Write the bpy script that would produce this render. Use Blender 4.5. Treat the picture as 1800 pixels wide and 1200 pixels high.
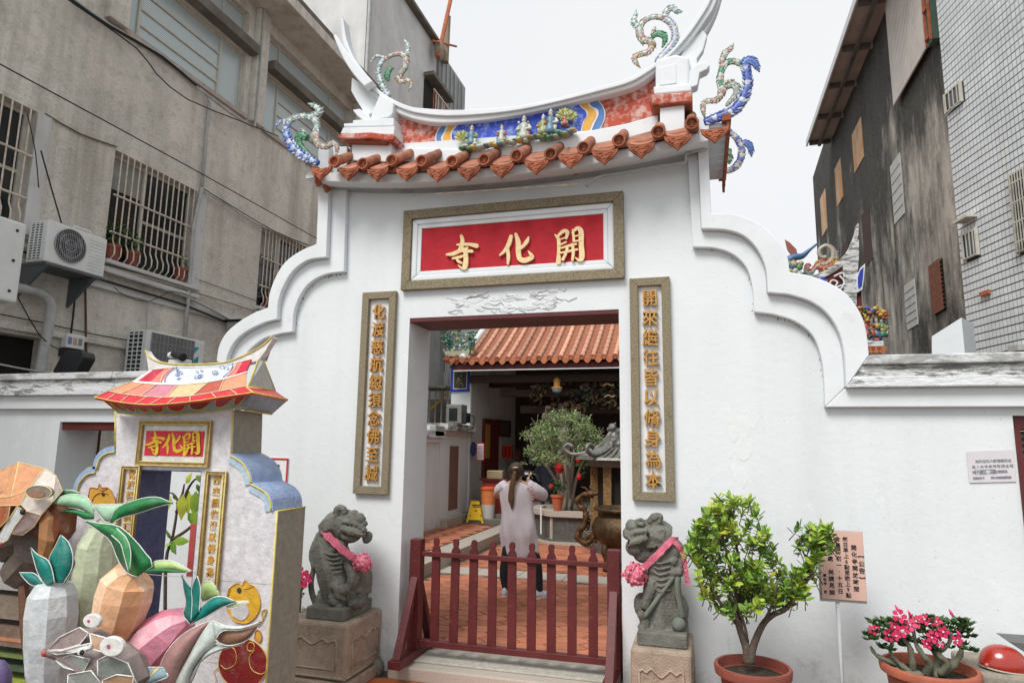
import bpy, bmesh, math, random
from math import sin, cos, pi, radians, sqrt, atan2, hypot
from mathutils import Vector, Matrix, noise
random.seed(7)
for o in list(bpy.data.objects): bpy.data.objects.remove(o)
S = bpy.context.scene
C = bpy.data.collections.new('scene'); S.collection.children.link(C)

# ------------------------------------------------------------------ camera
CAM = Vector((0.0, -5.0, 1.75)); FPX = 1158.0
YAW, PIT, ROL = radians(16.08), radians(8.95), radians(0.79)
_f = Vector((-sin(YAW)*cos(PIT), cos(YAW)*cos(PIT), sin(PIT)))
_r = Vector((cos(YAW), sin(YAW), 0)); _u = _r.cross(_f)
_r2 = _r*cos(ROL)+_u*sin(ROL); _u2 = -_r*sin(ROL)+_u*cos(ROL)
cam = bpy.data.objects.new('camera', bpy.data.cameras.new('camera')); S.collection.objects.link(cam)
cam.matrix_world = Matrix(((_r2.x, _u2.x, -_f.x, CAM.x), (_r2.y, _u2.y, -_f.y, CAM.y), (_r2.z, _u2.z, -_f.z, CAM.z), (0, 0, 0, 1)))
cam.data.sensor_width = 36; cam.data.lens = FPX/1800*36; cam.data.clip_start = .05; cam.data.clip_end = 2000
S.camera = cam

# ------------------------------------------------------------------ overcast daylight
W = bpy.data.worlds.new('World'); S.world = W; W.use_nodes = True
nt = W.node_tree; nt.nodes.clear()
sky = nt.nodes.new('ShaderNodeTexSky'); sky.sky_type = 'NISHITA'; sky.sun_disc = False
SUN_EL, SUN_AZ = radians(52), radians(200)      # azimuth clockwise from +Y: sun behind the photographer
sky.sun_elevation = SUN_EL; sky.sun_rotation = SUN_AZ
sky.air_density = 1.0; sky.dust_density = 3.0
bgk = nt.nodes.new('ShaderNodeBackground'); bgk.inputs[1].default_value = 0.05
nt.links.new(sky.outputs[0], bgk.inputs[0])
cloud = nt.nodes.new('ShaderNodeBackground')     # the closed white cloud layer under it
tc = nt.nodes.new('ShaderNodeTexCoord'); no = nt.nodes.new('ShaderNodeTexNoise'); no.inputs['Scale'].default_value = 1.3
rp = nt.nodes.new('ShaderNodeValToRGB'); rp.color_ramp.elements[0].color = (.80, .82, .84, 1); rp.color_ramp.elements[1].color = (.9, .91, .92, 1)
nt.links.new(tc.outputs['Generated'], no.inputs['Vector']); nt.links.new(no.outputs['Fac'], rp.inputs[0])
nt.links.new(rp.outputs[0], cloud.inputs[0]); cloud.inputs[1].default_value = 0.76
mx = nt.nodes.new('ShaderNodeMixShader'); mx.inputs[0].default_value = .93
nt.links.new(bgk.outputs[0], mx.inputs[1]); nt.links.new(cloud.outputs[0], mx.inputs[2])
wo = nt.nodes.new('ShaderNodeOutputWorld'); nt.links.new(mx.outputs[0], wo.inputs[0])
sl = bpy.data.lights.new('sun', 'SUN'); sl.energy = 2.1; sl.angle = radians(25); sl.color = (1, .97, .93)
so = bpy.data.objects.new('sun', sl); S.collection.objects.link(so)
_d = Vector((sin(SUN_AZ)*cos(SUN_EL), cos(SUN_AZ)*cos(SUN_EL), sin(SUN_EL)))
so.rotation_euler = _d.to_track_quat('Z', 'Y').to_euler(); so.location = _d*50
S.view_settings.view_transform = 'Standard'; S.view_settings.look = 'None'
S.view_settings.gamma = 1; S.view_settings.exposure = 0.55; S.view_settings.use_curve_mapping = False

# ------------------------------------------------------------------ where a sight line meets a real plane of the place
def _ray(px, py): return _r2*((px-900)/FPX) - _u2*((py-600)/FPX) + _f
def at(px, py, Y):
    r = _ray(px, py); return CAM + r*((Y-CAM.y)/r.y)
def atX(px, py, X):
    r = _ray(px, py); return CAM + r*((X-CAM.x)/r.x)
def atZ(px, py, Z):
    r = _ray(px, py); return CAM + r*((Z-CAM.z)/r.z)
def path(pts, Y): return [at(x, y, Y) for x, y in pts]

# ------------------------------------------------------------------ meshes
def smoothline(P, n=4):
    P = [Vector(p) for p in P]
    if len(P) < 3: return P
    out = []
    for i in range(len(P)-1):
        a = P[i-1] if i else P[0]*2-P[1]; b = P[i]; c = P[i+1]; d = P[i+2] if i+2 < len(P) else P[-1]*2-P[-2]
        for k in range(n):
            t = k/n
            out.append(.5*((2*b)+(c-a)*t+(2*a-5*b+4*c-d)*t*t+(3*b-a-3*c+d)*t**3))
    out.append(P[-1]); return out

class MB:
    def __init__(s): s.v = []; s.f = []; s.m = []; s.c = []; s.col = (1, 1, 1); s.mi = 0; s.sm = []; s.smooth = False
    def face(s, idx):
        s.f.append(tuple(idx)); s.m.append(s.mi); s.c.append(s.col); s.sm.append(s.smooth)
    def add(s, vs, fs):
        b = len(s.v); s.v += [Vector(v) for v in vs]
        for f in fs: s.face([b+i for i in f])
        return s
    def box(s, x0, x1, y0, y1, z0, z1):
        if x0 > x1: x0, x1 = x1, x0
        if y0 > y1: y0, y1 = y1, y0
        if z0 > z1: z0, z1 = z1, z0
        return s.add([(x0,y0,z0),(x1,y0,z0),(x1,y1,z0),(x0,y1,z0),(x0,y0,z1),(x1,y0,z1),(x1,y1,z1),(x0,y1,z1)],
                     [(0,3,2,1),(4,5,6,7),(0,1,5,4),(1,2,6,5),(2,3,7,6),(3,0,4,7)])
    def obox(s, c, u, v, w):        # box from centre and three half vectors
        c, u, v, w = map(Vector, (c, u, v, w))
        vs = [c+a*u+b*v+d*w for d in (-1, 1) for a, b in ((-1,-1),(1,-1),(1,1),(-1,1))]
        return s.add(vs, [(0,3,2,1),(4,5,6,7),(0,1,5,4),(1,2,6,5),(2,3,7,6),(3,0,4,7)])
    def prism(s, P, d):             # polygon (3-D points) swept by vector d
        P = [Vector(p) for p in P]; d = Vector(d); n = len(P); b = len(s.v)
        s.v += P+[p+d for p in P]
        s.face([b+i for i in range(n)][::-1]); s.face([b+n+i for i in range(n)])
        for i in range(n): s.face([b+i, b+(i+1) % n, b+n+(i+1) % n, b+n+i])
        return s
    def strip(s, A, B, d):          # solid band between two polylines of equal length, swept by d
        d = Vector(d); n = len(A); b = len(s.v)
        s.v += [Vector(p) for p in A]+[Vector(p) for p in B]+[Vector(p)+d for p in A]+[Vector(p)+d for p in B]
        for i in range(n-1):
            s.face([b+i, b+i+1, b+n+i+1, b+n+i]); s.face([b+2*n+i, b+3*n+i, b+3*n+i+1, b+2*n+i+1])
            s.face([b+i, b+2*n+i, b+2*n+i+1, b+i+1]); s.face([b+n+i, b+n+i+1, b+3*n+i+1, b+3*n+i])
        s.face([b, b+n, b+3*n, b+2*n]); s.face([b+n-1, b+3*n-1, b+4*n-1, b+2*n-1])
        return s
    def tube(s, P, r, n=8, flat=1.0, cap=True, cols=None):
        P = [Vector(p) for p in P]; k = len(P); R = r if hasattr(r, '__len__') else [r]*k
        b = len(s.v); up = None
        for i, p in enumerate(P):
            t = (P[min(i+1, k-1)]-P[max(i-1, 0)])
            t = t.normalized() if t.length > 1e-9 else Vector((0, 0, 1))
            if up is None: up = Vector((0, 1, 0)) if abs(t.y) < .9 else Vector((1, 0, 0))
            a = (up-t*up.dot(t)).normalized(); c = t.cross(a); up = a
            for j in range(n):
                q = 2*pi*j/n; s.v.append(p+(a*cos(q)*flat+c*sin(q))*R[i])
        for i in range(k-1):
            if cols: s.col = cols[i]
            for j in range(n): s.face([b+i*n+j, b+i*n+(j+1) % n, b+(i+1)*n+(j+1) % n, b+(i+1)*n+j])
        if cap: s.face([b+j for j in range(n)][::-1]); s.face([b+(k-1)*n+j for j in range(n)])
        return s
    def ball(s, c, r, n=8, m=6, rot=None):
        c = Vector(c); r = Vector(r) if hasattr(r, '__len__') else Vector((r, r, r)); b = len(s.v)
        def T(v):
            v = Vector((v[0]*r.x, v[1]*r.y, v[2]*r.z)); return c+(rot @ v if rot else v)
        s.v.append(T((0, 0, -1)))
        for i in range(1, m):
            a = -pi/2+pi*i/m
            for j in range(n): s.v.append(T((cos(a)*cos(2*pi*j/n), cos(a)*sin(2*pi*j/n), sin(a))))
        s.v.append(T((0, 0, 1))); e = len(s.v)-1
        for j in range(n):
            s.face([b, b+1+(j+1) % n, b+1+j]); s.face([e, e-n+j, e-n+(j+1) % n])
        for i in range(m-2):
            for j in range(n):
                o = b+1+i*n; s.face([o+j, o+(j+1) % n, o+n+(j+1) % n, o+n+j])
        return s
    def lathe(s, c, prof, n=16, sq=0, caps=True):   # profile [(r, z)] about a vertical axis
        c = Vector(c); b = len(s.v)
        for r, z in prof:
            for j in range(n):
                q = 2*pi*(j+sq)/n; s.v.append(c+Vector((r*cos(q), r*sin(q), z)))
        for i in range(len(prof)-1):
            for j in range(n): s.face([b+i*n+j, b+i*n+(j+1) % n, b+(i+1)*n+(j+1) % n, b+(i+1)*n+j])
        if caps: s.face([b+j for j in range(n)][::-1]); s.face([b+(len(prof)-1)*n+j for j in range(n)])
        return s
    def loft(s, rings, cap=True):
        n = len(rings[0]); b = len(s.v)
        for R in rings: s.v += [Vector(p) for p in R]
        for i in range(len(rings)-1):
            for j in range(n): s.face([b+i*n+j, b+i*n+(j+1) % n, b+(i+1)*n+(j+1) % n, b+(i+1)*n+j])
        if cap: s.face([b+j for j in range(n)][::-1]); s.face([b+(len(rings)-1)*n+j for j in range(n)])
        return s
    def mesh(s, name, mats, smooth=None, org=None):
        me = bpy.data.meshes.new(name)
        vs = s.v if org is None else [v-org for v in s.v]
        me.from_pydata([tuple(v) for v in vs], [], s.f)
        for m in mats: me.materials.append(m)
        me.polygons.foreach_set('material_index', s.m)
        me.polygons.foreach_set('use_smooth', [bool(x) for x in s.sm] if smooth is None else [smooth]*len(s.f))
        if any(c != (1, 1, 1) for c in s.c):
            at_ = me.color_attributes.new('Col', 'FLOAT_COLOR', 'CORNER'); d = []
            for f, c in zip(s.f, s.c): d += [c[0], c[1], c[2], 1.0]*len(f)
            at_.data.foreach_set('color', d)
        me.validate(); me.update(); return me
    def build(s, name, mat, parent=None, smooth=None, bevel=0, label=None, kind=None, autos=None):
        if not isinstance(mat, (list, tuple)): mat = [mat]
        me = s.mesh(name, mat, smooth)
        o = bpy.data.objects.new(name, me); C.objects.link(o)
        if parent is not None:
            o.parent = parent; o.matrix_parent_inverse = Matrix.Translation(-parent.location) if parent.type == 'EMPTY' else Matrix.Identity(4)
        if label: o['label'] = label
        if kind: o['kind'] = kind
        if bevel:
            b = o.modifiers.new('bevel', 'BEVEL'); b.width = bevel; b.segments = 2; b.limit_method = 'ANGLE'; b.angle_limit = radians(35)
        if autos is not None and me.polygons:
            me.polygons.foreach_set('use_smooth', [True]*len(me.polygons)); me.set_sharp_from_angle(angle=radians(autos))
        return o

def thing(name, label, cat, loc=(0, 0, 0), group=None):
    o = bpy.data.objects.new(name, None); o.empty_display_size = .1; C.objects.link(o); o.location = loc
    o['label'] = label; o['category'] = cat
    if group: o['group'] = group
    return o
def tag(o, label, cat, group=None, kind=None):
    if label: o['label'] = label
    if cat: o['category'] = cat
    if group: o['group'] = group
    if kind: o['kind'] = kind
    return o
def shared(name, me, parent, loc=(0, 0, 0), rot=(0, 0, 0), sc=(1, 1, 1)):   # a part sharing its mesh; loc in world space
    o = bpy.data.objects.new(name, me); C.objects.link(o)
    o.location = loc; o.rotation_euler = rot; o.scale = sc
    if parent is not None:
        o.parent = parent
        if parent.type == 'EMPTY': o.matrix_parent_inverse = Matrix.Translation(-parent.location)
    return o
def baked(o):                          # apply modifiers
    bpy.context.view_layer.update()
    dg = bpy.context.evaluated_depsgraph_get()
    me = bpy.data.meshes.new_from_object(o.evaluated_get(dg)); o.modifiers.clear(); o.data = me; return o
def remesh(o, vox, smooth=2, disp=None):
    m = o.modifiers.new('r', 'REMESH'); m.mode = 'VOXEL'; m.voxel_size = vox; m.use_smooth_shade = True
    if smooth: s_ = o.modifiers.new('s', 'SMOOTH'); s_.iterations = smooth; s_.factor = .5
    mats = list(o.data.materials); baked(o)
    if not len(o.data.materials):
        for q in mats: o.data.materials.append(q)
    if disp:
        a, sc = disp
        vs = o.data.vertices; nr = [v.normal.copy() for v in vs]; co = []
        for v, q in zip(vs, nr):
            p = v.co.copy(); n_ = noise.noise(p*sc)+.5*noise.noise(p*sc*2.3); p += q*n_*a; co += [p.x, p.y, p.z]
        vs.foreach_set('co', co); o.data.update()
    o.data.polygons.foreach_set('use_smooth', [True]*len(o.data.polygons)); return o

# ------------------------------------------------------------------ materials
_M = {}
def mat(name, col, rough=.7, var=.15, scale=6, bump=.15, bscale=60, metal=0, dirt=None, dirtcol=(.05,.05,.045), streak=None, attr=False, spec=.3,
        dscale=3, rings=None, wear=False, grit=0, zstain=None, stretch=(1, 1, 1), sheen=0, bdist=.01, obj_rand=0, trans=0, detail=6, dlo=.55, dhi=.7, coat=0):
    if name in _M: return _M[name]
    m = bpy.data.materials.new(name); m.use_nodes = True; t = m.node_tree; N = t.nodes; L = t.links
    b = N['Principled BSDF']; b.inputs['Roughness'].default_value = rough; b.inputs['Metallic'].default_value = metal
    b.inputs['Specular IOR Level'].default_value = spec
    if coat: b.inputs['Coat Weight'].default_value = coat; b.inputs['Coat Roughness'].default_value = .15
    geo = N.new('ShaderNodeNewGeometry'); mp = N.new('ShaderNodeMapping'); mp.inputs['Scale'].default_value = stretch
    L.new(geo.outputs['Position'], mp.inputs[0]); P = mp.outputs[0]
    def noise_(sc, det=detail, ro=.6, vec=P):
        n = N.new('ShaderNodeTexNoise'); n.inputs['Scale'].default_value = sc; n.inputs['Detail'].default_value = det; n.inputs['Roughness'].default_value = ro
        L.new(vec, n.inputs['Vector']); return n.outputs['Fac']
    def rng(src, a, b_, lo, hi):
        r = N.new('ShaderNodeMapRange'); r.inputs[1].default_value = a; r.inputs[2].default_value = b_; r.inputs[3].default_value = lo; r.inputs[4].default_value = hi
        L.new(src, r.inputs[0]); return r.outputs[0]
    def mix(f, a, c, mode='MIX'):
        x = N.new('ShaderNodeMix'); x.data_type = 'RGBA'; x.blend_type = mode
        for val, i in ((f, 0), (a, 6), (c, 7)):
            if isinstance(val, bpy.types.NodeSocket): L.new(val, x.inputs[i])
            elif i == 0: x.inputs[0].default_value = val
            else: x.inputs[i].default_value = (*val, 1)
        return x.outputs[2]
    if attr:
        a = N.new('ShaderNodeAttribute'); a.attribute_name = 'Col'; base = a.outputs['Color']
    else:
        r = N.new('ShaderNodeRGB'); r.outputs[0].default_value = (*col, 1); base = r.outputs[0]
    if isinstance(var, tuple):      # two-colour variation
        base = mix(rng(noise_(scale), .35, .65, 0, 1), base, var)
    elif var:
        k = rng(noise_(scale), .3, .7, 1-var, 1+var); g = N.new('ShaderNodeCombineColor')
        for i in range(3): L.new(k, g.inputs[i])
        base = mix(1.0, base, g.outputs[0], 'MULTIPLY')
    if obj_rand:
        oi = N.new('ShaderNodeObjectInfo'); k = rng(oi.outputs['Random'], 0, 1, 1-obj_rand, 1+obj_rand); g = N.new('ShaderNodeCombineColor')
        for i in range(3): L.new(k, g.inputs[i])
        base = mix(1.0, base, g.outputs[0], 'MULTIPLY')
    if streak:                      # vertical run marks
        amt, ssc = streak; mp2 = N.new('ShaderNodeMapping'); mp2.inputs['Scale'].default_value = (ssc, ssc, ssc*.06)
        L.new(geo.outputs['Position'], mp2.inputs[0]); s_ = noise_(1.0, 5, .65, mp2.outputs[0]); s2 = noise_(.45, 3, .5)
        mu = N.new('ShaderNodeMath'); mu.operation = 'MULTIPLY'; L.new(rng(s_, .45, .68, 0, amt), mu.inputs[0]); L.new(rng(s2, .35, .6, .2, 1), mu.inputs[1])
        base = mix(mu.outputs[0], base, dirtcol)
    if dirt:
        base = mix(rng(noise_(dscale, 10, .75), dlo, dhi, 0, dirt), base, dirtcol)
    if zstain:                      # soot and mould, heaviest on the weather side near the top
        sx = N.new('ShaderNodeSeparateXYZ'); L.new(geo.outputs['Position'], sx.inputs[0])
        g1_ = rng(sx.outputs[2], zstain[0], zstain[1], -.30, .22); ad = N.new('ShaderNodeMath'); ad.operation = 'ADD'
        mp3 = N.new('ShaderNodeMapping'); mp3.inputs['Scale'].default_value = (.5, .5, .22); L.new(geo.outputs['Position'], mp3.inputs[0])
        L.new(noise_(1.3, 9, .7, mp3.outputs[0]), ad.inputs[0]); L.new(g1_, ad.inputs[1])
        base = mix(rng(ad.outputs[0], .44, .60, 0, .93), base, dirtcol)
    if grit:                        # fine dark pitting
        base = mix(rng(noise_(26, 4, .7), .52, .66, 0, grit), base, tuple(c*.45 for c in col))
    if wear:                        # scuffed, paler repaired patches and splash dirt near the ground
        sx = N.new('ShaderNodeSeparateXYZ'); L.new(geo.outputs['Position'], sx.inputs[0])
        lo_ = rng(sx.outputs[2], 0.0, .75, .17, -.12); ad = N.new('ShaderNodeMath'); ad.operation = 'ADD'; L.new(noise_(5, 8, .75), ad.inputs[0]); L.new(lo_, ad.inputs[1])
        base = mix(rng(ad.outputs[0], .55, .72, 0, .55), base, (.36,.37,.35))
        base = mix(rng(noise_(1.9, 9, .8), .60, .63, 0, .5), base, (.84,.85,.84))
        base = mix(rng(noise_(60, 2, .5), .70, .74, 0, .5), base, (.3,.3,.3))
    L.new(base, b.inputs['Base Color'])
    if bump:
        bp = N.new('ShaderNodeBump'); bp.inputs['Strength'].default_value = bump; bp.inputs['Distance'].default_value = bdist
        L.new(noise_(bscale, 6, .6), bp.inputs['Height']); L.new(bp.outputs[0], b.inputs['Normal'])
    if trans: b.inputs['Transmission Weight'].default_value = trans
    _M[name] = m; return m

WHITE = mat('white_limewash', (.745, .785, .805), .85, .04, 1.2, .25, 18, dirt=.30, dirtcol=(.50,.52,.52), dscale=2.2, dlo=.57, dhi=.72, streak=(.26, 2.2), wear=True)
WTRIM = mat('white_trim_paint', (.74, .775, .80), .8, .05, 3, .12, 40, dirt=.25, dirtcol=(.4,.42,.42), dscale=5, dlo=.58, dhi=.7)
PEEL = mat('peeling_white_plaster', (.74, .77, .785), .9, .06, 4, .8, 22, dirt=.85, dirtcol=(.16,.16,.16), dscale=8, dlo=.56, dhi=.61, bdist=.02, stretch=(.5,.5,1.8))
COPE = mat('weathered_coping', (.74, .76, .76), .9, .08, 6, .9, 30, dirt=.92, dirtcol=(.17,.175,.17), dscale=7, dlo=.46, dhi=.55, bdist=.02, stretch=(.45,.45,1.9))
COPE2 = mat('weathered_coping_top', (.72, .74, .74), .9, .08, 6, .6, 30, dirt=.75, dirtcol=(.22,.225,.22), dscale=6, dlo=.47, dhi=.58, bdist=.015, stretch=(.5,.5,1.4))
CONC = mat('old_grey_render', (.70, .665, .595), .95, .16, 1.1, .9, 20, dirt=.42, dirtcol=(.33,.30,.255), dscale=5.5, dlo=.50, dhi=.64, streak=(.72, 2.2), bdist=.03, grit=.35)
CONC2 = mat('pale_grey_render', (.60, .60, .59), .95, .12, 1.1, .3, 14, dirt=.3, dirtcol=(.2,.2,.19), dscale=1.6, streak=(.4, 1.6))
CONCD = mat('damp_concrete', (.17, .155, .13), .95, .3, 2.5, .5, 18, dirt=.5, dirtcol=(.07,.065,.055), dscale=3)
BLACKC = mat('blackened_render', (.50, .47, .41), .95, .25, .8, .5, 14, dirt=.95, dirtcol=(.035,.035,.033), dscale=.55, dlo=.44, dhi=.60, streak=(.92, 2.6), bdist=.03, stretch=(1, 1, .55), zstain=(2.5, 11.0), grit=.4)
GRAN = mat('granite_frame', (.20, .165, .10), .9, (.36, .31, .22), 90, .9, 140, bdist=.01, dirt=.35, dirtcol=(.07,.06,.045), dscale=6)
STONE = mat('lion_stone', (.175, .175, .15), .8, .3, 8, 1.0, 70, dirt=.75, dirtcol=(.045,.045,.04), dscale=7)
PEDS = mat('pedestal_stone', (.44, .34, .265), .9, (.33, .265, .21), 14, .9, 90, dirt=.6, dirtcol=(.12,.09,.07), dscale=4)
STEPS = mat('step_granite', (.50, .46, .40), .9, (.40, .35, .30), 120, .3, 140, dirt=.3, dirtcol=(.25,.24,.2), dscale=5)
MAROON = mat('maroon_paint', (.11, .020, .021), .5, .2, 6, .2, 60, dirt=.4, dirtcol=(.26,.12,.10), dscale=26, dlo=.58, dhi=.66, spec=.4)
REDP = mat('plaque_red', (.47, .018, .03), .7, .15, 12, .2, 60, dirt=.3, dirtcol=(.3,.02,.03), dscale=10)
GOLD = mat('gold_leaf', (.84, .64, .34), .45, .14, 30, .15, 60, metal=.15, spec=.5)
GOLDD = mat('dull_gold_leaf', (.52, .27, .065), .45, .25, 40, .2, 60, metal=.15, spec=.5)
BRICKR = mat('faded_red_wall', (.44, .085, .05), .9, .25, 5, .3, 60, dirt=.85, dirtcol=(.68,.50,.45), dscale=13, dlo=.47, dhi=.60)
TERRA = mat('terracotta', (.37, .16, .10), .85, .28, 14, .4, 70, dirt=.65, dirtcol=(.13,.08,.055), dscale=15, obj_rand=.26)
TERRAD = mat('carved_terracotta', (.33, .105, .055), .8, .25, 20, .9, 55, dirt=.5, dirtcol=(.08,.03,.02), dscale=25, bdist=.015, obj_rand=.26)
CHIMU = mat('ceramic_cut_glaze', (1, 1, 1), .35, .22, 40, .5, 90, attr=True, spec=.5, dirt=.35, dirtcol=(.10,.10,.09), dscale=24, bdist=.006)
PAINT = mat('painted_surface', (1, 1, 1), .65, .10, 18, .15, 60, attr=True)
SILK = mat('lantern_silk', (1, 1, 1), .5, .16, 22, .55, 26, attr=True, spec=.4, bdist=.012, dirt=.28, dirtcol=(.38,.36,.36), dscale=14, dlo=.5, dhi=.72)
TILEF = mat('courtyard_tile', (.46, .17, .095), .72, .24, 4, .2, 80, dirt=.45, dirtcol=(.17,.08,.055), dscale=3.5, obj_rand=.18, spec=.4)
MORT = mat('tile_mortar', (.13, .085, .065), .9, .2, 8)
CONCG = mat('ground_concrete', (.24, .235, .22), .95, .2, 2, .3, 40)
DARK = mat('dark_interior', (.02, .018, .016), .9, .2, 3)
DWOOD = mat('dark_carved_wood', (.055, .035, .025), .6, .4, 20, .6, 40, bdist=.02)
IRON = mat('cream_iron_bar', (.62, .54, .46), .6, .25, 15, .2, 60, dirt=.3, dirtcol=(.3,.15,.08), dscale=18)
WIRE = mat('black_cable', (.02, .02, .02), .6, 0, bump=0)
GPIPE = mat('grey_pipe', (.42, .43, .42), .6, .15, 8, .1, 60, dirt=.3, dscale=9)
GLASS = mat('window_glass', (.025, .03, .032), .12, .4, 1.2, 0, spec=.6)
ACW = mat('ac_casing', (.72, .74, .73), .5, .06, 6, .03, 60, dirt=.2, dirtcol=(.4,.37,.32), dscale=4)
BLK = mat('black_plastic', (.025, .027, .03), .5, .1, 8, 0)
LEAFA = mat('leaf_attr', (1, 1, 1), .5, .2, 12, 0, attr=True, spec=.35)
BARK = mat('bark', (.11, .085, .065), .9, .3, 20, .8, 60, bdist=.01)
POT = mat('clay_pot', (.25, .07, .05), .6, .15, 8, .15, 50, dirt=.3, dirtcol=(.14,.05,.035), dscale=9)
SOIL = mat('soil', (.05, .04, .028), .95, .5, 30, 1, 60, bdist=.02, dirt=.6, dirtcol=(.09,.13,.03), dscale=18)
SKIN = mat('skin', (.55, .33, .24), .55, .08, 20, .05)
PAPERW = mat('white_paper', (.78, .77, .78), .8, .05, 10, .05)
INK = mat('ink', (.03, .03, .035), .8, 0, bump=0)
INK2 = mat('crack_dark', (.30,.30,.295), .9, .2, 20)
REDINK = mat('red_print', (.55, .03, .04), .7, .05, bump=0)

# ------------------------------------------------------------------ lettering
_G = {}
def glyph_mesh(ch, size, depth, m, off=0.0, res=2):
    key = (ch, round(size, 4), depth, m.name, off)
    if key in _G: return _G[key]
    c = bpy.data.curves.new('lettering', 'FONT'); c.body = ch; c.size = size; c.extrude = depth; c.offset = off; c.resolution_u = res
    o = bpy.data.objects.new('tmp', c); C.objects.link(o); bpy.context.view_layer.update()
    me = bpy.data.meshes.new_from_object(o.evaluated_get(bpy.context.evaluated_depsgraph_get()))
    bpy.data.objects.remove(o)
    xs = [v.co.x for v in me.vertices] or [0]; ys = [v.co.y for v in me.vertices] or [0]
    cx, cy = (min(xs)+max(xs))/2, (min(ys)+max(ys))/2
    me.transform(Matrix.Translation((-cx, -cy, 0))); me.materials.clear(); me.materials.append(m); _G[key] = me
    return me
def glyph(ch, pos, size, depth, m, parent, off=0.0, rot=(pi/2, 0, 0), sc=(1, 1, 1), name='character'):
    return shared(name, glyph_mesh(ch, size, depth, m, off), parent, pos, rot, sc)
# ================================================================== the temple gate
TH = .44
def rect(*pp, Y=0):
    P = [at(x, y, Y) for x, y in pp]; xs = sorted(p.x for p in P); zs = sorted(p.z for p in P); h = len(P)//2
    return sum(xs[:h])/h, sum(xs[h:])/h, sum(zs[:h])/h, sum(zs[h:])/h
DX0, DX1, DZ = -2.34, -.59, 2.795
Ls = [(571,262),(570,380),(568,435),(540,447),(513,467),(497,493),(487,520),(484,545),(463,552),(437,567),(413,587),(400,610),(395,637)]
L1 = [(590,262),(588,380),(585,458),(553,463),(527,482),(511,508),(502,535),(500,565),(480,570),(450,584),(428,602),(415,625),(411,645)]
L2 = [(616,262),(613,380),(610,480),(577,485),(550,500),(533,523),(523,550),(520,585),(498,588),(470,597),(447,615),(433,636),(428,655)]
Rs = [(1243,215),(1246,300),(1250,383),(1290,385),(1330,400),(1360,425),(1380,455),(1385,485),(1417,490),(1450,502),(1483,523),(1507,557),(1517,590),(1521,628)]
R1 = [(1224,215),(1228,300),(1233,410),(1275,412),(1307,423),(1330,447),(1344,480),(1347,520),(1382,523),(1420,535),(1450,557),(1470,590),(1479,630),(1482,683)]
R2 = [(1203,215),(1210,300),(1218,438),(1258,440),(1290,452),(1312,475),(1322,510),(1325,551),(1358,555),(1395,567),(1425,590),(1440,625),(1446,665),(1448,716)]
def crv(P, Y=0):                      # straight pillar, then each step its own arc (corners kept sharp)
    n = len(P); out = [P[0], P[1]]
    def arc(q):
        q3 = smoothline([Vector((a, b, 0)) for a, b in q], 4); return [(v.x, v.y) for v in q3]
    out += arc(P[2:8])
    out += arc(P[8-1+0:] if False else P[7:])[1:]
    return out
def arcs(P):
    a = smoothline([Vector((x, y, 0)) for x, y in P[2:8]], 4); b = smoothline([Vector((x, y, 0)) for x, y in P[8:]], 4)
    return [P[0], P[1]]+[(v.x, v.y) for v in a]+[(v.x, v.y) for v in b]
ls, l1, l2, rs, r1, r2 = [[at(x, y, 0) for x, y in arcs(P)] for P in (Ls, L1, L2, Rs, R1, R2)]
XL, XR = ls[-1].x, rs[-1].x
gate = thing('temple_gate', 'white temple gate with stepped curved shoulders, tiled roof and red name plaque over the doorway', 'gate', ((DX0+DX1)/2, 0, 0))
mb = MB()
poly = [Vector((XL, 0, 0))]+ls[::-1]+rs+[Vector((XR, 0, 0)), Vector((DX1, 0, 0)), Vector((DX1, 0, DZ)), Vector((DX0, 0, DZ)), Vector((DX0, 0, 0))]
poly[0] = Vector((XL, 0, 0)); mb.prism(poly, (0, TH, 0))
mb.build('wall', WHITE, gate)
P4 = Vector((0, -.055, 0)); P8 = Vector((0, -.105, 0))
def off(A, y): return [Vector((p.x, y, p.z)) for p in A]
for A, B, nm, y, d in ((ls, l1, 'outer_moulding', -.11, .108), (l1, l2, 'inner_moulding', -.055, .053), (rs, r1, 'outer_moulding', -.11, .108), (r1, r2, 'inner_moulding', -.055, .053)):
    MB().strip(off(A, y), off(B, y), (0, d, 0)).build(nm, WTRIM, gate, bevel=.008)
# cornice under the eaves, its lime coming off
zc = at(613, 337, 0).z
def eave_z(x):                        # sagging eave line, from the tile caps
    t = (x+1.45)/1.5; return 3.965+.085*t*t+.035*max(0, abs(t)-.6)
xa, xb = l2[0].x, r2[0].x
def band(z0f, z1f, y0, y1, nm, m, x0, x1, n=24):
    A = [Vector((x0+(x1-x0)*i/n, y0, z1f(x0+(x1-x0)*i/n))) for i in range(n+1)]; B = [Vector((p.x, y0, z0f(p.x))) for p in A]
    return MB().strip(A, B, (0, y1-y0, 0)).build(nm, m, gate, bevel=.006)
band(lambda x: zc, lambda x: zc+.09, -.06, -.002, 'cornice', WTRIM, xa+.002, xb-.002)
band(lambda x: zc+.09, lambda x: eave_z(x)-.10, -.13, -.002, 'cornice', PEEL, ls[0].x+.0, rs[0].x-.0)
band(lambda x: eave_z(x)-.10, lambda x: eave_z(x)-.02, -.25, -.002, 'cornice', WTRIM, ls[0].x+.0, rs[0].x-.0)
# lintel, dark red boards under it
MB().box(DX0+.002, DX1-.002, .004, TH-.004, DZ-.035, DZ-.002).build('lintel', MAROON, gate, bevel=.004)
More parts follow.
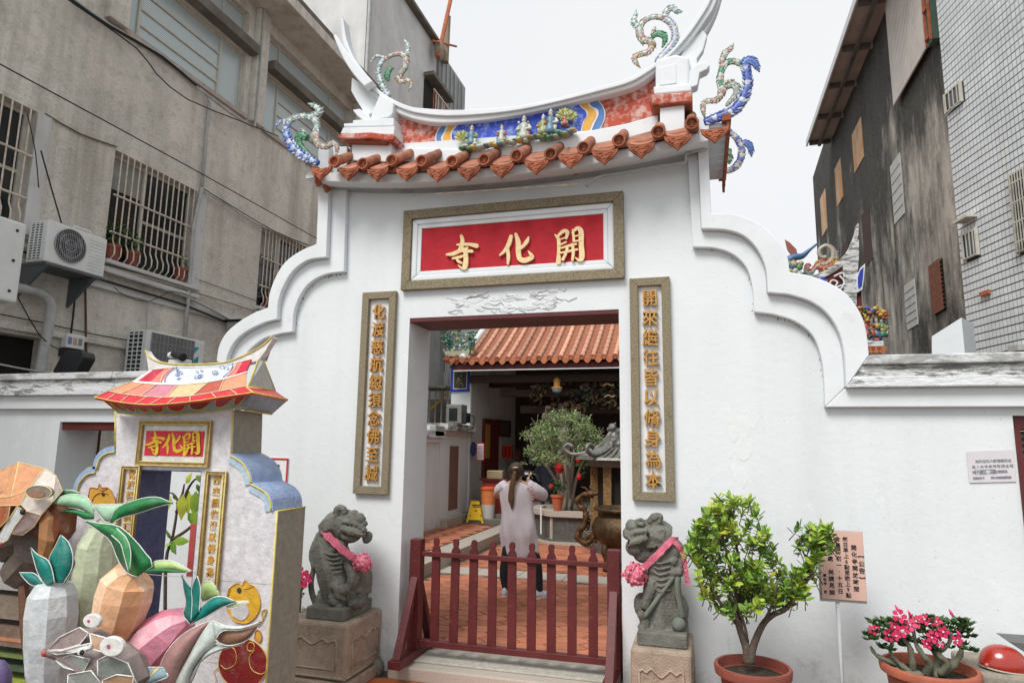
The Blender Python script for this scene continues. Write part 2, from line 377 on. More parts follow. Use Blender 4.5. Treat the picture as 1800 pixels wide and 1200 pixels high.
# flaking patch over the door
mb = MB()
random.seed(3)
for k in range(26):
    u = random.random(); v = random.random(); c = at(782+u*200, 552-v*40-u*10, 0)
    n = random.randint(7, 11); R_ = random.uniform(.02, .065)
    P = [(c.x+R_*1.5*cos(2*pi*i/n)*random.uniform(.6, 1.2), -.0012-.00012*k, min(c.z+R_*.6*sin(2*pi*i/n)*random.uniform(.6, 1.2), at(800, 511, 0).z)) for i in range(n)]
    mb.prism(P, (0, .001+.00012*k, 0))
mb.build('flaking_plaster', PEEL, gate, kind='stuff')
mb = MB()
for k in range(22):                   # cracks where the lime has lifted
    x, y = 782+random.random()*200, 516+random.random()*34; P = []
    for j in range(random.randint(3, 7)): P.append(at(x, y-(x-780)*.045, -.0048)); x += random.uniform(3, 12); y += random.uniform(-5, 5)
    mb.tube(P, [.0010+.0018*random.random() for _ in P], 4)
mb.build('plaster_crack', INK2, gate, kind='stuff')
# small dark specks along the moulding edges and cornice foot, and an old patch right of the doorway
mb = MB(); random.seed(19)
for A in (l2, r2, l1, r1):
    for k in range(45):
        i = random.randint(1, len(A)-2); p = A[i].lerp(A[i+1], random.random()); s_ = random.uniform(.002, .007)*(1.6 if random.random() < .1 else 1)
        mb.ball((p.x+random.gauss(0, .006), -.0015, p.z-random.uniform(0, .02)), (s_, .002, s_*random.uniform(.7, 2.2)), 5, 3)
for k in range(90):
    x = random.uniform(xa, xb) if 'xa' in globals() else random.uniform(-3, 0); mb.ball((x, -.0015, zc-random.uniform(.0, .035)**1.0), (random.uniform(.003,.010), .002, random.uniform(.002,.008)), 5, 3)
mb.build('dark_specks', INK2, gate, kind='stuff')
mb = MB()
for k in range(16):
    x, y = random.gauss(1293, 14), random.uniform(705, 890); c = at(x, y, 0); n = random.randint(7, 11); R_ = random.uniform(.015, .06)
    mb.prism([(c.x+R_*cos(2*pi*i/n)*random.uniform(.6, 1.2), -.0010-.00008*k, c.z+R_*1.7*sin(2*pi*i/n)*random.uniform(.6, 1.2)) for i in range(n)], (0, .0009+.00008*k, 0))
mb.build('plaster_patch', mat('patched_lime', (.765,.795,.81), .9, .03, 9, .15, 30, dirt=.35, dirtcol=(.55,.57,.57), dscale=20), gate, kind='stuff')
# iron rod and conduit under the eaves
a, b = at(768, 341, -.15), at(1015, 324, -.15)
MB().tube([a, b], .007, 6).build('iron_rod', IRON, gate)
P = [at(x, y, -.14) for x, y in ((1030,328),(1045,315),(1062,309),(1090,305),(1170,291),(1203,287),(1206,272),(1222,266),(1238,262))]
MB().tube(smoothline(P, 3), .012, 6).build('conduit', GPIPE, gate, smooth=True)

# ---- name plaque
fx0, fx1, fz0, fz1 = rect((715,372),(1097,341),(1098,490),(707,513))
rx0, rx1, rz0, rz1 = rect((756,417),(1057,394),(1058,460),(755,479))
fw = .077
def frame(x0, x1, z0, z1, w, y0, y1, m, nm, par, bev=.004):
    mb = MB(); A = [(x0,z0),(x1,z0),(x1,z1),(x0,z1)]; B = [(x0+w,z0+w),(x1-w,z0+w),(x1-w,z1-w),(x0+w,z1-w)]
    for i in range(4):
        j = (i+1) % 4
        mb.prism([(A[i][0], y0, A[i][1]), (A[j][0], y0, A[j][1]), (B[j][0], y0, B[j][1]), (B[i][0], y0, B[i][1])], (0, y1-y0, 0))
    return mb.build(nm, m, par, bevel=bev)
frame(fx0, fx1, fz0, fz1, fw, -.05, -.003, GRAN, 'plaque_frame', gate)
g1 = (fx0+fw, fx1-fw, fz0+fw, fz1-fw)
frame(*g1, .05, -.028, -.003, WTRIM, 'plaque_moulding', gate, .012)
frame(g1[0]+.05, g1[1]-.05, g1[2]+.05, g1[3]-.05, .035, -.018, -.003, WTRIM, 'plaque_moulding', gate, .006)
MB().box(g1[0]+.085, g1[1]-.085, -.008, -.003, g1[2]+.085, g1[3]-.085).build('plaque_panel', REDP, gate)
PX0, PX1, PZ0, PZ1 = g1[0]+.085, g1[1]-.085, g1[2]+.085, g1[3]-.085
BRUSH = {
 '寺': [[(375,183,26),(386,225,36),(377,280,40),(362,312,36)], [(338,266,16),(400,262,26),(460,264,30),(517,276,42)],
        [(243,358,22),(300,350,34),(370,320,32),(432,296,20)], [(345,322,20),(400,324,26),(474,327,30)],
        [(415,322,36),(420,400,42),(410,468,46),(385,484,26),(348,456,8)], [(298,394,18),(360,382,24),(430,360,20)], [(330,398,12),(350,420,26),(378,436,22)]],
 '化': [[(838,188,34),(818,255,40),(780,320,30),(735,362,16)], [(806,300,30),(813,380,32),(808,442,18)],
        [(884,168,26),(905,240,46),(906,320,46),(918,392,46),(960,412,46),(1008,396,42),(1032,374,40),(1000,326,10)], [(1002,196,14),(986,236,34),(945,285,28),(900,322,12)]],
 '開': [[(1248,172,12),(1280,220,32),(1282,330,30),(1280,425,46)], [(1262,196,20),(1325,140,32),(1362,150,36),(1352,205,22)], [(1290,218,10),(1352,196,12)], [(1288,270,14),(1352,240,14)],
        [(1406,158,12),(1455,114,34),(1490,145,48),(1492,260,46),(1498,380,50),(1470,408,28),(1436,386,8)], [(1415,132,20),(1424,230,24)], [(1424,190,12),(1486,178,12)], [(1420,238,14),(1486,226,14)],
        [(1305,300,14),(1370,280,22),(1446,262,18)], [(1295,346,14),(1370,330,22),(1456,312,18)], [(1366,286,24),(1352,345,24),(1322,405,26)], [(1412,268,26),(1420,340,28),(1412,408,24)]]}
def brush(ch, f, par, m, y, dep, nm='character'):      # brush strokes cut from board, f maps crop points to the plaque
    mb = MB()
    for k, st in enumerate(BRUSH[ch]):
        P = smoothline([Vector((x, yy, w)) for x, yy, w in st], 5); A = []; B = []
        for i, p in enumerate(P):
            q = P[min(i+1, len(P)-1)]-P[max(i-1, 0)]; q.z = 0; q = q.normalized() if q.length else Vector((1, 0, 0)); nn = Vector((-q.y, q.x, 0))
            w = max(p.z, 4)*.5
            A.append(f(p.x+nn.x*w, p.y+nn.y*w)); B.append(f(p.x-nn.x*w, p.y-nn.y*w))
        # rounded ends
        yy = y-.0012*k
        mb.strip([Vector((a[0], yy, a[1])) for a in A], [Vector((a[0], yy, a[1])) for a in B], (0, dep, 0))
        for e in (0, -1):
            c = P[e]; R_ = max(c.z, 4)*.5
            mb.prism([Vector((*(lambda u: (u[0], yy-.0004, u[1]))(f(c.x+R_*cos(t*pi/5), c.y+R_*sin(t*pi/5))),)) for t in range(10)], (0, dep, 0))
    return mb.build(nm, m, par)
def fmain(cx, cy):
    def f(x, y):
        p = at(740+x/5.294, 380+y/5.294, -.03); return p.x, p.z
    return f
for ch in '寺化開': brush(ch, fmain(0, 0), gate, GOLD, -.032, .022)

# ---- couplets
for q, txt, (c0, c1) in ((((641,516),(699,513),(686,869),(625,866)), '化渡慈航總須念佛至誠', (548, 831)), (((1107,491),(1178,489),(1186,880),(1113,879)), '開來繼往皆以脩身為本', (524, 843))):
    x0, x1, z0, z1 = rect(*q)
    frame(x0, x1, z0, z1, .062, -.045, -.003, GRAN, 'couplet_frame', gate)
    MB().box(x0+.062, x1-.062, -.006, -.003, z0+.062, z1-.062).build('couplet_panel', WTRIM, gate)
    cx = (x0+x1)/2; xm = sum(p[0] for p in q)/4
    za, zb = at(xm, c0, -.03).z, at(xm, c1, -.03).z
    for i, ch in enumerate(txt):
        z = za+(zb-za)*i/9; s_ = .128
        glyph(ch, (cx, -.028, z), s_, .014, GOLDD, gate, off=.0015, rot=(pi/2, random.uniform(-.06, .06), 0), sc=(.95, 1.05, 1))

# ---- low walls either side
CZ1, CZ0, BZ0 = 2.365, rs[-1].z-.27, 0
cb = at(1482, 683, 0); bb = at(1448, 716, 0); CZ0 = cb.z; BZ0 = bb.z; CZ1 = rs[-1].z
wr = thing('boundary_wall', 'low white boundary wall right of the gate behind the notice on a pole', 'wall', (2.5, 0, 0))
OX = at(1783, 760, 0).x; OZ = at(1783, 730, 0).z
mb = MB(); mb.box(XR-.05, OX, .003, TH-.004, 0, CZ1-.02).box(OX, 6.5, .003, TH-.004, OZ, CZ1-.02); mb.box(OX+.9, 6.5, .003, TH-.004, 0, OZ)
mb.build('wall', WHITE, wr)
hC = CZ1-CZ0; fx_ = lambda z: XR+(cb.x-XR)*(CZ1-z)/hC
for (za, zb, yo_, mm, nm_) in ((CZ0, CZ0+hC*.34, -.112, PEEL, 'coping_course'), (CZ0+hC*.345, CZ0+hC*.70, -.094, COPE, 'coping_course'), (CZ0+hC*.705, CZ1, -.128, COPE2, 'coping_slab')):
    x_ = 0; xs_ = [None, 2.3, 3.5, 4.9, 6.5]
    for a_, b_ in zip(xs_, xs_[1:]):
        l0 = (fx_(za), fx_(zb)) if a_ is None else (a_+.004, a_+.004)
        MB().prism([(l0[0]+.001, yo_, za), (b_, yo_, za), (b_, yo_, zb), (l0[1]+.001, yo_, zb)], (0, TH+.2, 0)).build(nm_, mm, wr, bevel=.008)
MB().prism([(cb.x+.001, -.055, cb.z-.001), (bb.x, -.055, bb.z), (6.5, -.055, BZ0), (6.5, -.055, CZ0-.001)], (0, .053, 0)).build('moulding', WTRIM, wr, bevel=.006)
MB().box(OX+.001, OX+.898, .03, TH-.03, OZ-.085, OZ-.001).build('lintel', MAROON, wr)
MB().box(OX+.001, OX+.03, -.012, TH-.03, 0, OZ-.086).build('door_frame', MAROON, wr)
mb = MB(); 
for k in range(9): mb.box(OX+.031, OX+.898, TH-.1, TH-.06, OZ-.11-.045*k, OZ-.135-.045*k)
mb.build('shutter_slats', mat('shutter', (.35,.33,.31), .5), wr)
MB().box(OX+.031, OX+.898, TH-.05, TH-.02, 0, OZ-.09).build('door', mat('grey_door', (.2,.2,.21), .6), wr)

wl = thing('boundary_wall', 'low white boundary wall with a weathered coping, left of the gate behind the lanterns', 'wall', (-6, 0, 0))
LX1, LX0 = at(103, 760, 0).x, at(103, 760, 0).x+1.05
ob = at(103, 741, 0).z
lx0 = at(103, 760, 0).x; lx1 = lx0+1.3
mb = MB(); mb.box(-11, lx0, .003, TH-.004, 0, CZ1-.02).box(lx0, lx1, .003, TH-.004, ob, CZ1-.02).box(lx1, XL+.05, .003, TH-.004, 0, CZ1-.02)
mb.build('wall', WHITE, wl)
for (za, zb, yo_, mm, nm_) in ((CZ0+.001, CZ0+hC*.34, -.112, PEEL, 'coping_course'), (CZ0+hC*.345, CZ0+hC*.70, -.094, COPE, 'coping_course'), (CZ0+hC*.705, CZ1, -.128, COPE2, 'coping_slab')):
    for a_, b_ in ((-11, -8.4), (-8.396, -6.7), (-6.696, -5.3), (-5.296, XL-.003)): MB().box(a_, b_, yo_, TH+.09, za, zb).build(nm_, mm, wl, bevel=.008)
MB().box(-11, XL-.003, -.055, -.001, BZ0, CZ0).build('moulding', WTRIM, wl, bevel=.006)
MB().box(lx0+.002, lx1-.002, .03, TH-.03, ob-.075, ob-.001).build('lintel', MAROON, wl)
MB().box(lx0+.001, lx0+.018, TH+.001, TH+.02, 0, ob).build('door_trim', MAROON, wl)

# ---- gate roof
caps = [(588,284),(638,288),(689,282),(741,283),(795,284),(851,281),(908,274),(968,271),(1026,260),(1088,247),(1157,232),(1216,217)]
EY = -.35
cp = [at(x, y, EY) for x, y in caps]
prof_slope = Vector((0, .50, .30))
def tube_tile():
    mb = MB(); mb.smooth = True
    for k in range(3):
        a = Vector((0, .022+.15*k, .012+.095*k)); b = a+Vector((0, .158, .099)); r = .043-.0015*k
        mb.tube([a, a+(b-a)*.06, b], [r*1.03, r, r*.95], 14)
    return mb.mesh('tube_tile', [TERRA], True)
TT = tube_tile()
def cap_mesh():
    mb = MB()
    ring = [(cos(2*pi*i/16), sin(2*pi*i/16)) for i in range(16)]
    for r0, r1, y0, y1 in ((.050, .038, -.012, -.012), (.038, .034, -.012, .016), (.034, .0, .016, .016)):
        b = len(mb.v); mb.v += [Vector((c*r0, y0, s_*r0)) for c, s_ in ring]+[Vector((c*r1, y1, s_*r1)) for c, s_ in ring]
        for i in range(16): mb.face([b+i, b+(i+1) % 16, b+16+(i+1) % 16, b+16+i])
    b = len(mb.v); mb.v += [Vector((c*.052, -.012, s_*.050)) for c, s_ in ring]+[Vector((c*.048, .03, s_*.048)) for c, s_ in ring]
    for i in range(16): mb.face([b+i, b+16+i, b+16+(i+1) % 16, b+(i+1) % 16])
    for k in range(3): mb.box(-.018, .018, .010, .0155, -.016+.013*k, -.011+.013*k)
    mb.box(-.003, .003, .009, .0155, -.02, .02)
    return mb.mesh('tile_cap', [TERRAD])
TCM = cap_mesh()
def drip_mesh():
    mb = MB()                         # carved hanging lip with three curved rims over it
    out = [(-.098,.0),(-.07,-.006),(0,-.014),(.07,-.006),(.098,0),(.088,-.035),(.06,-.068),(.03,-.088),(0,-.122),(-.03,-.088),(-.06,-.068),(-.088,-.035)]
    mb.prism([(x, 0, z) for x, z in out], (0, .022, 0))
    inn = [(x*.78, z*.78-.012) for x, z in out]
    mb.prism([(x, -.006, z) for x, z in inn], (0, .006, 0))
    random.seed(5)
    for k in range(22):
        x = random.uniform(-.06, .06); z = random.uniform(-.085, -.02)*(1-abs(x)/.12)-.01; mb.ball((x, -.008, z), (random.uniform(.006,.013), .005, random.uniform(.004, .009)), 6, 4)
    return mb.mesh('drip_tile', [TERRAD])
DM = drip_mesh()
def pan_mesh():                       # the curved courses behind the lip
    mb = MB(); mb.smooth = True
    for k in range(3):
        A = []; B = []
        for i in range(9):
            t = -1+i/4; A.append(Vector((t*.085, .018+.05*k, .012+.011*k-.016*(1-t*t)))); B.append(Vector((t*.085, .018+.05*k+.30, .012+.011*k-.016*(1-t*t)+.19)))
        mb.strip(A, B, (0, 0, .008))
    return mb.mesh('pan_tile', [TERRA], True)
PM = pan_mesh()
for i, c in enumerate(cp):
    shared('tube_tile', TT, gate, c, (0, 0, 0)); shared('tile_cap', TCM, gate, c)
drips = [(565,296),(613,297),(664,298),(715,297),(770,298),(824,296),(882,291),(943,284),(1003,273),(1063,266),(1127,255),(1191,240),(1256,227)]
for x, y in drips:
    p = at(x, y, EY-.004); p2 = p+Vector((0, 0, .012))
    shared('drip_tile', DM, gate, p2, (radians(-8), 0, 0)); 
    if 565 < x < 1256: shared('pan_tile', PM, gate, p2)
# roof deck under the tiles, both slopes, sagging with the eaves
n = 24; x0, x1 = cp[0].x-.02, cp[-1].x+.05
for sgn, y0 in ((-1, -.27), (1, TH+.27)):
    A = [Vector((x0+(x1-x0)*i/n, y0, eave_z(x0+(x1-x0)*i/n)-.02)) for i in range(n+1)]
    B = [Vector((p.x, .12 if sgn < 0 else TH-.12, p.z+.26)) for p in A]
    MB().strip(A, B, (0, 0, .03)).build('roof_deck', TERRA, gate)
# rear eave tiles, seen from the side of the roof
for i in range(12):
    p = cp[i]; shared('tube_tile', TT, gate, (p.x, TH+.35, p.z), (0, 0, pi)); shared('tile_cap', TCM, gate, (p.x, TH+.35, p.z), (0, 0, pi))
# side overhangs: white soffit, and the verge tiles running back to the rear corner
vx1 = at(1283, 222, EY).x; vx0 = at(549, 296, EY).x
for X, xi, e in ((vx1, rs[0].x, 1), (vx0, ls[0].x, -1)):
    z = eave_z(X*.9)
    MB().box(min(X, xi)+.004, max(X, xi)-.004, -.27, TH+.28, z-.03, z+.0).build('soffit', WTRIM, gate)
    mbv = MB()
    for k in range(9):
        y = -.33+k*.135
        mbv.prism([(X, y, z-.02), (X, y+.125, z-.02), (X, y+.11, z-.085), (X, y+.0625, z-.12), (X, y+.015, z-.085)], (-e*.02, 0, 0))
    mbv.box(X-e*.05, X+e*.012, -.34, TH+.36, z-.018, z+.03)
    mbv.build('verge_tiles', TERRAD, gate)
# white bed the ridge stands on
def bedline(px): return at(*px, -.06)
bt = [at(x, y, -.02) for x, y in ((684,259),(764,261),(815,262),(870,260),(930,251),(1020,232),(1064,224),(1100,217),(1157,201))]
bb2 = [Vector((p.x, p.y, p.z-.13)) for p in bt]
MB().strip(bt, bb2, (0, TH-.06, 0)).build('ridge_bed', WTRIM, gate, bevel=.01)
# red ridge face
rt = [at(x, y, .03) for x, y in ((693,196),(722,207),(767,214),(833,212),(900,204),(967,190),(1033,174),(1100,157),(1157,128))]
rb = [at(x, y, .03) for x, y in ((684,259),(728,262),(767,261),(833,262),(900,257),(967,243),(1033,230),(1100,217),(1157,201))]
MB().strip(rt, rb, (0, .3, 0)).build('ridge_face', BRICKR, gate)
# swallow-tail coping of the ridge
topc = [(603,32),(609,70),(622,102),(643,131),(666,158),(692,175),(721,187),(744,190),(789,193),(856,191),(922,184),(989,170),(1056,152),(1100,139),(1131,123),(1175,93),(1204,58),(1228,23),(1245,-10),(1262,-60)]
botc = [(598,33),(602,75),(613,113),(630,143),(655,168),(680,187),(703,200),(735,211),(780,216),(840,212),(905,203),(975,188),(1045,171),(1100,157),(1130,143),(1170,112),(1208,78),(1237,40),(1258,5),(1271,-55)]
tp = smoothline([at(x, y, -.05) for x, y in topc], 3); bp_ = smoothline([at(x, y, -.05) for x, y in botc], 3)
MB().strip(tp, bp_, (0, .12, 0)).build('ridge_coping', WTRIM, gate, bevel=.012)
i0 = 10; i1 = len(tp)-12
MB().strip([p+Vector((0, .121, -.012)) for p in tp[i0:i1]], [p+Vector((0, .121, .01)) for p in bp_[i0:i1]], (0, .30, 0)).build('ridge_back', WTRIM, gate)
lip = smoothline([at(x, y, -.075) for x, y in topc], 3); lip2 = [a.lerp(b, .45) for a, b in zip(lip, smoothline([at(x, y, -.075) for x, y in botc], 3))]
MB().strip(lip, lip2, (0, .024, 0)).build('ridge_lip', WTRIM, gate, bevel=.008)
# second prong of each swallow tail
for P, Q in ((((585,62),(594,84),(606,108),(622,132),(640,152)), ((590,60),(602,80),(617,100),(636,122),(655,143))),
             (((1180,100),(1215,62),(1235,30),(1252,0),(1262,-30)), ((1190,112),(1225,80),(1247,48),(1262,15),(1272,-20)))):
    y = -.16 if P[0][0] < 900 else .12
    MB().strip(smoothline([at(a, b, y) for a, b in P], 3), smoothline([at(a, b, y) for a, b in Q], 3), (0, .09, 0)).build('swallow_prong', WTRIM, gate, bevel=.01)
# plinths that carry the tails
def pplate(pts, Y, d, m, nm, bev=.008):
    return MB().prism([at(x, y, Y) for x, y in pts], (0, d, 0)).build(nm, m, gate, bevel=bev)
pplate([(618,136),(640,150),(668,166),(660,196),(640,206),(636,192),(626,176),(617,160)], -.02, .07, WTRIM, 'wing')
pplate([(668,165),(692,180),(690,200),(683,206),(650,212),(655,195)], -.10, .30, WTRIM, 'plinth')
pplate([(619,193),(632,191),(648,202),(652,212),(640,212),(628,204)], -.10, .1, WTRIM, 'scroll')
pplate([(620,211),(692,207),(692,221),(604,223),(604,217),(620,216)], -.13, .36, WTRIM, 'plinth')
pplate([(603,224),(694,222),(692,237),(598,235)], -.15, .4, WTRIM, 'plinth')
pplate([(594,236),(650,232),(694,238),(690,247),(650,243),(594,243)], -.20, .5, BRICKR, 'tile_course')
pplate([(618,252),(688,251),(688,285),(618,282)], -.12, .4, WTRIM, 'ridge_block')
pplate([(601,244),(680,247),(678,252),(611,250)], -.17, .45, TERRAD, 'tile_course')
pplate([(1152,105),(1187,95),(1212,100),(1212,160),(1152,165)], -.085, .26, WTRIM, 'plinth', .02)
pplate([(1148,152),(1215,147),(1216,160),(1150,166)], -.11, .30, WTRIM, 'plinth', .012)
pplate([(1158,120),(1188,112),(1189,146),(1159,150)], -.092, .008, WTRIM, 'plinth_panel', .003)
pplate([(1195,100),(1205,82),(1235,52),(1243,62),(1236,88),(1225,104),(1228,128),(1210,155)], -.02, .07, WTRIM, 'wing')
pplate([(1212,125),(1225,112),(1240,108),(1248,114),(1243,122),(1230,128),(1226,150),(1210,156)], -.08, .1, WTRIM, 'scroll')
pplate([(1146,166),(1217,161),(1217,178),(1146,184)], -.16, .45, BRICKR, 'tile_course')
pplate([(1141,176),(1213,172),(1213,183),(1148,191)], -.13, .4, TERRAD, 'tile_course')
pplate([(1160,188),(1203,184),(1204,235),(1160,235)], -.12, .4, WTRIM, 'ridge_block')

# ---- painted cartouche with ceramic figures
def cart(px_left, px_right, Y, col, nm, shrink=0):
    A = []; B = []
    L_ = smoothline([Vector((*p, 0)) for p in px_left], 3); R_ = smoothline([Vector((*p, 0)) for p in px_right], 3)
    L_ = [at(v.x, v.y, Y) for v in L_]; R_ = [at(v.x, v.y, Y) for v in R_]
    # bottom and top edges follow the ridge
    def edge(t, top):
        pts = rt if top else rb
        x = L_[-1 if not top else 0].x*(1-t)+R_[-1 if not top else 0].x*t
        for a, b in zip(pts, pts[1:]):
            if a.x <= x <= b.x or b is pts[-1]:
                z = a.z+(b.z-a.z)*(x-a.x)/(b.x-a.x); return Vector((x, Y, z+(-.006 if top else .006)+(0)))
    top = [edge(i/14, True) for i in range(1, 14)]; bot = [edge(i/14, False) for i in range(13, 0, -1)]
    mb = MB(); mb.col = col
    mb.prism(L_[::-1]+top+R_+bot, (0, .03-Y+.002, 0)); return mb.build(nm, PAINT, gate)
BL, BR = [(783,214),(771,226),(765,240),(767,254),(772,261)], [(1045,172),(1057,182),(1064,197),(1062,212),(1055,227)]
cart(BL, BR, .022, (.72, .72, .70), 'cartouche_border')
sh = lambda P, dx, i: [(x+dx, y) for x, y in P]
cart(sh(BL, 2, 0), sh(BR, -2, 0), .018, (.10, .22, .50), 'cartouche_border')
cart([(794,214),(785,222),(779,235),(775,243),(779,252),(786,261)], [(1033,176),(1040,187),(1050,192),(1052,202),(1046,215),(1040,229)], .014, (.72, .72, .70), 'cartouche_border')
cart([(796,214),(788,222),(783,233),(778,243),(783,252),(790,261)], [(1031,176),(1037,188),(1046,194),(1048,203),(1041,215),(1036,229)], .010, (.72, .40, .08), 'cartouche_border')
cart([(808,214),(801,221),(793,231),(792,240),(794,250),(800,261)], [(1017,179),(1023,188),(1031,194),(1033,203),(1027,213),(1022,232)], .006, (.75, .76, .76), 'cartouche_border')
BLUEP = mat('blue_painted_scene', (.025, .05, .42), .5, (.03, .10, .60), 9, .1, 40, dirt=.8, dirtcol=(.60,.66,.78), dscale=9, dlo=.5, dhi=.66, detail=9)
mb = cart([(810,215),(803,222),(796,231),(794,240),(797,250),(803,260)], [(1015,180),(1021,189),(1029,195),(1031,203),(1025,213),(1020,231)], .002, (1, 1, 1), 'painted_scene'); mb.data.materials[0] = BLUEP
random.seed(11)
CERC = [(.10,.28,.16),(.45,.50,.42),(.55,.42,.12),(.40,.10,.10),(.62,.62,.58),(.12,.22,.30),(.30,.34,.16)]
def figurine(x, y, h, seed, seat=True, par=gate, Y=-.06, name='ceramic_figure', k=1.0):
    random.seed(seed); mb = MB(); p = at(x, y, Y); mb.smooth = True
    def col(): mb.col = random.choice(CERC)
    col(); mb.lathe(p, [(.28*h, 0), (.24*h, .2*h), (.16*h, .45*h), (.2*h, .6*h), (.1*h, .72*h)], 8)
    for s_ in (-1, 1):
        col(); mb.tube([p+Vector((s_*.17*h, 0, .6*h)), p+Vector((s_*.27*h, -.05*h, .45*h)), p+Vector((s_*.12*h, -.15*h, .40*h))], [.075*h, .065*h, .05*h], 6)
        col(); mb.tube([p+Vector((s_*.05*h, 0, .3*h)), p+Vector((s_*.2*h, -.12*h, .25*h)), p+Vector((s_*.16*h, -.12*h, 0))], [.09*h, .08*h, .07*h], 6)
    mb.col = (.62, .5, .42); mb.ball(p+Vector((0, -.02*h, .8*h)), (.085*h, .085*h, .1*h), 8, 6)
    col(); mb.lathe(p+Vector((0, 0, .85*h)), [(.10*h, 0), (.11*h, .04*h), (.05*h, .12*h), (.02*h, .18*h)], 6)
    for q in range(int(9*k)):
        col(); a = random.uniform(0, 2*pi); mb.ball(p+Vector((cos(a)*.2*h, random.uniform(-.16, 0)*h, random.uniform(.1, .75)*h)), random.uniform(.03, .06)*h, 6, 4)
    return mb.build(name, CHIMU, par)
for i, (x, y, h) in enumerate(((829,258,.19),(882,252,.16),(921,248,.22),(955,238,.18),(968,237,.22),(993,222,.12))): figurine(x, y, h, 20+i)
mb = MB(); mb.smooth = True
for i in range(34):
    t = i/33; p = at(814+t*192, 262-t*26-t*t*2+random.uniform(-4, 3), -.07); mb.col = random.choice(CERC[:1]+CERC[1:3]+CERC[4:])
    mb.ball(p, (random.uniform(.025, .045), .05, random.uniform(.012, .025)), 7, 5)
mb.build('ceramic_rockery', CHIMU, gate)
for x, y, s_ in ((813,247,1),(992,208,1),(1003,211,.9)):            # fan-shaped leaves
    mb = MB(); 
    for k in range(8):
        a = radians(20+k*20); c = at(x, y, -.03); e = c+Vector((cos(a)*.075*s_, -.02, sin(a)*.085*s_)); mb.col = (.5, .46, .12) if k % 2 else (.22, .30, .10)
        mb.tube([c, c.lerp(e, .7), e], [.008, .017*s_, .006], 6, flat=.5)
    mb.build('ceramic_leaf', CHIMU, gate)
# ================================================================== ground
mb = MB(); mb.add([(-150,-60,-.012),(150,-60,-.012),(150,300,-.012),(-150,300,-.012)], [(0,1,2,3)])
tag(mb.build('ground', CONCG), 'grey concrete ground', None, kind='structure')
PAVE = mat('pavement_tile', (.48, .14, .05), .8, .18, 9, .2, 70, dirt=.3, dirtcol=(.2,.08,.04), dscale=5, obj_rand=.15)
pv = MB().box(-8, 6.5, -7, -.13, -.05, -.006).build('pavement', MORT); tag(pv, None, None, kind='structure')
tm = MB().box(-.147, .147, -.147, .147, 0, .007).mesh('pavement_tile', [PAVE])
for i in range(8):
    for j in range(3): shared('tile', tm, pv, (-2.3+.3*i, -.30-.3*j, -.005))
pv2 = MB().box(-10, 7, -.10, 40, -.05, .003).build('courtyard_floor', MORT); tag(pv2, None, None, kind='structure')

# courtyard tiles: long hexagons laid in rows
hexm = MB().prism([(-.194,0,0),(-.097,-.095,0),(.097,-.095,0),(.194,0,0),(.097,.095,0),(-.097,.095,0)], (0,0,.011)).mesh('hex_tile', [TILEF])
cand = []
for j in range(0, 90):
    for i in range(-14, 6):
        x = i*.606+(.303 if j % 2 else 0); y = .62+j*.102
        if 3.72 < y < 4.38 or y > 12: continue
        if x < -3.42 and y > 3.1: continue
        # seen through the doorway?
        t = (x)/(y+5)
        if -.47 < t < -.115: cand.append((y, x))
cand.sort()
near = cand[:290]; far = cand[290:]
for y, x in near: shared('floor_tile', hexm, pv2, (x, y, .003+random.uniform(0, .0015)), (0, 0, random.uniform(-.006, .006)))
mb = MB(); TILEF2 = mat('courtyard_tile_far', (.46, .17, .095), .72, .3, 5, .2, 80, dirt=.4, dirtcol=(.2,.08,.05), dscale=4, spec=.4)
for y, x in far:
    z = .003+random.uniform(0, .002); mb.prism([(x-.194,y,z),(x-.097,y-.095,z),(x+.097,y-.095,z),(x+.194,y,z),(x+.097,y+.095,z),(x-.097,y+.095,z)], (0,0,.011))
mb.build('floor_tiles', TILEF2, pv2, kind='stuff')
# pale stone strip across the court
for i in range(6):
    MB().box(-4.3+i*.62, -4.3+i*.62+.612, 3.83, 4.29, 0, .017).build('stone_slab', STEPS, pv2, bevel=.003)
# raised walk along the left with its granite kerb
pl = MB().box(-10, -3.96, 3.25, 22, -.02, .165).build('raised_walk', MORT); tag(pl, None, None, kind='structure')
for i in range(12):
    y0 = 3.24+i*.78; MB().box(-3.955, -3.60, y0, y0+.77, .0, .178+random.uniform(0,.003)).build('kerb_stone', STEPS, pl, bevel=.008)
random.seed(2)
for j in range(22):
    for i in range(3):
        x = -4.26-i*.606-(.303 if j % 2 else 0); y = 3.45+j*.205
        shared('floor_tile', hexm, pl, (x, y, .166), (0, 0, 0), (1.48, 2.0, 1))
MB().box(-10, -4.3, 3.22, 3.30, 0, .16).build('riser', CONCD, pl)
mb = MB(); mb.box(-3.9, -2.1, 9.6, 10.4, 0, .0)

# doorway step
st = thing('door_step', 'pale granite step in the doorway under the maroon picket gate', 'step', (-1.46, 0, 0))
MB().box(DX0-.0, DX1+.0, -.16, TH+.15, .0, .10).build('tread', STEPS, st, bevel=.012)
MB().box(DX0+.05, DX1-.05, -.04, .24, .10, .118).build('sill', mat('sill_stone', (.42,.40,.35), .9, .2, 30, .3, 100), st, bevel=.006)
tag(MB().ball((DX0-.13, -.10, .05), (.07, .06, .08), 10, 8).build('door_stone', STONE, smooth=True), 'small dark rounded stone at the foot of the left door jamb', 'stone')

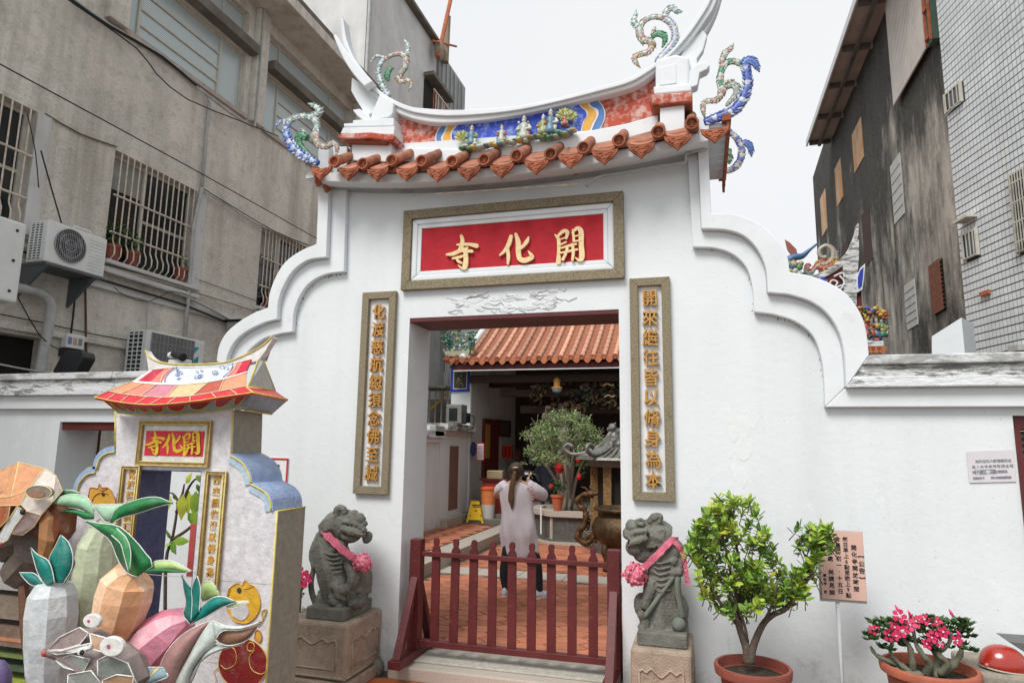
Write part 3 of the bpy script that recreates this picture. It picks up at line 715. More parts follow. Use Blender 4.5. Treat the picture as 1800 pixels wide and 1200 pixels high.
# ================================================================== grey rendered building on the left
BX = -8.5
def wallgrid(par, X, ys, zs, holes, nm, m, t=.25, sgn=-1):
    ys = sorted(set(ys+[a for h in holes for a in h[:2]])); zs = sorted(set(zs+[a for h in holes for a in h[2:4]])); mb = MB()
    for y0, y1 in zip(ys, ys[1:]):
        run = None
        for z0, z1 in zip(zs, zs[1:]):
            cy, cz = (y0+y1)/2, (z0+z1)/2
            if any(h[0] < cy < h[1] and h[2] < cz < h[3] for h in holes):
                if run is not None: mb.box(X, X+sgn*t, y0, y1, run, z0)
                run = None
            elif run is None: run = z0
        if run is not None: mb.box(X, X+sgn*t, y0, y1, run, zs[-1])
    # faces shared between neighbouring blocks are removed
    bm = bmesh.new(); o = mb.build(nm, m, par); bm.from_mesh(o.data); bmesh.ops.remove_doubles(bm, verts=bm.verts, dist=1e-4)
    seen = {}
    for f in bm.faces:
        k = tuple(round(c, 3) for c in f.calc_center_median())+(round(f.calc_area(), 4),); seen.setdefault(k, []).append(f)
    dl = [f for v in seen.values() if len(v) > 1 for f in v]; bmesh.ops.delete(bm, geom=dl, context='FACES'); bm.to_mesh(o.data); bm.free(); return o
lb = thing('apartment_building', 'old grey rendered building on the left with barred windows and wide louvred windows above', 'building', (BX, 4, 0))
holes = [(-.6, 1.2, 4.45, 6.1), (2.45, 4.17, 4.42, 6.13), (5.98, 7.7, 4.44, 6.12), (-1.4, .3, 8.12, 10.25), (2.12, 5.14, 8.12, 9.36), (2.12, 5.14, 9.66, 10.25), (5.78, 9.1, 8.12, 9.36), (5.78, 9.1, 9.66, 10.25), (-1.5, 1.75, 0, 3.08)]
wallgrid(lb, BX, [-6, 9.6], [0, 11.0], holes, 'wall', CONC)
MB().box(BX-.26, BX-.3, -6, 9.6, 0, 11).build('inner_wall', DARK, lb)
MB().box(BX-6, BX-.31, -6, 17, 0, 10.9).build('core', CONCD, lb)
def ywin(par, Y0, Y1, Z0, Z1, X, mull, trans, fm, gm, depth=.13, fw=.05, nm='window'):
    mb = MB(); x = X-depth
    for a, b, c, d in ((Y0,Y1,Z0,Z0+fw),(Y0,Y1,Z1-fw,Z1)): mb.box(x, x-.05, a, b, c, d)
    for y in (Y0+fw/2, Y1-fw/2)+tuple(mull): mb.box(x+.002, x-.052, y-fw/2, y+fw/2, Z0+.001, Z1-.001)
    for (y0, y1, z) in trans: mb.box(x-.004, x-.046, y0, y1, z-fw*.4, z+fw*.4)
    w = mb.build(nm, fm, par, bevel=.004)
    ms = [Y0+fw/2]+sorted(mull)+[Y1-fw/2]
    for a, b in zip(ms, ms[1:]): MB().box(x-.03, x-.036, a+fw/2+.001, b-fw/2-.001, Z0+fw+.001, Z1-fw-.001).build('pane', gm, w)
    return w
CREAMF = mat('cream_window_frame', (.52,.50,.44), .6, .12, 8, .1, dirt=.3, dirtcol=(.25,.22,.17), dscale=10)
BLINDS = bpy.data.materials.new('ribbed_glass'); BLINDS.use_nodes = True
_t = BLINDS.node_tree; _b = _t.nodes['Principled BSDF']; _g = _t.nodes.new('ShaderNodeNewGeometry'); _w = _t.nodes.new('ShaderNodeTexWave'); _w.bands_direction = 'Z'; _w.inputs['Scale'].default_value = 9; _w.inputs['Distortion'].default_value = .3
_r_ = _t.nodes.new('ShaderNodeValToRGB'); _r_.color_ramp.elements[0].color = (.30,.37,.38,1); _r_.color_ramp.elements[1].color = (.62,.70,.71,1)
_t.links.new(_g.outputs['Position'], _w.inputs['Vector']); _t.links.new(_w.outputs['Fac'], _r_.inputs[0]); _t.links.new(_r_.outputs[0], _b.inputs['Base Color']); _b.inputs['Roughness'].default_value = .25
def bars(win, Y0, Y1, Z0, Z1, X, n, zs, belly=True):
    h = Z1-Z0
    P = [(0, 0, 0), (0, 0, .04), (.055, 0, .10), (.055, 0, .2), (0, 0, .32), (0, 0, h)] if belly else [(0,0,0),(0,0,h)]
    me = MB().tube(P, .011, 6).mesh('iron_bar', [IRON])
    for i in range(n): shared('iron_bar', me, win, (X, Y0+(Y1-Y0)*(i+.5)/n, Z0))
    hm = MB().tube([(0, Y0-.02, 0), (0, Y1+.02, 0)], .016, 6).mesh('cross_bar', [IRON])
    for z in zs: shared('cross_bar', hm, win, (X+.012, 0, z))
for (a, b, c, d), mull in ((holes[0], (.1,.62)), (holes[1], (3.17,)), (holes[2], (6.72,))):
    w = ywin(lb, a, b, c, d, BX, mull, [((mull[-1]), b-.05, c+(d-c)*.48)], CREAMF, GLASS, fw=.06)
    MB().box(BX-.155, BX-.16, a+.06, (a+b)/2-.1, d-.55, d-.06).build('curtain', mat('grey_curtain', (.30,.31,.28), .8, .2, 5), w)
    bars(w, a+.04, b-.04, c-.02, d-.02, BX+.03, 14, (c+.42, c+1.0), True)
    MB().box(BX+.001, BX+.16, a-.08, b+.1, c-.09, c-.03).build('window_sill', CONC2, lb, bevel=.008)
    MB().box(BX+.001, BX+.035, b+.001, b+.20, c-.02, d).build('jamb_pilaster', CONC2, lb, bevel=.006)
for (a, b, c, d), mull in ((holes[4], (2.68, 4.52)), (holes[6], (6.27, 8.3))):
    ywin(lb, a, b, c, d, BX, mull, [(mull[0], mull[1], c+.3), (mull[0], mull[1], c+.58), (mull[0], mull[1], c+.88)], CREAMF, BLINDS, depth=.08)
    w2 = holes[holes.index((a, b, c, d))+1]; ywin(lb, *w2, BX, (mull[0], mull[1]), [], CREAMF, BLINDS, depth=.1)
    MB().box(BX+.001, BX+.22, a-.05, b+.1, d+.02, d+.22).build('sun_shade', CONCD, lb, bevel=.01)
    MB().box(BX+.001, BX+.05, a-.05, b+.1, c-.09, c-.005).build('window_sill', mat('sill_pink', (.42,.36,.32), .9, .2, 10), lb, bevel=.006)
ywin(lb, *holes[3], BX, (-.5,), [], CREAMF, BLINDS, depth=.1)
for y in (2.0, 5.30, 9.2): MB().box(BX+.001, BX+.12, y-.0, y+.34, 8.05, 10.48).build('pilaster', CONC, lb, bevel=.01)
MB().box(BX+.001, BX+.75, -6, 9.65, 10.50, 10.74).build('eave_slab', CONC, lb, bevel=.01)
MB().box(BX+.35, BX+.752, -6, 9.66, 10.741, 10.86).build('eave_edge', CONCD, lb, bevel=.01)
MB().box(BX+.001, BX+.06, -6, 9.6, 3.95, 4.06).build('string_course', CONC2, lb, bevel=.01)
MB().box(BX+.001, BX+.07, -6, 4.9, 3.12, 3.2).build('string_course', CONC, lb, bevel=.01)
MB().box(BX+.001, BX+.12, 2.3, 4.3, 4.20, 4.27).build('string_course', CONC2, lb, bevel=.01)
# conduits and cables fixed to the wall
def onwall(pts, X, r, nm, m, par=lb, n=2, seg=6, lab=None):
    return MB().tube(smoothline([atX(x, y, X) for x, y in pts], n), r, seg).build(nm, m, par, smooth=True, label=lab)
onwall([(368,180),(366,200),(355,330)], BX+.05, .028, 'conduit', GPIPE)
onwall([(355,330),(352,345),(340,400),(335,470),(325,590)], BX+.09, .035, 'conduit', GPIPE)
onwall([(130,0),(190,42),(280,95),(345,150),(362,168),(368,182)], BX+.05, .02, 'conduit', GPIPE)
onwall([(345,153),(400,195),(443,222),(449,212),(455,150),(462,50),(468,0)], BX+.15, .022, 'conduit', GPIPE)
onwall([(0,113),(350,303),(567,425)], BX+.6, .009, 'cable', WIRE)
onwall([(120,0),(240,85),(275,130),(330,175),(420,212),(490,240)], BX+.35, .010, 'cable', WIRE)
onwall([(125,0),(190,45),(285,100),(350,155)], BX+.12, .022, 'cable', WIRE)
onwall([(80,200),(140,235),(205,258)], BX+.02, .012, 'cable', CONCD)
onwall([(355,335),(400,360),(450,393),(540,430)], BX+.07, .022, 'conduit', CONC2)
onwall([(355,330),(420,370),(480,405),(545,432)], BX+.10, .008, 'cable', WIRE)
onwall([(40,415),(115,440),(190,478),(330,522),(420,572),(440,590)], BX+.10, .022, 'conduit', GPIPE)
onwall([(30,437),(100,468),(180,492),(280,522),(330,538),(400,567)], BX+.09, .018, 'cable', WIRE)
onwall([(40,430),(110,458),(190,470),(325,507),(455,548)], BX+.09, .024, 'conduit', CREAMF)
onwall([(200,505),(225,522),(262,530),(300,512),(335,520)], BX+.15, .006, 'cable', WIRE)
onwall([(262,530),(258,560),(256,640)], BX+.05, .012, 'conduit', GPIPE)
onwall([(345,490),(400,510),(455,530)], BX+.03, .006, 'cable', WIRE)
onwall([(72,265),(90,330),(108,392)], BX+.3, .010, 'cable', WIRE)
onwall([(48,200),(62,265),(68,330)], BX+.2, .007, 'cable', WIRE)
onwall([(25,505),(70,515),(88,535),(86,570),(76,620),(68,660)], BX+.2, .065, 'drain_pipe', GPIPE, n=4, seg=10)
onwall([(133,510),(128,560),(124,590)], BX+.05, .014, 'conduit', WIRE)
onwall([(150,500),(151,600),(152,660)], BX+.05, .016, 'conduit', mat('rusty_pipe', (.12,.06,.04), .8, .3, 10))
onwall([(30,520),(70,590),(105,615),(112,612)], BX+.25, .008, 'cable', WIRE)
onwall([(0,552),(80,568),(100,573),(180,590),(255,603)], BX+.04, .008, 'crack', DARK)
onwall([(0,640),(40,648),(90,655),(160,657)], BX+.5, .012, 'cable', GPIPE)
# items on the wall
def acunit(nm, lab, p0, p1, z0, z1, X0, X1, fan, grille):
    t = thing(nm, lab, 'air conditioner', (X0, p0, z0), 'air conditioner outdoor units on the left building')
    MB().box(X0, X1, p0, p1, z0, z1).build('casing', ACW, t, bevel=.015)
    cy, cz, R_ = fan
    if grille == 'round':
        mb = MB(); n = 28
        mb.prism([(X1+.001, cy+R_*cos(2*pi*i/n), cz+R_*sin(2*pi*i/n)) for i in range(n)], (.006, 0, 0)); g = mb.build('fan_opening', BLK, t)
        mb = MB()
        for k in range(17):
            y = cy-R_+2*R_*(k+.5)/17; h = sqrt(max(R_*R_-(y-cy)**2, 0)); mb.box(X1+.012, X1+.017, y-.0025, y+.0025, cz-h, cz+h)
        for q in (.35, .7, 1.0):
            mb.tube([(X1+.015, cy+q*R_*cos(2*pi*i/24), cz+q*R_*sin(2*pi*i/24)) for i in range(25)], .005, 5, cap=False)
        mb.build('fan_guard', mat('guard_grey', (.35,.36,.37), .5), g)
        mb = MB()
        for k in range(3):
            a = k*2*pi/3+.4; e = Vector((X1+.009, cy+R_*.85*cos(a), cz+R_*.85*sin(a))); c = Vector((X1+.009, cy, cz)); nn = Vector((0, -sin(a), cos(a)))
            mb.add([c+nn*.02, c-nn*.02, e-nn*.06, e+nn*.09], [(0,1,2,3)])
        mb.build('fan_blade', mat('blade_grey', (.12,.12,.13), .5), g)
        mb = MB()
        for k in range(10): mb.box(X1+.0, X1+.006, cy+R_+.06, p1-.03, z0+.06+.045*k, z0+.068+.045*k)
        mb.build('vent_ribs', ACW, t)
    else:
        y0, y1 = cy-R_*1.1, cy+R_*1.1
        g = MB().box(X1+.001, X1+.008, y0, y1, z0+.02, z0+.02+2*R_).build('fan_opening', mat('screen_grey', (.16,.16,.17), .5), t)
        mb = MB()
        for k in range(12): mb.box(X1+.012, X1+.016, y0+(y1-y0)*k/11-.003, y0+(y1-y0)*k/11+.003, z0+.02, z0+.02+2*R_)
        for k in range(7): mb.box(X1+.009, X1+.012, y0, y1, z0+.02+2*R_*k/6-.003, z0+.02+2*R_*k/6+.003)
        mb.build('fan_guard', mat('guard_grey', (.35,.36,.37), .5), g)
    # side grille facing the street end
    c = MB().box(X0+.05, X1-.06, p0-.004, p0-.001, z0+.04, z1-.03).build('side_opening', BLK, t)
    mb = MB(); nz = 14 if grille == 'round' else 12
    for k in range(nz): z = z0+.04+(z1-z0-.07)*(k+.5)/nz; mb.box(X0+.05, X1-.06, p0-.014, p0-.005, z-.009, z+.007)
    for k in range(4): x = X0+.05+(X1-X0-.11)*k/3; mb.box(x-.006, x+.006, p0-.016, p0-.004, z0+.03, z1-.02)
    mb.build('side_grille', ACW, c)
    return t
t = acunit('air_conditioner', 'white outdoor unit with a round fan on angle brackets beside the middle barred window', 1.17, 2.05, 3.99, 4.54, -8.32, -8.0, (1.50, 4.28, .225), 'round')
for y in (1.2, 1.9):
    MB().prism([(-8.44, y, 3.95), (-7.98, y, 3.95), (-8.44, y, 3.55)], (0, .035, 0)).build('bracket', mat('steel_bracket', (.10,.11,.12), .6), t)
MB().box(-8.44, -7.99, 1.19, 2.02, 3.952, 3.985).build('tray', mat('steel_bracket', (.10,.11,.12), .6), t)
MB().tube([(-8.1, 1.6, 4.54), (-8.1, 1.6, 4.6), (-8.1, 1.85, 4.6), (-8.1, 1.85, 4.54)], .015, 6).build('lifting_handle', ACW, t)
t = acunit('air_conditioner', 'white outdoor unit with a blue mark, behind the roof of the paper gate lantern', 2.90, 4.10, 2.55, 3.40, -8.38, -8.0, (3.42, 3.0, .40), 'square')
T_ = mat('cyan_mark', (.02,.30,.42), .5, .05)
mb = MB(); mb.prism([(-7.997, 3.82, 3.28), (-7.997, 3.98, 3.28), (-7.997, 3.82, 3.10)], (.002, 0, 0)); mb.prism([(-7.997, 3.84, 3.04), (-7.997, 3.98, 3.14), (-7.997, 3.98, 3.02), (-7.997, 3.84, 3.02)], (.002, 0, 0)); mb.build('logo', T_, t)
# large white unit cut by the left edge of the view
t = thing('air_conditioner', 'big plain white outdoor unit on the grey wall, cut by the photo edge', 'air conditioner', (-7.6, .4, 3.5), 'air conditioner outdoor units on the left building')
a = atX(42, 392, -7.6); b = atX(38, 535, -7.6)
MB().box(-8.1, -7.6, -.6, (a.y+b.y)/2, b.z, a.z).build('casing', ACW, t, bevel=.03)
for z in (a.z-.12, b.z+.12, (a.z+b.z)/2): MB().box(-7.599, -7.592, a.y-.08, a.y-.05, z-.01, z+.02).build('screw', BLK, t)
MB().box(-8.49, -8.09, -.4, .1, b.z+.1, b.z+.2).build('bracket', BLK, t)
# junction box, meter, satellite-like speaker, lamp
jb = thing('junction_box', 'small grey electrical box with coloured labels on the grey wall above the black dish', 'electrical box', tuple(atX(121, 605, BX+.05)))
p = atX(121, 600, BX+.02); MB().box(BX+.02, BX+.12, p.y-.12, p.y+.16, p.z-.10, p.z+.10).build('box', ACW, jb, bevel=.01)
for k, c in enumerate(((.2,.25,.45),(.5,.35,.25),(.25,.25,.25))): MB().box(BX+.121, BX+.124, p.y-.10+k*.08, p.y-.04+k*.08, p.z-.05, p.z+.05).build('breaker', mat('breaker_%d' % k, c, .5), jb)
MB().box(BX+.0, BX+.1, p.y-.12, p.y+.16, p.z-.22, p.z-.11).build('base', BLK, jb)
P = [(108,622),(118,615),(145,617),(147,628),(130,658),(95,660),(92,652)]
sd = thing('flood_lamp', 'black tilted flood lamp rising behind the weathered coping of the left wall', 'lamp', tuple(at(115, 660, 1.1)))
MB().prism([at(x, y, 1.1) for x, y in P], (-.05, .22, .0)).build('housing', BLK, sd, bevel=.02)
MB().tube(smoothline([at(x, y, 1.2) for x, y in ((90,662),(92,655),(100,652),(108,656))], 3), .015, 6).build('bracket', ACW, sd)
cm = thing('security_camera', 'white and black security camera behind the paper roof, before the blue-marked unit', 'camera', tuple(at(305, 640, 1.0)))
MB().prism([at(x, y, .8) for x, y in ((295,632),(320,630),(320,645),(295,645))], (0, .15, 0)).build('base', ACW, cm, bevel=.01)
MB().tube([at(304, 622, .8), at(322, 628, .75)], [.03, .045], 10).build('camera_head', BLK, cm)
MB().ball(at(300, 624, .82), .035, 10, 8).build('lens_ball', ACW, cm)
lm = thing('wall_lamp', 'small lamp bracket on the grey wall just left of the lower gate shoulder', 'lamp', tuple(atX(418, 575, BX+.3)))
p = atX(415, 572, BX+.2); MB().box(p.x-.1, p.x+.15, p.y-.15, p.y+.15, p.z-.1, p.z+.05).build('housing', mat('guard_grey', (.35,.36,.37), .5), lm, bevel=.02)
MB().box(p.x-.1, p.x+.25, p.y-.2, p.y+.2, p.z+.06, p.z+.08).build('hood', BLK, lm)
# potted plants inside the bars
def leafclump(mb, c, R_, n, s_, cols, flat=.8):
    for _ in range(n):
        d = Vector((random.gauss(0, 1), random.gauss(0, 1), random.gauss(0, 1))).normalized()*R_*random.random()**.4
        p = Vector(c)+Vector((d.x, d.y, d.z*flat)); leaf(mb, p, s_*random.uniform(.6, 1.3), random.choice(cols))
def leaf(mb, p, L_, col, d=None, w=.38, fold=.12):
    d = d or Vector((random.gauss(0, 1), random.gauss(0, 1), random.gauss(.2, .8))).normalized()
    u = d.cross(Vector((random.gauss(0, 1), random.gauss(0, 1), random.gauss(0, 1)))).normalized(); n_ = d.cross(u)
    k = random.uniform(.8, 1.2); mb.col = (col[0]*k, col[1]*k, col[2]*k)
    a = p; e = p+d*L_; m1 = p+d*L_*.45+u*L_*w*.5+n_*L_*fold; m2 = p+d*L_*.45-u*L_*w*.5+n_*L_*fold; c = p+d*L_*.5
    mb.add([a, m1, e, m2, c], [(0, 1, 4), (1, 2, 4), (2, 3, 4), (3, 0, 4)])
GR = [(.045,.11,.025),(.06,.14,.03),(.03,.08,.02)]
for (y, z, lab) in ((2.62, 4.42, 'leafy clay pot behind the middle barred window, the one nearest the round-fan unit'), (2.98, 4.42, 'leafy clay pot beside the mullion of the middle barred window'), (3.98, 4.42, 'red pot at the right end of the middle barred window'), (6.4, 4.44, 'red pot with trailing leaves behind the bars nearest the gate')):
    t = thing('flower_pot', lab, 'potted plant', (BX-.05, y, z), 'flower pots behind the window bars')
    MB().lathe((BX-.03, y, z), [(.08, 0), (.11, .2), (.125, .2), (.125, .25), (.10, .25), (.09, .22)], 12).build('pot', POT, t)
    mb = MB(); leafclump(mb, (BX-.03, y, z+.42), .2, 90 if y < 3.5 or y > 6 else 25, .09, GR); mb.build('foliage', LEAFA, t)
# taller pale building behind it
tb = thing('apartment_building', 'taller pale grey building with a small caged balcony, beyond the old grey one', 'building', (BX, 13, 0))
MB().box(BX-.02, BX-8, 9.7, 14.6, 0, 15.4).build('wall', CONC2, tb)
MB().box(BX+.06, BX-8, 14.62, 17.25, 0, 15.4).build('wall', mat('grey_cladding', (.30,.31,.31), .8, .15, 1.5, .2, 20, streak=(.5, 3)), tb)
MB().box(BX+.02, BX+.07, 9.8, 10.35, 0, 15.4).build('pilaster', CONC2, tb)
MB().box(BX+.0, BX+.012, 10.36, 10.40, 0, 15.4).build('joint', DARK, tb)
MB().tube([(BX+.05, 9.72, 0), (BX+.05, 9.72, 15.3)], .05, 8).build('drain_pipe', GPIPE, tb)
for k in range(6): MB().tube([(BX+.09, 14.9+k*.4, 11), (BX+.09, 14.9+k*.4, 15.35)], .025, 5).build('rib', GPIPE, tb)
MB().box(BX+.2, BX-8, 9.7, 14.7, 15.41, 15.52).build('roof_edge', CONCD, tb)
MB().box(BX+.2, BX-8, 9.7, 11.6, 17.2, 17.35).build('roof_shed', mat('dark_sheet', (.08,.08,.09), .7), tb)
MB().box(BX-1, BX-7, 9.9, 11.2, 15.55, 17.2).build('roof_shed_wall', CONCD, tb)
RUST = mat('rusty_orange_metal', (.40,.12,.06), .8, .3, 10)
p = [atX(770, 100, BX+.3), atX(792, 0, BX+.3)]; MB().tube(p, .07, 6).build('roof_pole', RUST, tb)
MB().tube([atX(783, 110, BX+.2), atX(787, 30, BX+.2)], .12, 8).build('roof_pole', mat('old_wood', (.3,.24,.18), .9), tb)
MB().tube([atX(760, 72, BX+.3), atX(802, 82, BX+.3)], .04, 6).build('roof_pole', RUST, tb)
MB().ball(atX(772, 90, BX+.25), (.18, .22, .38), 8, 6).build('roof_bundle', mat('old_wood', (.3,.24,.18), .9), tb)
q0, q1 = atX(748, 190, BX+.1), atX(782, 190, BX+.1)
q2 = atX(748, 158, BX+.1)
bal = MB().box(BX+.001, BX+.35, q0.y, q1.y+.25, q2.z+.55, q2.z+.68).build('balcony_canopy', CONCD, tb)
MB().box(BX+.0, BX+.02, q0.y+.05, q1.y+.2, q0.z-1.3, q2.z+.5).build('balcony_recess', DARK, tb)
cg = MB().box(BX+.36, BX+.40, q0.y, q1.y+.2, q2.z-.02, q2.z+.03).build('balcony_cage', IRON, tb)
for k in range(11): MB().box(BX+.36, BX+.385, q0.y+(q1.y+.2-q0.y)*k/10, q0.y+(q1.y+.2-q0.y)*k/10+.03, q0.z-1.2, q2.z-.021).build('cage_bar', IRON if k % 3 else RUST, cg)
onw = [(640,0),(700,70),(760,150)]

# ================================================================== right side: blackened building
DXX = 4.6
rbg = thing('apartment_building', 'dark mould-blackened concrete building with boarded windows and an awning roof on the right', 'building', (DXX, 15, 0))
rt_ = atX(1420, 250, DXX+.0)
wy0, wy1 = 7.6, 22.6
MB().prism([(DXX, wy0, 0), (DXX, wy1, 0), (DXX, wy1, 12.6), (DXX, 19.5, 12.9), (DXX, 18.2, 12.9), (DXX, wy0, 12.9)], (7, 0, 0)).build('wall', BLACKC, rbg)
def pxbox(par, q, X, d, nm, m, bevel=0, lab=None):
    P = [atX(x, y, X) for x, y in q]; ys = sorted(p.y for p in P); zs = sorted(p.z for p in P); h = len(P)//2
    a = (sum(ys[:h])/h, sum(ys[h:])/h, sum(zs[:h])/h, sum(zs[h:])/h)
    o = MB().box(X-d, X+.02, *a).build(nm, m, par, bevel=bevel, label=lab); return o, a
BOARD = mat('orange_board', (.55,.26,.10), .85, (.55,.42,.28), 2.5, .2, 30, dirt=.3, dirtcol=(.3,.2,.12), dscale=6)
WSH = mat('pale_shutter', (.50,.50,.47), .7, .12, 4, .1, dirt=.3, dirtcol=(.3,.28,.24), dscale=4)
for q, m in ((((1497,235),(1517,205),(1517,280),(1504,303)), BOARD), (((1467,300),(1478,277),(1483,345),(1473,363)), BOARD), (((1441,350),(1449,338),(1457,398),(1447,414)), BOARD), (((1563,292),(1582,274),(1592,375),(1576,391)), WSH), (((1590,503),(1607,490),(1616,570),(1596,580)), WSH)):
    o, a = pxbox(rbg, q, DXX, .02, 'window_board', m, .005)
    if m is WSH:
        mb = MB()
        for k in range(1, 6): z = a[2]+(a[3]-a[2])*k/6; mb.box(DXX-.030, DXX-.0205, a[0], a[1], z-.012, z+.012)
        mb.build('shutter_rib', GPIPE, o)
    else: MB().box(DXX-.030, DXX-.0205, (a[0]+a[1])/2-.02, (a[0]+a[1])/2+.02, a[2], a[3]).build('batten', CREAMF, o)
for q in (((1515,378),(1528,360),(1534,455),(1520,470)), ((1480,432),(1492,420),(1492,455),(1482,470))):
    pxbox(rbg, q, DXX, .01, 'window_opening', mat('dark_red_shutter', (.06,.028,.024), .8, .3, 6), 0)
o, a = pxbox(rbg, ((1637,467),(1657,455),(1665,545),(1645,552)), DXX, .02, 'window_opening', DARK)
mb = MB()
for k in range(10): y = a[0]+(a[1]-a[0])*(k+.5)/10; mb.box(DXX-.07, DXX-.05, y-.015, y+.015, a[2], a[3])
for k in range(12): z = a[2]+(a[3]-a[2])*(k+.5)/12; mb.box(DXX-.048, DXX-.03, a[0], a[1], z-.012, z+.012)
mb.build('rusty_grille', mat('rust_grille', (.20,.08,.05), .8, .3, 12), o)
# corrugated sheet with awning
P = [atX(x, y, DXX-.12) for x, y in ((1556,47),(1571,187),(1634,82),(1625,-60))]
z0 = P[1].z; y1 = P[1].y; y0 = P[2].y
mb = MB(); n = 26
CORR = mat('corrugated_sheet', (.56,.52,.48), .6, .1, 2, .05, dirt=.2, dirtcol=(.35,.25,.18), dscale=3)
for k in range(n):
    y = y0+(y1-y0)*k/n; w = (y1-y0)/n; mb.box(DXX-.14, DXX-.10, y+.004, y+w*.62, z0, 13.4); mb.box(DXX-.12, DXX-.10, y+w*.62+.001, y+w, z0, 13.4)
mb.build('corrugated_sheet', CORR, rbg)
mb = MB()
for k in range(7): mb.box(DXX-.2, DXX-.16, y0-.28, y0-.02, z0+.6*k, z0+.6*k+.05)
mb.box(DXX-.2, DXX-.16, y0-.30, y0-.26, z0-.1, 13.4); mb.box(DXX-.2, DXX-.16, y0-.06, y0-.02, z0-.1, 13.4); mb.build('ladder_frame', RUST, rbg)
MB().box(DXX-.15, DXX-.02, y0-.3, y0-.0, z0-.1, 13.4).build('green_pane', mat('green_pane', (.10,.16,.12), .4), rbg)
# awning: sloping roof out over the wall on struts
AZ = 14.4; AX = DXX-.75
AWN = mat('awning_sheet', (.52,.46,.42), .8, .15, 2, .1)
A0 = atX(1420, 250, AX)
MB().box(AX, DXX+3, 8, A0.y, A0.z-.02, A0.z+.04).build('awning', AWN, rbg)
MB().box(AX-.05, AX-.001, 8, A0.y+.1, A0.z-.12, A0.z+.10).build('gutter', mat('white_gutter', (.6,.6,.6), .5, .1), rbg, bevel=.01)
for k in range(8):
    y = A0.y-.1-k*1.9
    MB().box(AX+.03, DXX+.4, y-.05, y+.05, A0.z-.16, A0.z-.03).build('awning_rafter', CONCD, rbg)
    MB().box(DXX-.05, DXX+.05, y-.06, y+.06, 12.4, A0.z-.17).build('awning_post', GPIPE, rbg)
MB().box(AX+.3, AX+.4, 8, A0.y-.05, A0.z-.22, A0.z-.165).build('awning_purlin', CONCD, rbg)
MB().box(DXX+.2, DXX+.3, 8, 17.5, 12.85, 14.3).build('parapet', mat('pale_panel', (.6,.62,.63), .7), rbg)

# small white gable by the tiled wall
wg = MB().prism([at(x, y, 3.0) for x, y in ((1638,591),(1690,558),(1698,640),(1638,640))], (.25, .4, 0)).build('white_gable', WTRIM)
tag(wg, 'small white wall end with a sloping top at the foot of the tiled building', 'wall')

# ================================================================== tiled building nearest on the right
C0 = at(1693, 500, 6.4); C0.z = 0
dirv = Vector((.2205, -1, 0)).normalized()      # towards the camera
nrm = Vector((-dirv.y, dirv.x, 0)); nrm = -nrm if nrm.x > 0 else nrm
tbld = thing('tiled_building', 'building faced with small pale blue-grey tiles at the right edge of the photo', 'building', tuple(C0))
e = C0+dirv*6
MB().prism([C0, e, e+Vector((6, 0, 0)), C0+Vector((6, .5, 0))], (0, 0, 17)).build('wall', mat('dark_grout', (.06,.065,.07), .9, .1, 3), tbld)
rotz = atan2(dirv.y, dirv.x)
TS, TZ = .080, .112
TLM = mat('pale_wall_tile', (.66,.70,.71), .45, .10, 1.2, .05, 30, dirt=.2, dirtcol=(.33,.34,.33), dscale=1.3, obj_rand=.07, spec=.5)
tmm = MB().box(-TS/2+.0062, TS/2-.0062, -.004, 0, -TZ/2+.009, TZ/2-.009).mesh('wall_tile', [TLM])
def onT(u, z): return C0+dirv*u+nrm*.0+Vector((0, 0, z))
cands = []
hole = []
def tu(px, py):                       # u,z of a sight line on the tiled wall
    r = _ray(px, py); n_ = nrm; t = (C0-CAM).dot(n_)/r.dot(n_); p = CAM+r*t; return (p-C0).dot(dirv), p.z
WN = [[tu(1663,170), tu(1692,143), tu(1692,178), tu(1668,198)], [tu(1696,412), tu(1720,404), tu(1722,446), tu(1698,457)], [tu(1783,305), tu(1815,290), tu(1815,430), tu(1790,450)]]
for w in WN:
    us = sorted(a for a, b in w); zs = sorted(b for a, b in w); hole.append(((us[0]+us[1])/2, (us[2]+us[3])/2, (zs[0]+zs[1])/2, (zs[2]+zs[3])/2))
for iz in range(14, 140):
    for iu in range(0, 42):
        u = TS*(iu+.5); z = TZ*(iz+.5)
        if any(h[0]-.02 < u < h[1]+.02 and h[2]-.02 < z < h[3]+.02 for h in hole): continue
        p = onT(u, z); dd = (p-CAM); fwd = dd.dot(_f)
        if fwd <= .5: continue
        sx = 900+FPX*dd.dot(_r2)/fwd; sy = 600-FPX*dd.dot(_u2)/fwd
        vis = 0 < sx < 1815 and -15 < sy < 640
        cands.append((0 if vis else 1, fwd, u, z))
cands.sort()
mbt = MB(); cu = dirv*(TS/2-.0062); cn = nrm*.0035; cz = Vector((0, 0, TZ/2-.009))
for k, (vv, fw_, u, z) in enumerate(cands):
    p = onT(u, z)+nrm*.001
    if k < 295: 
        o = shared('wall_tile', tmm, tbld, onT(u, z)+nrm*.0, (0, 0, rotz)); 
        if nrm.dot(Matrix.Rotation(rotz, 3, 'Z') @ Vector((0, -1, 0))) < 0: o.rotation_euler = (0, 0, rotz+pi)
    else:
        mbt.obox(p+nrm*random.uniform(-.001, .001), cu, cn, cz)
mbt.build('wall_tiles', mat('pale_wall_tile_far', (.66,.70,.71), .45, .12, 2.0, .05, 30, dirt=.2, dirtcol=(.33,.34,.33), dscale=1.3, spec=.5), tbld, kind='stuff')
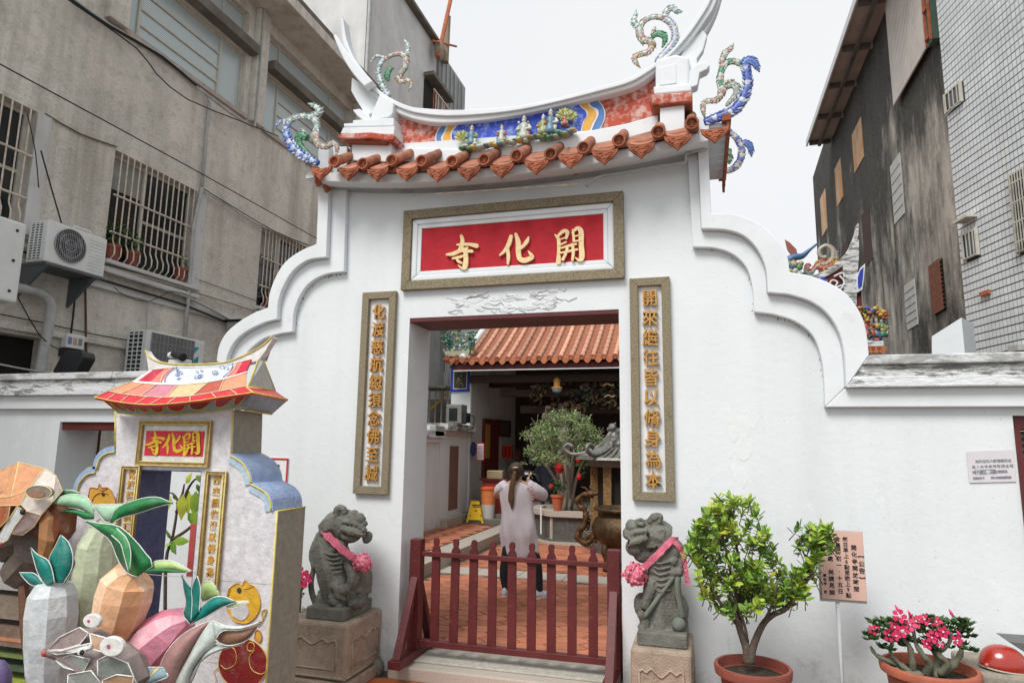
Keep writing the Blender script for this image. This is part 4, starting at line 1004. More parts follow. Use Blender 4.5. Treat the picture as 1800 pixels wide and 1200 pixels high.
for k, h in enumerate(hole):
    w = MB(); c = onT((h[0]+h[1])/2, (h[2]+h[3])/2); hu = (h[1]-h[0])/2; hz = (h[3]-h[2])/2
    w.obox(c+nrm*.02, dirv*hu, nrm*.01, Vector((0, 0, hz))); wo_ = w.build('window', GLASS, tbld)
    mb = MB()
    for s_ in (-1, 1):
        mb.obox(c+nrm*.03+dirv*hu*s_, dirv*.012, nrm*.025, Vector((0, 0, hz+.018))); mb.obox(c+nrm*.03+Vector((0, 0, hz*s_)), dirv*(hu-.013), nrm*.02, Vector((0, 0, .012)))
    mb.build('frame', CREAMF, wo_)
    nb = 4 if k < 2 else 6
    for i in range(nb): MB().obox(c+nrm*.06+dirv*hu*(-1+2*(i+.5)/nb), dirv*.006, nrm*.006, Vector((0, 0, hz))).build('iron_bar', CREAMF, wo_)
    if k == 2:
        for i in range(4): MB().obox(c+nrm*.105+Vector((0, 0, hz*(-.8+.5*i))), dirv*hu, nrm*.006, Vector((0, 0, .01))).build('cross_bar', CREAMF, wo_)
a_ = tu(1700, 388); MB().obox(onT(a_[0]+.08, a_[1])+nrm*.08, dirv*.17, nrm*.08, Vector((0, 0, .02))).build('window_hood', CREAMF, tbld)
a_ = tu(1735, 515); MB().obox(onT(a_[0], a_[1])+nrm*.03, dirv*.10, nrm*.02, Vector((0, 0, .03))).build('rusty_bracket', RUST, tbld)
a_ = tu(1795, 612); MB().obox(onT(a_[0], a_[1])+nrm*.06, dirv*.10, nrm*.05, Vector((0, 0, .04))).build('bracket', GPIPE, tbld)
a_ = tu(1685, 190); MB().tube([onT(a_[0]-.2, a_[1]-.05)+nrm*.1, onT(a_[0]+.1, a_[1]-.02)+nrm*.1, onT(a_[0]+.12, a_[1]+.03)+nrm*.02], .008, 5).build('pipe', GPIPE, tbld)
# ================================================================== courtyard walls
lw = thing('courtyard_wall', 'white courtyard wall with a tall brown recessed panel, seen through the doorway on the left', 'wall', (-5, 6, .17))
WX = -4.93
z1 = atX(765, 757, WX).z; z2 = atX(805, 748, WX).z
MB().box(WX, WX-.4, .5, 7.09, .16, z1-.14).build('wall', WHITE, lw)
MB().box(WX+.12, WX-.5, .5, 7.10, z1-.139, z1).build('coping', COPE, lw, bevel=.01)
MB().box(WX+.07, WX-.45, .5, 7.095, z1-.22, z1-.14).build('moulding', WTRIM, lw, bevel=.01)
MB().box(WX+.02, WX-.4, 7.11, 8.78, .16, z2-.12).build('wall', WHITE, lw)
MB().box(WX+.17, WX-.5, 7.10, 8.78, z2-.119, z2+.02).build('coping', COPE, lw, bevel=.01)
MB().box(WX+.12, WX-.45, 7.11, 8.775, z2-.2, z2-.12).build('moulding', mat('pink_moulding', (.5,.38,.35), .8, .1), lw, bevel=.01)
a = atX(791, 800, WX+.03); b = atX(806, 800, WX+.03)
MB().box(WX+.021, WX+.032, a.y, b.y, .45, z2-.42).build('brown_panel', mat('brown_panel', (.22,.13,.10), .8, .1, 5), lw)
MB().box(WX+.021, WX+.16, 7.2, 8.7, .16, .33).build('plinth', STEPS, lw, bevel=.01)
MB().box(WX+.0, WX+.12, 6.6, 7.05, 1.9, 2.1).build('meter_box', GPIPE, lw, bevel=.01)
fl = thing('floodlight', 'grey boxy floodlight standing on the weathered coping behind the doorway', 'lamp', (-4.9, 7.6, z2))
p = at(804, 740, 7.7); w = .22
mb = MB(); mb.box(p.x-w, p.x+w*.55, 7.6, 7.95, z2+.025, z2+.42); mb.build('housing', mat('flood_grey', (.22,.22,.21), .5), fl, bevel=.02)
MB().box(p.x-w*.65, p.x+w*.15, 7.585, 7.599, z2+.09, z2+.34).build('glass', GLASS, fl)
MB().box(p.x+w*.56, p.x+w*.95, 7.65, 7.9, z2+.05, z2+.25).build('ballast', BLK, fl)
MB().tube(smoothline([(p.x+w*.9, 7.7, z2+.2), (p.x+w*1.6, 7.7, z2+.17), (p.x+w*1.5, 7.7, z2-.05), (p.x+w*.9, 7.7, z2-.1)], 4), .012, 5).build('cord', WIRE, fl)
# sheds beyond that wall
sh_ = thing('metal_shed', 'white corrugated metal building above the courtyard wall, beside the hall roof', 'building', (-8, 14, 0))
mb = MB(); q0 = at(740, 600, 16); q1 = at(812, 600, 16)
for k in range(16): x = q0.x+(q1.x-q0.x)*k/16; mb.box(x, x+(q1.x-q0.x)/32, 15.94, 16, 0, 8)
mb.box(q0.x, q1.x, 16.001, 18, 0, 8); mb.build('wall', mat('white_sheet', (.55,.56,.55), .7, .1, 2, streak=(.3, 3)), sh_)
q = at(781, 665, 15.9); MB().box(q.x-.12, q.x+.15, 15.9, 15.935, q.z-.35, q.z+.25).build('window', GPIPE, sh_)
a, b = at(740, 684, 11), at(793, 690, 11)
cn_ = thing('canopy', 'small mesh canopy with a timber strut over the courtyard wall by the floodlight', 'canopy', (a.x, 11, 0))
MB().box(a.x, b.x, 10.6, 11.6, a.z, a.z+.06).build('roof', CONCD, cn_)
MB().tube([at(755, 722, 11), at(784, 692, 11)], .03, 6).build('strut', mat('yellow_timber', (.45,.27,.08), .7), cn_)
mb = MB()
for k in range(6): x = a.x+(b.x-a.x)*k/5; mb.tube([(x, 11.2, 0.5), (x, 11.2, a.z)], .02, 5)
mb.build('posts', GPIPE, cn_); MB().box(a.x-.2, b.x+.0, 11.9, 12, 0, a.z-.2).build('back_panel', CONCD, cn_)

# ================================================================== temple hall
YH = 8.8; YE = 8.1
hall = thing('temple_hall', 'temple hall with an orange tiled roof and dark open front across the courtyard', 'temple', (-1.5, YH, 0))
HX0 = at(829, 700, YH).x; HX1 = at(1478, 600, YH).x
ez = at(900, 640, YE).z
MB().box(HX0-.9, HX1, YH-.1, 13, .16, .42).build('podium', STEPS, hall, bevel=.01)
for k in range(2): MB().box(HX0-.02, HX1, YH-.7+.3*k, YH-.41+.3*k if k == 0 else YH-.101, .17 if k else .16, .26+.08*k).build('podium_step', CONCD, hall, bevel=.01)
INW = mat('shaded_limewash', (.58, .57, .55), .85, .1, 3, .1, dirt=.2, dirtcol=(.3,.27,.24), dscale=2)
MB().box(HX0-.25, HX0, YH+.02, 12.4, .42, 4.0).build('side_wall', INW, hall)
MB().box(HX0-.26, HX1, 12.41, 12.6, .4, 4.4).build('back_wall', DWOOD, hall)
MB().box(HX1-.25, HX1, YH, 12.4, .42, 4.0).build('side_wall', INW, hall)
# front pier with the painted relief
px0 = at(793, 700, YH-.05).x
MB().box(px0, HX0-.001, YH-.06, YH+.018, .17, ez+.15).build('pier', WTRIM, hall, bevel=.01)
f = [at(x, y, YH-.08) for x, y in ((793,648),(825,688))]
BLUEF = mat('blue_frame', (.03,.06,.42), .5, .1)
frame(f[0].x, f[1].x, f[1].z, f[0].z, .055, YH-.10, YH-.061, BLUEF, 'relief_frame', hall)
frame(f[0].x+.055, f[1].x-.055, f[1].z+.055, f[0].z-.055, .02, YH-.085, YH-.061, WTRIM, 'relief_frame', hall)
MB().box(f[0].x+.075, f[1].x-.075, YH-.07, YH-.061, f[1].z+.075, f[0].z-.075).build('relief_panel', mat('relief_brown', (.10,.08,.05), .7, .4, 30, .6, 50), hall)
c = ((f[0].x+f[1].x)/2, YH-.1, (f[0].z+f[1].z)/2)
random.seed(4); mb = MB(); mb.smooth = True
for k in range(26): mb.col = random.choice(CERC); mb.ball((c[0]+random.uniform(-.07,.07), YH-.085, c[2]+random.uniform(-.12,.12)), random.uniform(.012,.026), 6, 4)
mb.build('relief_figure', CHIMU, hall)
# roof rows
pA = atX(821, 632, at(821, 632, YE).x); 
R0 = at(821, 632, YE); R1p = atX(865, 580, R0.x)          # same row, higher up the slope
sl_ = Vector((0, R1p.y-YE, R1p.z-R0.z)); slope = sl_.z/max(sl_.y, .1); slope = min(max(slope, .35), .75)
RUN = 3.0; SP = (at(1080, 640, YE).x-R0.x)/((1080-821)/18.6)
TERRL = mat('pinkish_ridge_tile', (.60,.33,.23), .85, .25, 22, .3, 80, dirt=.4, dirtcol=(.25,.14,.10), dscale=16, obj_rand=.25)
TERRP = mat('weathered_pan_tile', (.36,.15,.09), .9, .3, 16, .3, 80, dirt=.5, dirtcol=(.20,.13,.10), dscale=8, obj_rand=.12)
def row_mesh():
    mb = MB(); mb.smooth = True; n = 15; L_ = RUN/n
    for k in range(n):
        t = k*L_; sag = lambda u: slope*u+.045*u*u
        a = Vector((0, t, sag(t))); b = Vector((0, t+L_*1.03, sag(t+L_*1.03)))
        mb.tube([a, a+(b-a)*.1, b], [.050, .053, .043], 9)
    return mb.mesh('tile_row', [TERRL], True)
def pan_col():
    mb = MB(); n = 40; L_ = RUN/n; w = SP/2
    for k in range(n):
        t = k*L_; z = slope*t+.045*t*t-.03; z2_ = slope*(t+L_)+.045*(t+L_)**2-.03
        mb.add([(-w, t, z+.016), (w, t, z+.016), (w, t+L_, z2_), (-w, t+L_, z2_), (-w, t, z-.004), (w, t, z-.004)], [(0,1,2,3), (4,5,1,0)])
    return mb.mesh('pan_course', [TERRP])
RM, PC = row_mesh(), pan_col()
TEZ = mat('orange_tile', (.48,.17,.08), .8, .2, 20, .4, 60, obj_rand=.12)
cpm = MB().lathe((0,0,0), [(.055,0),(.058,.02),(.04,.022),(.0,.012)], 10, caps=False).mesh('tile_cap', [TERRAD])
dpm = MB().prism([(-.075,0,0),(.075,0,0),(.072,0,-.05),(.04,0,-.09),(0,0,-.115),(-.04,0,-.09),(-.072,0,-.05)], (0,.02,0)).mesh('drip_tile', [TEZ])
nrow = int((HX1+.3-R0.x)/SP)
def esag(x): return .0
for i in range(-2, nrow):
    x = R0.x+i*SP; z = R0.z+ (0.05 if i < 0 else 0)
    if i >= 0: shared('tile_row', RM, hall, (x, YE, z)); shared('pan_course', PC, hall, (x+SP/2, YE, z))
    shared('tile_cap', cpm, hall, (x, YE, z), (pi/2, 0, 0))
    shared('drip_tile', dpm, hall, (x+SP/2, YE-.01, z-.01))
mb = MB(); TE2 = z = R0.z
for i in range(3): mb.tube([(R0.x-i*SP*.9-SP*.5, YE, R0.z), (R0.x-i*SP*.9-SP*.5, YE+.6, R0.z+.2)], .05, 8)
mb.build('corner_tiles', TERRA, hall, smooth=True)
MB().box(HX0-.2, HX1+.3, YE+.10, YE+.14, ez-.10, ez+.03).build('fascia', MAROON, hall)
MB().tube([(HX0-.2, YE+.05, ez-.11), (HX1+.3, YE+.05, ez-.11)], .012, 6).build('pale_conduit', WTRIM, hall)
MB().prism([(HX0-.3, YE+.12, ez+.0), (HX0-.3, YE+3.1, ez+1.7), (HX0-.3, YE+3.1, ez+1.65), (HX0-.3, YE+.12, ez-.06)], (HX1-HX0+.5, 0, 0)).build('roof_boards', DWOOD, hall)
MB().prism([(HX0-.3, YE+3.1, ez+1.9), (HX0-.3, YE+5.0, ez+.3), (HX0-.3, YE+5, ez+.2), (HX0-.3, YE+3.1, ez+1.6)], (HX1-HX0+.5, 0, 0)).build('rear_slope', TERRA, hall)
# raking white verge at the roof's left edge
va = [at(826, 628, YE+.02), atX(853, 578, R0.x-.12)]
MB().tube([(R0.x-.12, YE, R0.z+.03), (R0.x-.12, YE+1.5, R0.z+.03+slope*1.5+.1), (R0.x-.12, YE+3, R0.z+slope*3+.43)], .07, 8).build('verge', WTRIM, hall)
# beams, brackets and columns of the porch
for z, y, x0_, x1_ in ((ez-.22, YE+.5, HX0+.0, HX1), (ez-.5, YH+.2, HX0+.6, HX1-.2), (ez-.85, YH+.4, HX0+1.0, HX1-.2), (ez-.2, YH+1.2, HX0, HX1-.25)):
    MB().box(x0_+.002, x1_, y, y+.16, z-.11, z+.06).build('beam', DWOOD, hall, bevel=.015)
COLS = mat('stone_column', (.30,.25,.20), .8, .2, 6, .3, 40)
for pxx in (991, 1180):
    c = at(pxx, 700, YH+.35); MB().lathe((c.x, YH+.35, .42), [(.19,0),(.19,.12),(.14,.16),(.13,ez-.42-.75)], 16).build('column', COLS, hall, smooth=True)
random.seed(9)
GW = [(.10,.06,.035),(.16,.10,.05),(.28,.19,.09),(.08,.06,.05),(.20,.14,.10),(.06,.10,.07)]
for bx_, n in ((960, 34), (1010, 46), (1050, 44), (1085, 30)):
    mb = MB(); mb.smooth = True
    for k in range(n):
        p = at(bx_+random.uniform(-28, 24), 662+random.uniform(0, 1)**1.4*58, YH+random.uniform(0, .25)); mb.col = random.choice(GW)
        mb.ball(p, (random.uniform(.03,.10), .06, random.uniform(.02,.06)), 7, 5)
        if k % 3 == 0: mb.tube(smoothline([p, p+Vector((.08, 0, .05)), p+Vector((.15, 0, -.03)), p+Vector((.1, 0, -.09))], 3), .018, 5)
    mb.build('carved_bracket', mat('carved_wood', (1,1,1), .5, .3, 20, .6, 50, attr=True), hall)
for k, (x, y) in enumerate(((1070, 676), (1072, 696), (1045, 665))):
    P = [at(x-10, y+2, YH-.1), at(x-3, y-2, YH-.1), at(x+4, y+1, YH-.1), at(x+9, y-1, YH-.1)]; MB().tube(smoothline(P, 3), .016, 6).build('gilt_scroll', GOLD, hall, smooth=True)
# door frame, window and notices on the side wall (it faces the court's right)
def onside(q, d0, d1, nm, m, par=hall, bevel=0):
    P = [atX(x, y, HX0+d1) for x, y in q]; ys = [p.y for p in P]; zs = [p.z for p in P]
    return MB().box(HX0+d0, HX0+d1, min(ys), max(ys), min(zs), max(zs)).build(nm, m, par, bevel=bevel)
dr = onside(((852,735),(876,836)), .001, .06, 'side_door', mat('dark_red_door', (.13,.025,.02), .6, .2, 5))
onside(((855,745),(861,805)), .06, .075, 'gilt_strip', GOLDD, dr); 
wn = onside(((877,737),(898,768)), .001, .04, 'side_window', MAROON); onside(((880,741),(895,765)), .041, .05, 'pane', mat('brown_glass', (.12,.09,.08), .3), wn)
# back row: dark doors and red things inside
for k, (x0_, x1_, y0_, y1_, col) in enumerate(((880,900,782,806,(.62,.04,.02)), (905,915,790,830,(.10,.03,.02)), (918,934,785,838,(.03,.02,.02)), (930,936,793,815,(.4,.38,.35)), (960,966,795,835,(.35,.05,.04)), (1005,1012,800,850,(.05,.04,.03)))):
    a, b = at(x0_, y0_, 11.2-.1*k), at(x1_, y1_, 11.2-.1*k)
    o = MB().box(a.x, b.x, 11.2-.1*k, 11.28-.1*k, b.z, a.z).build('hanging_banner' if k in (0, 4) else 'door_leaf', mat('banner_%d' % k, col, .6, .15, 8), hall)
    if k == 0:
        for q in range(3): MB().box(a.x+(b.x-a.x)*(q+.3)/3.2, a.x+(b.x-a.x)*(q+.3)/3.2+.03, 11.18, 11.199, b.z+.05, a.z-.05).build('banner_text', mat('dark_red_text', (.2,.01,.01), .7), o)
ct = thing('offering_table', 'dark red table with a cream box on top against the hall side wall', 'table', (at(862, 890, 8.6).x, 8.6, .26))
a, b = at(848, 840, 8.62), at(880, 893, 8.62)
MB().box(a.x, b.x+.12, 8.62, 8.9, .35, a.z-.05).build('front_panel', mat('salmon_panel', (.42,.07,.06), .7, .1), ct)
MB().box(a.x-.05, b.x+.16, 8.56, 8.95, a.z-.049, a.z).build('table_top', MAROON, ct, bevel=.005)
cb_ = thing('box', 'cream striped cardboard box on the dark red table in the hall', 'box', (a.x, 8.7, a.z))
a2, b2 = at(856, 826, 8.7), at(883, 840, 8.7)
MB().box(a2.x, b2.x, 8.7, 8.9, a.z+.001, a.z+.16).build('carton', mat('cream_carton', (.55,.47,.30), .8, .1), cb_, bevel=.004)
for k in range(3): MB().box(a2.x, b2.x, 8.694, 8.699, a.z+.03+.045*k, a.z+.042+.045*k).build('stripe', mat('brown_stripe', (.3,.2,.1), .8), cb_)
bn = thing('bin', 'orange and white fire bin below the red table edge by the yellow sign', 'bin', (at(858, 890, 8.35).x, 8.35, .17))
c = at(858, 893, 8.35); zt = at(858, 860, 8.35).z
mb = MB(); mb.col = (.62,.60,.58); mb.lathe((c.x, 8.35, .18), [(.13,0),(.145,(zt-.18)*.55)], 16, caps=False); mb.col = (.75,.24,.08); mb.lathe((c.x, 8.35, .18), [(.145,(zt-.18)*.55),(.155,zt-.18)], 16, caps=False); mb.build('bin_body', PAINT, bn, smooth=True)
MB().lathe((c.x, 8.35, zt+.001), [(.17,0),(.17,.03),(.10,.06),(.0,.06)], 16).build('bin_lid', mat('orange_lid', (.7,.12,.04), .5), bn)
# notices
ns = thing('notice_board', 'white notice sheet in a red frame on the pier beside the caution sign', 'notice', tuple(at(844, 795, 8.72)))
a, b = at(838, 778, 8.70), at(851, 809, 8.70)
MB().box(a.x, b.x, 8.70, 8.72, b.z, a.z).build('frame', REDINK, ns); MB().box(a.x+.02, b.x-.02, 8.69, 8.699, b.z+.02, a.z-.02).build('sheet', PAPERW, ns)
for k in range(8): MB().box(a.x+.03, b.x-.03, 8.685, 8.689, b.z+.05+k*.035, b.z+.06+k*.035).build('print_line', INK, ns)
ov = MB().prism([at(832+5*cos(t*pi/8), 789+13*sin(t*pi/8), 8.70) for t in range(16)], (0, .02, 0)).build('plaque', mat('navy', (.03,.045,.13), .5)); tag(ov, 'dark blue oval plaque on the pier left of the red framed notice', 'plaque')
# caution sign
cs = thing('caution_sign', 'yellow folding caution sign standing on the tiles beside the hall pier', 'sign', (at(835, 918, 7.9).x, 7.9, .18))
YEL = mat('yellow_plastic', (.80,.52,.02), .5, .05, 5)
b0, b1 = atZ(823, 917, .178), atZ(846, 921, .178); yc = (b0.y+b1.y)/2; t0, t1 = at(828, 879, yc+.12), at(842, 880, yc+.12)
for s_ in (0, 1):
    dy = .24*s_
    mb = MB(); mb.prism([(b0.x, yc+dy, .179), (b0.x+.03, yc+dy, .179), (b0.x+.06, yc+dy, .24), (b1.x-.06, yc+dy, .24), (b1.x-.03, yc+dy, .179), (b1.x, yc+dy, .179), (t1.x, yc+.12, t1.z), (t0.x, yc+.12, t0.z)], (0, .012 if s_ == 0 else -.012, 0)); mb.build('board', YEL, cs, label=None)
h_ = t0.z-.18
def cspt(u, v): x = b0.x+(b1.x-b0.x)*u; return (x, yc+.12*v-.006, .179+h_*v)
for v, w in ((.80,.5),(.72,.4),(.30,.6),(.24,.5)):
    a, b = cspt(.5-w/2, v), cspt(.5+w/2, v); MB().box(a[0], b[0], a[1]-.002, a[1]+.002, a[2]-.008, a[2]+.012).build('print_line', INK, cs)
MB().prism([cspt(.5, .62), cspt(.68, .42), cspt(.32, .42)], (0, -.003, 0)).build('warning_symbol', REDINK, cs)
for i, ch in enumerate('小心地滑'): 
    q = cspt(.22+.19*i, .33); glyph(ch, (q[0], q[1]-.004, q[2]), .05, .001, INK, cs, rot=(radians(80), 0, 0))
wr_ = MB().tube([at(951, 890, 7.0), at(951, 938, 7.0)], .016, 6).build('rail_post', WTRIM); tag(wr_, 'thin white metal rail post at the left corner of the stone planter', 'post')

# ================================================================== planter and tree
PC_ = at(1012, 930, 7.75); PXc, PYc = PC_.x, 7.75; PT = at(1012, 897, 7.0).z
pt = thing('planter', 'octagonal dark stone planter with a pale rim round the courtyard tree', 'planter', (PXc, PYc, 0))
SLATE = mat('dark_planter_stone', (.10,.10,.09), .85, .35, 25, .6, 60, dirt=.4, dirtcol=(.22,.21,.18), dscale=12)
MB().lathe((PXc, PYc, .003), [(.86,0),(.86,.09),(.80,.10),(.80,PT-.14)], 8, sq=.5).build('wall', SLATE, pt)
MB().lathe((PXc, PYc, PT-.136), [(.80,0),(.88,.02),(.88,.12),(.70,.12),(.68,.06)], 8, sq=.5).build('rim', STEPS, pt)
MB().lathe((PXc, PYc, .003), [(.92,0),(.92,.06),(.87,.06)], 8, sq=.5).build('base_course', STEPS, pt)
for k in range(8):
    a = 2*pi*(k+.5)/8; MB().tube([(PXc+.80*cos(a), PYc+.80*sin(a), .10), (PXc+.80*cos(a), PYc+.80*sin(a), PT-.14)], .03, 6).build('corner_post', STEPS, pt)
MB().lathe((PXc, PYc, PT-.12), [(.69,0),(.69,.03),(0,.05)], 8, sq=.5).build('soil', SOIL, pt)
random.seed(21)
def branch(mb, p, d, L_, r, depth, tips, spread=.6, k=2, upb=.1):
    q = p; pts = [p]; 
    for i in range(4):
        d = (d+Vector((random.gauss(0, .13), random.gauss(0, .13), random.gauss(upb, .1)))).normalized(); q = q+d*L_/4; pts.append(q)
    mb.tube(pts, [r*(1-.1*i) for i in range(5)], 6 if depth > 1 else 4)
    if depth <= 0: tips.append(q); return
    tips.append(q) if depth == 1 else None
    for i in range(k+(random.random() < .4)):
        a = random.uniform(0, 2*pi); s_ = Vector((cos(a), sin(a), random.uniform(-.2, .5)))*spread
        branch(mb, q, (d+s_).normalized(), L_*random.uniform(.6, .8), r*.6, depth-1, tips, spread, k, upb)
tr = thing('courtyard_tree', 'small spreading tree with pale green leaves in the octagonal stone planter', 'tree', (PXc, PYc, PT))
base = at(996, 893, PYc); base.z = PT-.08
mb = MB(); mb.smooth = True; tips = []
GREYB = mat('grey_bark', (.26,.22,.18), .9, .25, 20, .5, 50)
cc = at(990, 775, PYc)
for k, (tx, ty) in enumerate(((940,790),(965,760),(990,750),(1015,755),(1040,775),(985,800),(1010,790))):
    t_ = at(tx, ty, PYc+random.uniform(-.45, .45)); m1 = base.lerp(t_, .35)+Vector((random.uniform(-.06,.06), 0, .15)); b_ = base+Vector((random.uniform(-.07,.07), random.uniform(-.06,.06), 0))
    P = smoothline([b_, m1, t_], 4); mb.tube(P, [.045-.028*i/len(P) for i in range(len(P))], 6)
    for i in range(3): branch(mb, t_, Vector((random.uniform(-1,1), random.uniform(-1,1), random.uniform(.0,.7))).normalized(), .28, .013, 1, tips, .8)
mb.build('trunk', GREYB, tr)
mb = MB(); LG = [(.22,.30,.12),(.30,.38,.18),(.42,.48,.28),(.12,.20,.06),(.18,.26,.09)]
random.seed(5)
for k in range(150):                   # uneven clumps over a flattened dome
    a = random.uniform(0, 2*pi); r_ = sqrt(random.random()); u = cos(a)*r_; v = random.uniform(-1, 1)
    px_ = 990+u*66; top = 724+abs(u)**2*42; bot = 822-abs(u)*14
    py_ = top+(bot-top)*random.random()**1.1
    dep = PYc+sin(a)*r_*.75
    c = at(px_, py_, dep); leafclump(mb, c, random.uniform(.08, .17), 60, .058, LG, .7)
for k in range(14):
    c = at(random.uniform(915, 1062), random.uniform(760, 835), PYc+random.uniform(-.4, .4)); leafclump(mb, c, .09, 26, .05, LG, .8)
mb.build('crown', LEAFA, tr)
for k, (x, y, r_) in enumerate(((983,822,.10),(1017,808,.05),(1018,838,.05),(968,861,.05))):
    if k < 3:
        c = at(x, y, PYc-.3); o = MB().lathe(c, [(.02,-r_),(r_*.7,-r_*.8),(r_,0),(r_*.7,r_*.8),(.02,r_),(.005,r_*1.6)], 12).build('paper_lantern', mat('red_lantern', (.6,.02,.02), .5)); tag(o, ('large round red paper lantern hanging among the courtyard tree stems', 'small red lantern hanging right of the tree trunk, upper one', 'small red lantern hanging right of the tree trunk, lower one')[k], 'lantern', 'red lanterns in the courtyard tree')
fp = thing('flower_pot', 'orange clay pot with a leafy red-flowered plant on the planter rim', 'potted plant', tuple(at(980, 897, 6.95)))
c = at(980, 897, 7.02); c.z = PT-.012
MB().lathe(c, [(.07,0),(.115,.24),(.13,.24),(.13,.28),(.1,.28)], 14).build('pot', mat('orange_pot', (.45,.13,.06), .7, .1), fp, smooth=False)
mb = MB(); leafclump(mb, c+Vector((0,0,.42)), .16, 160, .07, [(.03,.08,.02),(.05,.12,.03)]); mb.build('foliage', LEAFA, fp)
MB().ball(c+Vector((-.12,0,.42)), .05, 8, 6).build('blossom', mat('red_blossom', (.6,.02,.04), .6), fp)

# ================================================================== bronze censer and incense pavilion
BRZ = mat('old_bronze', (.10,.062,.03), .42, .5, 9, .8, 40, metal=.6, dirt=.5, dirtcol=(.04,.05,.03), dscale=10, spec=.5, bdist=.015)
CY = 4.9
cc = at(1102, 985, CY); cx_ = cc.x; zr = at(1060, 893, CY).z; zb = at(1060, 962, CY).z; zg = .015
ce = thing('incense_burner', 'round bronze incense burner on short legs, half hidden by the right door jamb', 'incense burner', (cx_, CY, 0))
h_ = zr-zb; R_ = abs(at(1040, 925, CY).x-cx_)
MB().lathe((cx_, CY, zb), [(R_*.3,0),(R_*.75,h_*.12),(R_*.97,h_*.38),(R_,h_*.55),(R_*.9,h_*.75),(R_*.72,h_*.86),(R_*.78,h_*.93),(R_*.92,h_*.97),(R_*.92,h_*1.04),(R_*.8,h_*1.04),(R_*.7,h_*.85),(0,h_*.8)], 32, caps=False).build('bowl', BRZ, ce, smooth=True)
for a in (.6, 2.3, 3.9, 5.4):
    x, y = cx_+cos(a)*R_*.62, CY+sin(a)*R_*.62
    MB().tube(smoothline([(x, y, zb+.14), (x+cos(a)*.07, y+sin(a)*.07, zb-.0), (x+cos(a)*.02, y+sin(a)*.02, (zb+zg)*.5), (x+cos(a)*.05, y+sin(a)*.05, zg)], 4), .055, 8).build('leg', BRZ, ce, smooth=True)
def dragonhandle(sx):
    P = [(1046,938),(1038,950),(1026,953),(1016,945),(1018,932),(1027,922),(1030,908),(1027,896),(1018,888),(1015,878),(1024,870),(1038,868)]
    Q = [at(x, y, CY-.05) for x, y in P]
    if sx > 0: Q = [Vector((2*cx_-q.x, q.y, q.z)) for q in Q]
    Q = smoothline(Q, 4); n = len(Q); mb = MB(); mb.smooth = True; mb.tube(Q, [.05+.02*sin(i*1.1)*.4-.015*(i/n) for i in range(n)], 8)
    for i in range(0, n, 2): 
        t = (Q[min(i+1, n-1)]-Q[max(i-1, 0)]).normalized(); nn = Vector((t.z, 0, -t.x)); mb.tube([Q[i]+nn*.02, Q[i]+nn*.085+t*.03], [.022, .003], 5)
    h = Q[-1]; mb.ball(h, (.075,.05,.05), 8, 6); mb.ball(h+Vector((.07,0,.01)), (.05,.035,.03), 8, 6); mb.tube([h+Vector((-.02,0,.03)), h+Vector((-.08,0,.09)), h+Vector((-.15,0,.10))], [.02,.014,.004], 5)
    mb.tube([h+Vector((.02,.03,.03)), h+Vector((-.03,.05,.12))], [.016,.004], 5)
    for k in range(6): a = k; mb.ball(Q[4]+Vector((cos(a)*.07, -.02, sin(a)*.07)), .03, 6, 5)
    mb.build('dragon_handle', mat('gilt_bronze', (.12,.065,.03), .5, .5, 14, .8, 40, metal=.5, bdist=.02), ce)
dragonhandle(-1); dragonhandle(1)
PY = 6.3
pvx0 = at(1040, 850, PY).x; pw = 1.15
pv_ = thing('incense_pavilion', 'grey metal incense pavilion with a curled roof, carved gilt posts and a lion finial', 'pavilion', (pvx0+pw/2, PY, 0))
ze = at(1060, 806, PY).z; zt = at(1090, 772, PY).z
PEW = mat('pewter_roof', (.20,.20,.185), .5, .3, 12, .4, 50, metal=.4)
rm = MB(); rm.smooth = True
cxp = pvx0+pw/2; cyp = PY+.5
MB().lathe((cxp, cyp, ze), [(.95,-.02),(.93,.02),(.66,.10),(.44,.24),(.30,.45),(.28,.52),(0,.55)], 6, sq=.0).build('roof', PEW, pv_)
for k in range(6):
    a = 2*pi*k/6; u = Vector((cos(a), sin(a), 0)); c = Vector((cxp, cyp, ze))
    MB().tube(smoothline([c+u*.30+Vector((0,0,.47)), c+u*.5+Vector((0,0,.22)), c+u*.75+Vector((0,0,.10)), c+u*1.0+Vector((0,0,.06)), c+u*1.15+Vector((0,0,.16)), c+u*1.08+Vector((0,0,.24)), c+u*.98+Vector((0,0,.18))], 3), .035, 7).build('hip_scroll', PEW, pv_, smooth=True)
    for j in range(1, 7):
        v = Vector((cos(a+2*pi/6), sin(a+2*pi/6), 0)); t = j/7
        MB().tube([c+(u.lerp(v, t))*.29+Vector((0,0,.47)), c+(u.lerp(v, t))*.5+Vector((0,0,.20)), c+(u.lerp(v, t))*.92+Vector((0,0,.035))], .016, 5).build('roof_rib', PEW, pv_)
    MB().box(c.x+u.x*.6-.07, c.x+u.x*.6+.07, c.y+u.y*.6-.07, c.y+u.y*.6+.07, .01, ze-.03).build('post', mat('gilt_carving', (.24,.14,.055), .5, .5, 25, .9, 30, bdist=.03, dirt=.5, dscale=20), pv_, bevel=.01)
MB().lathe((cxp, cyp, .01), [(.56,0),(.56,ze-.05)], 6).build('firebox', DARK, pv_)
MB().lathe((cxp, cyp, .01), [(.8,0),(.8,.25),(.7,.3),(.7,.35)], 6).build('base', SLATE, pv_)
MB().lathe((cxp, cyp, ze-.14), [(.70,0),(.74,.1),(.70,.12)], 6).build('frieze', PEW, pv_)
f_ = at(1080, 772, PY+.1)
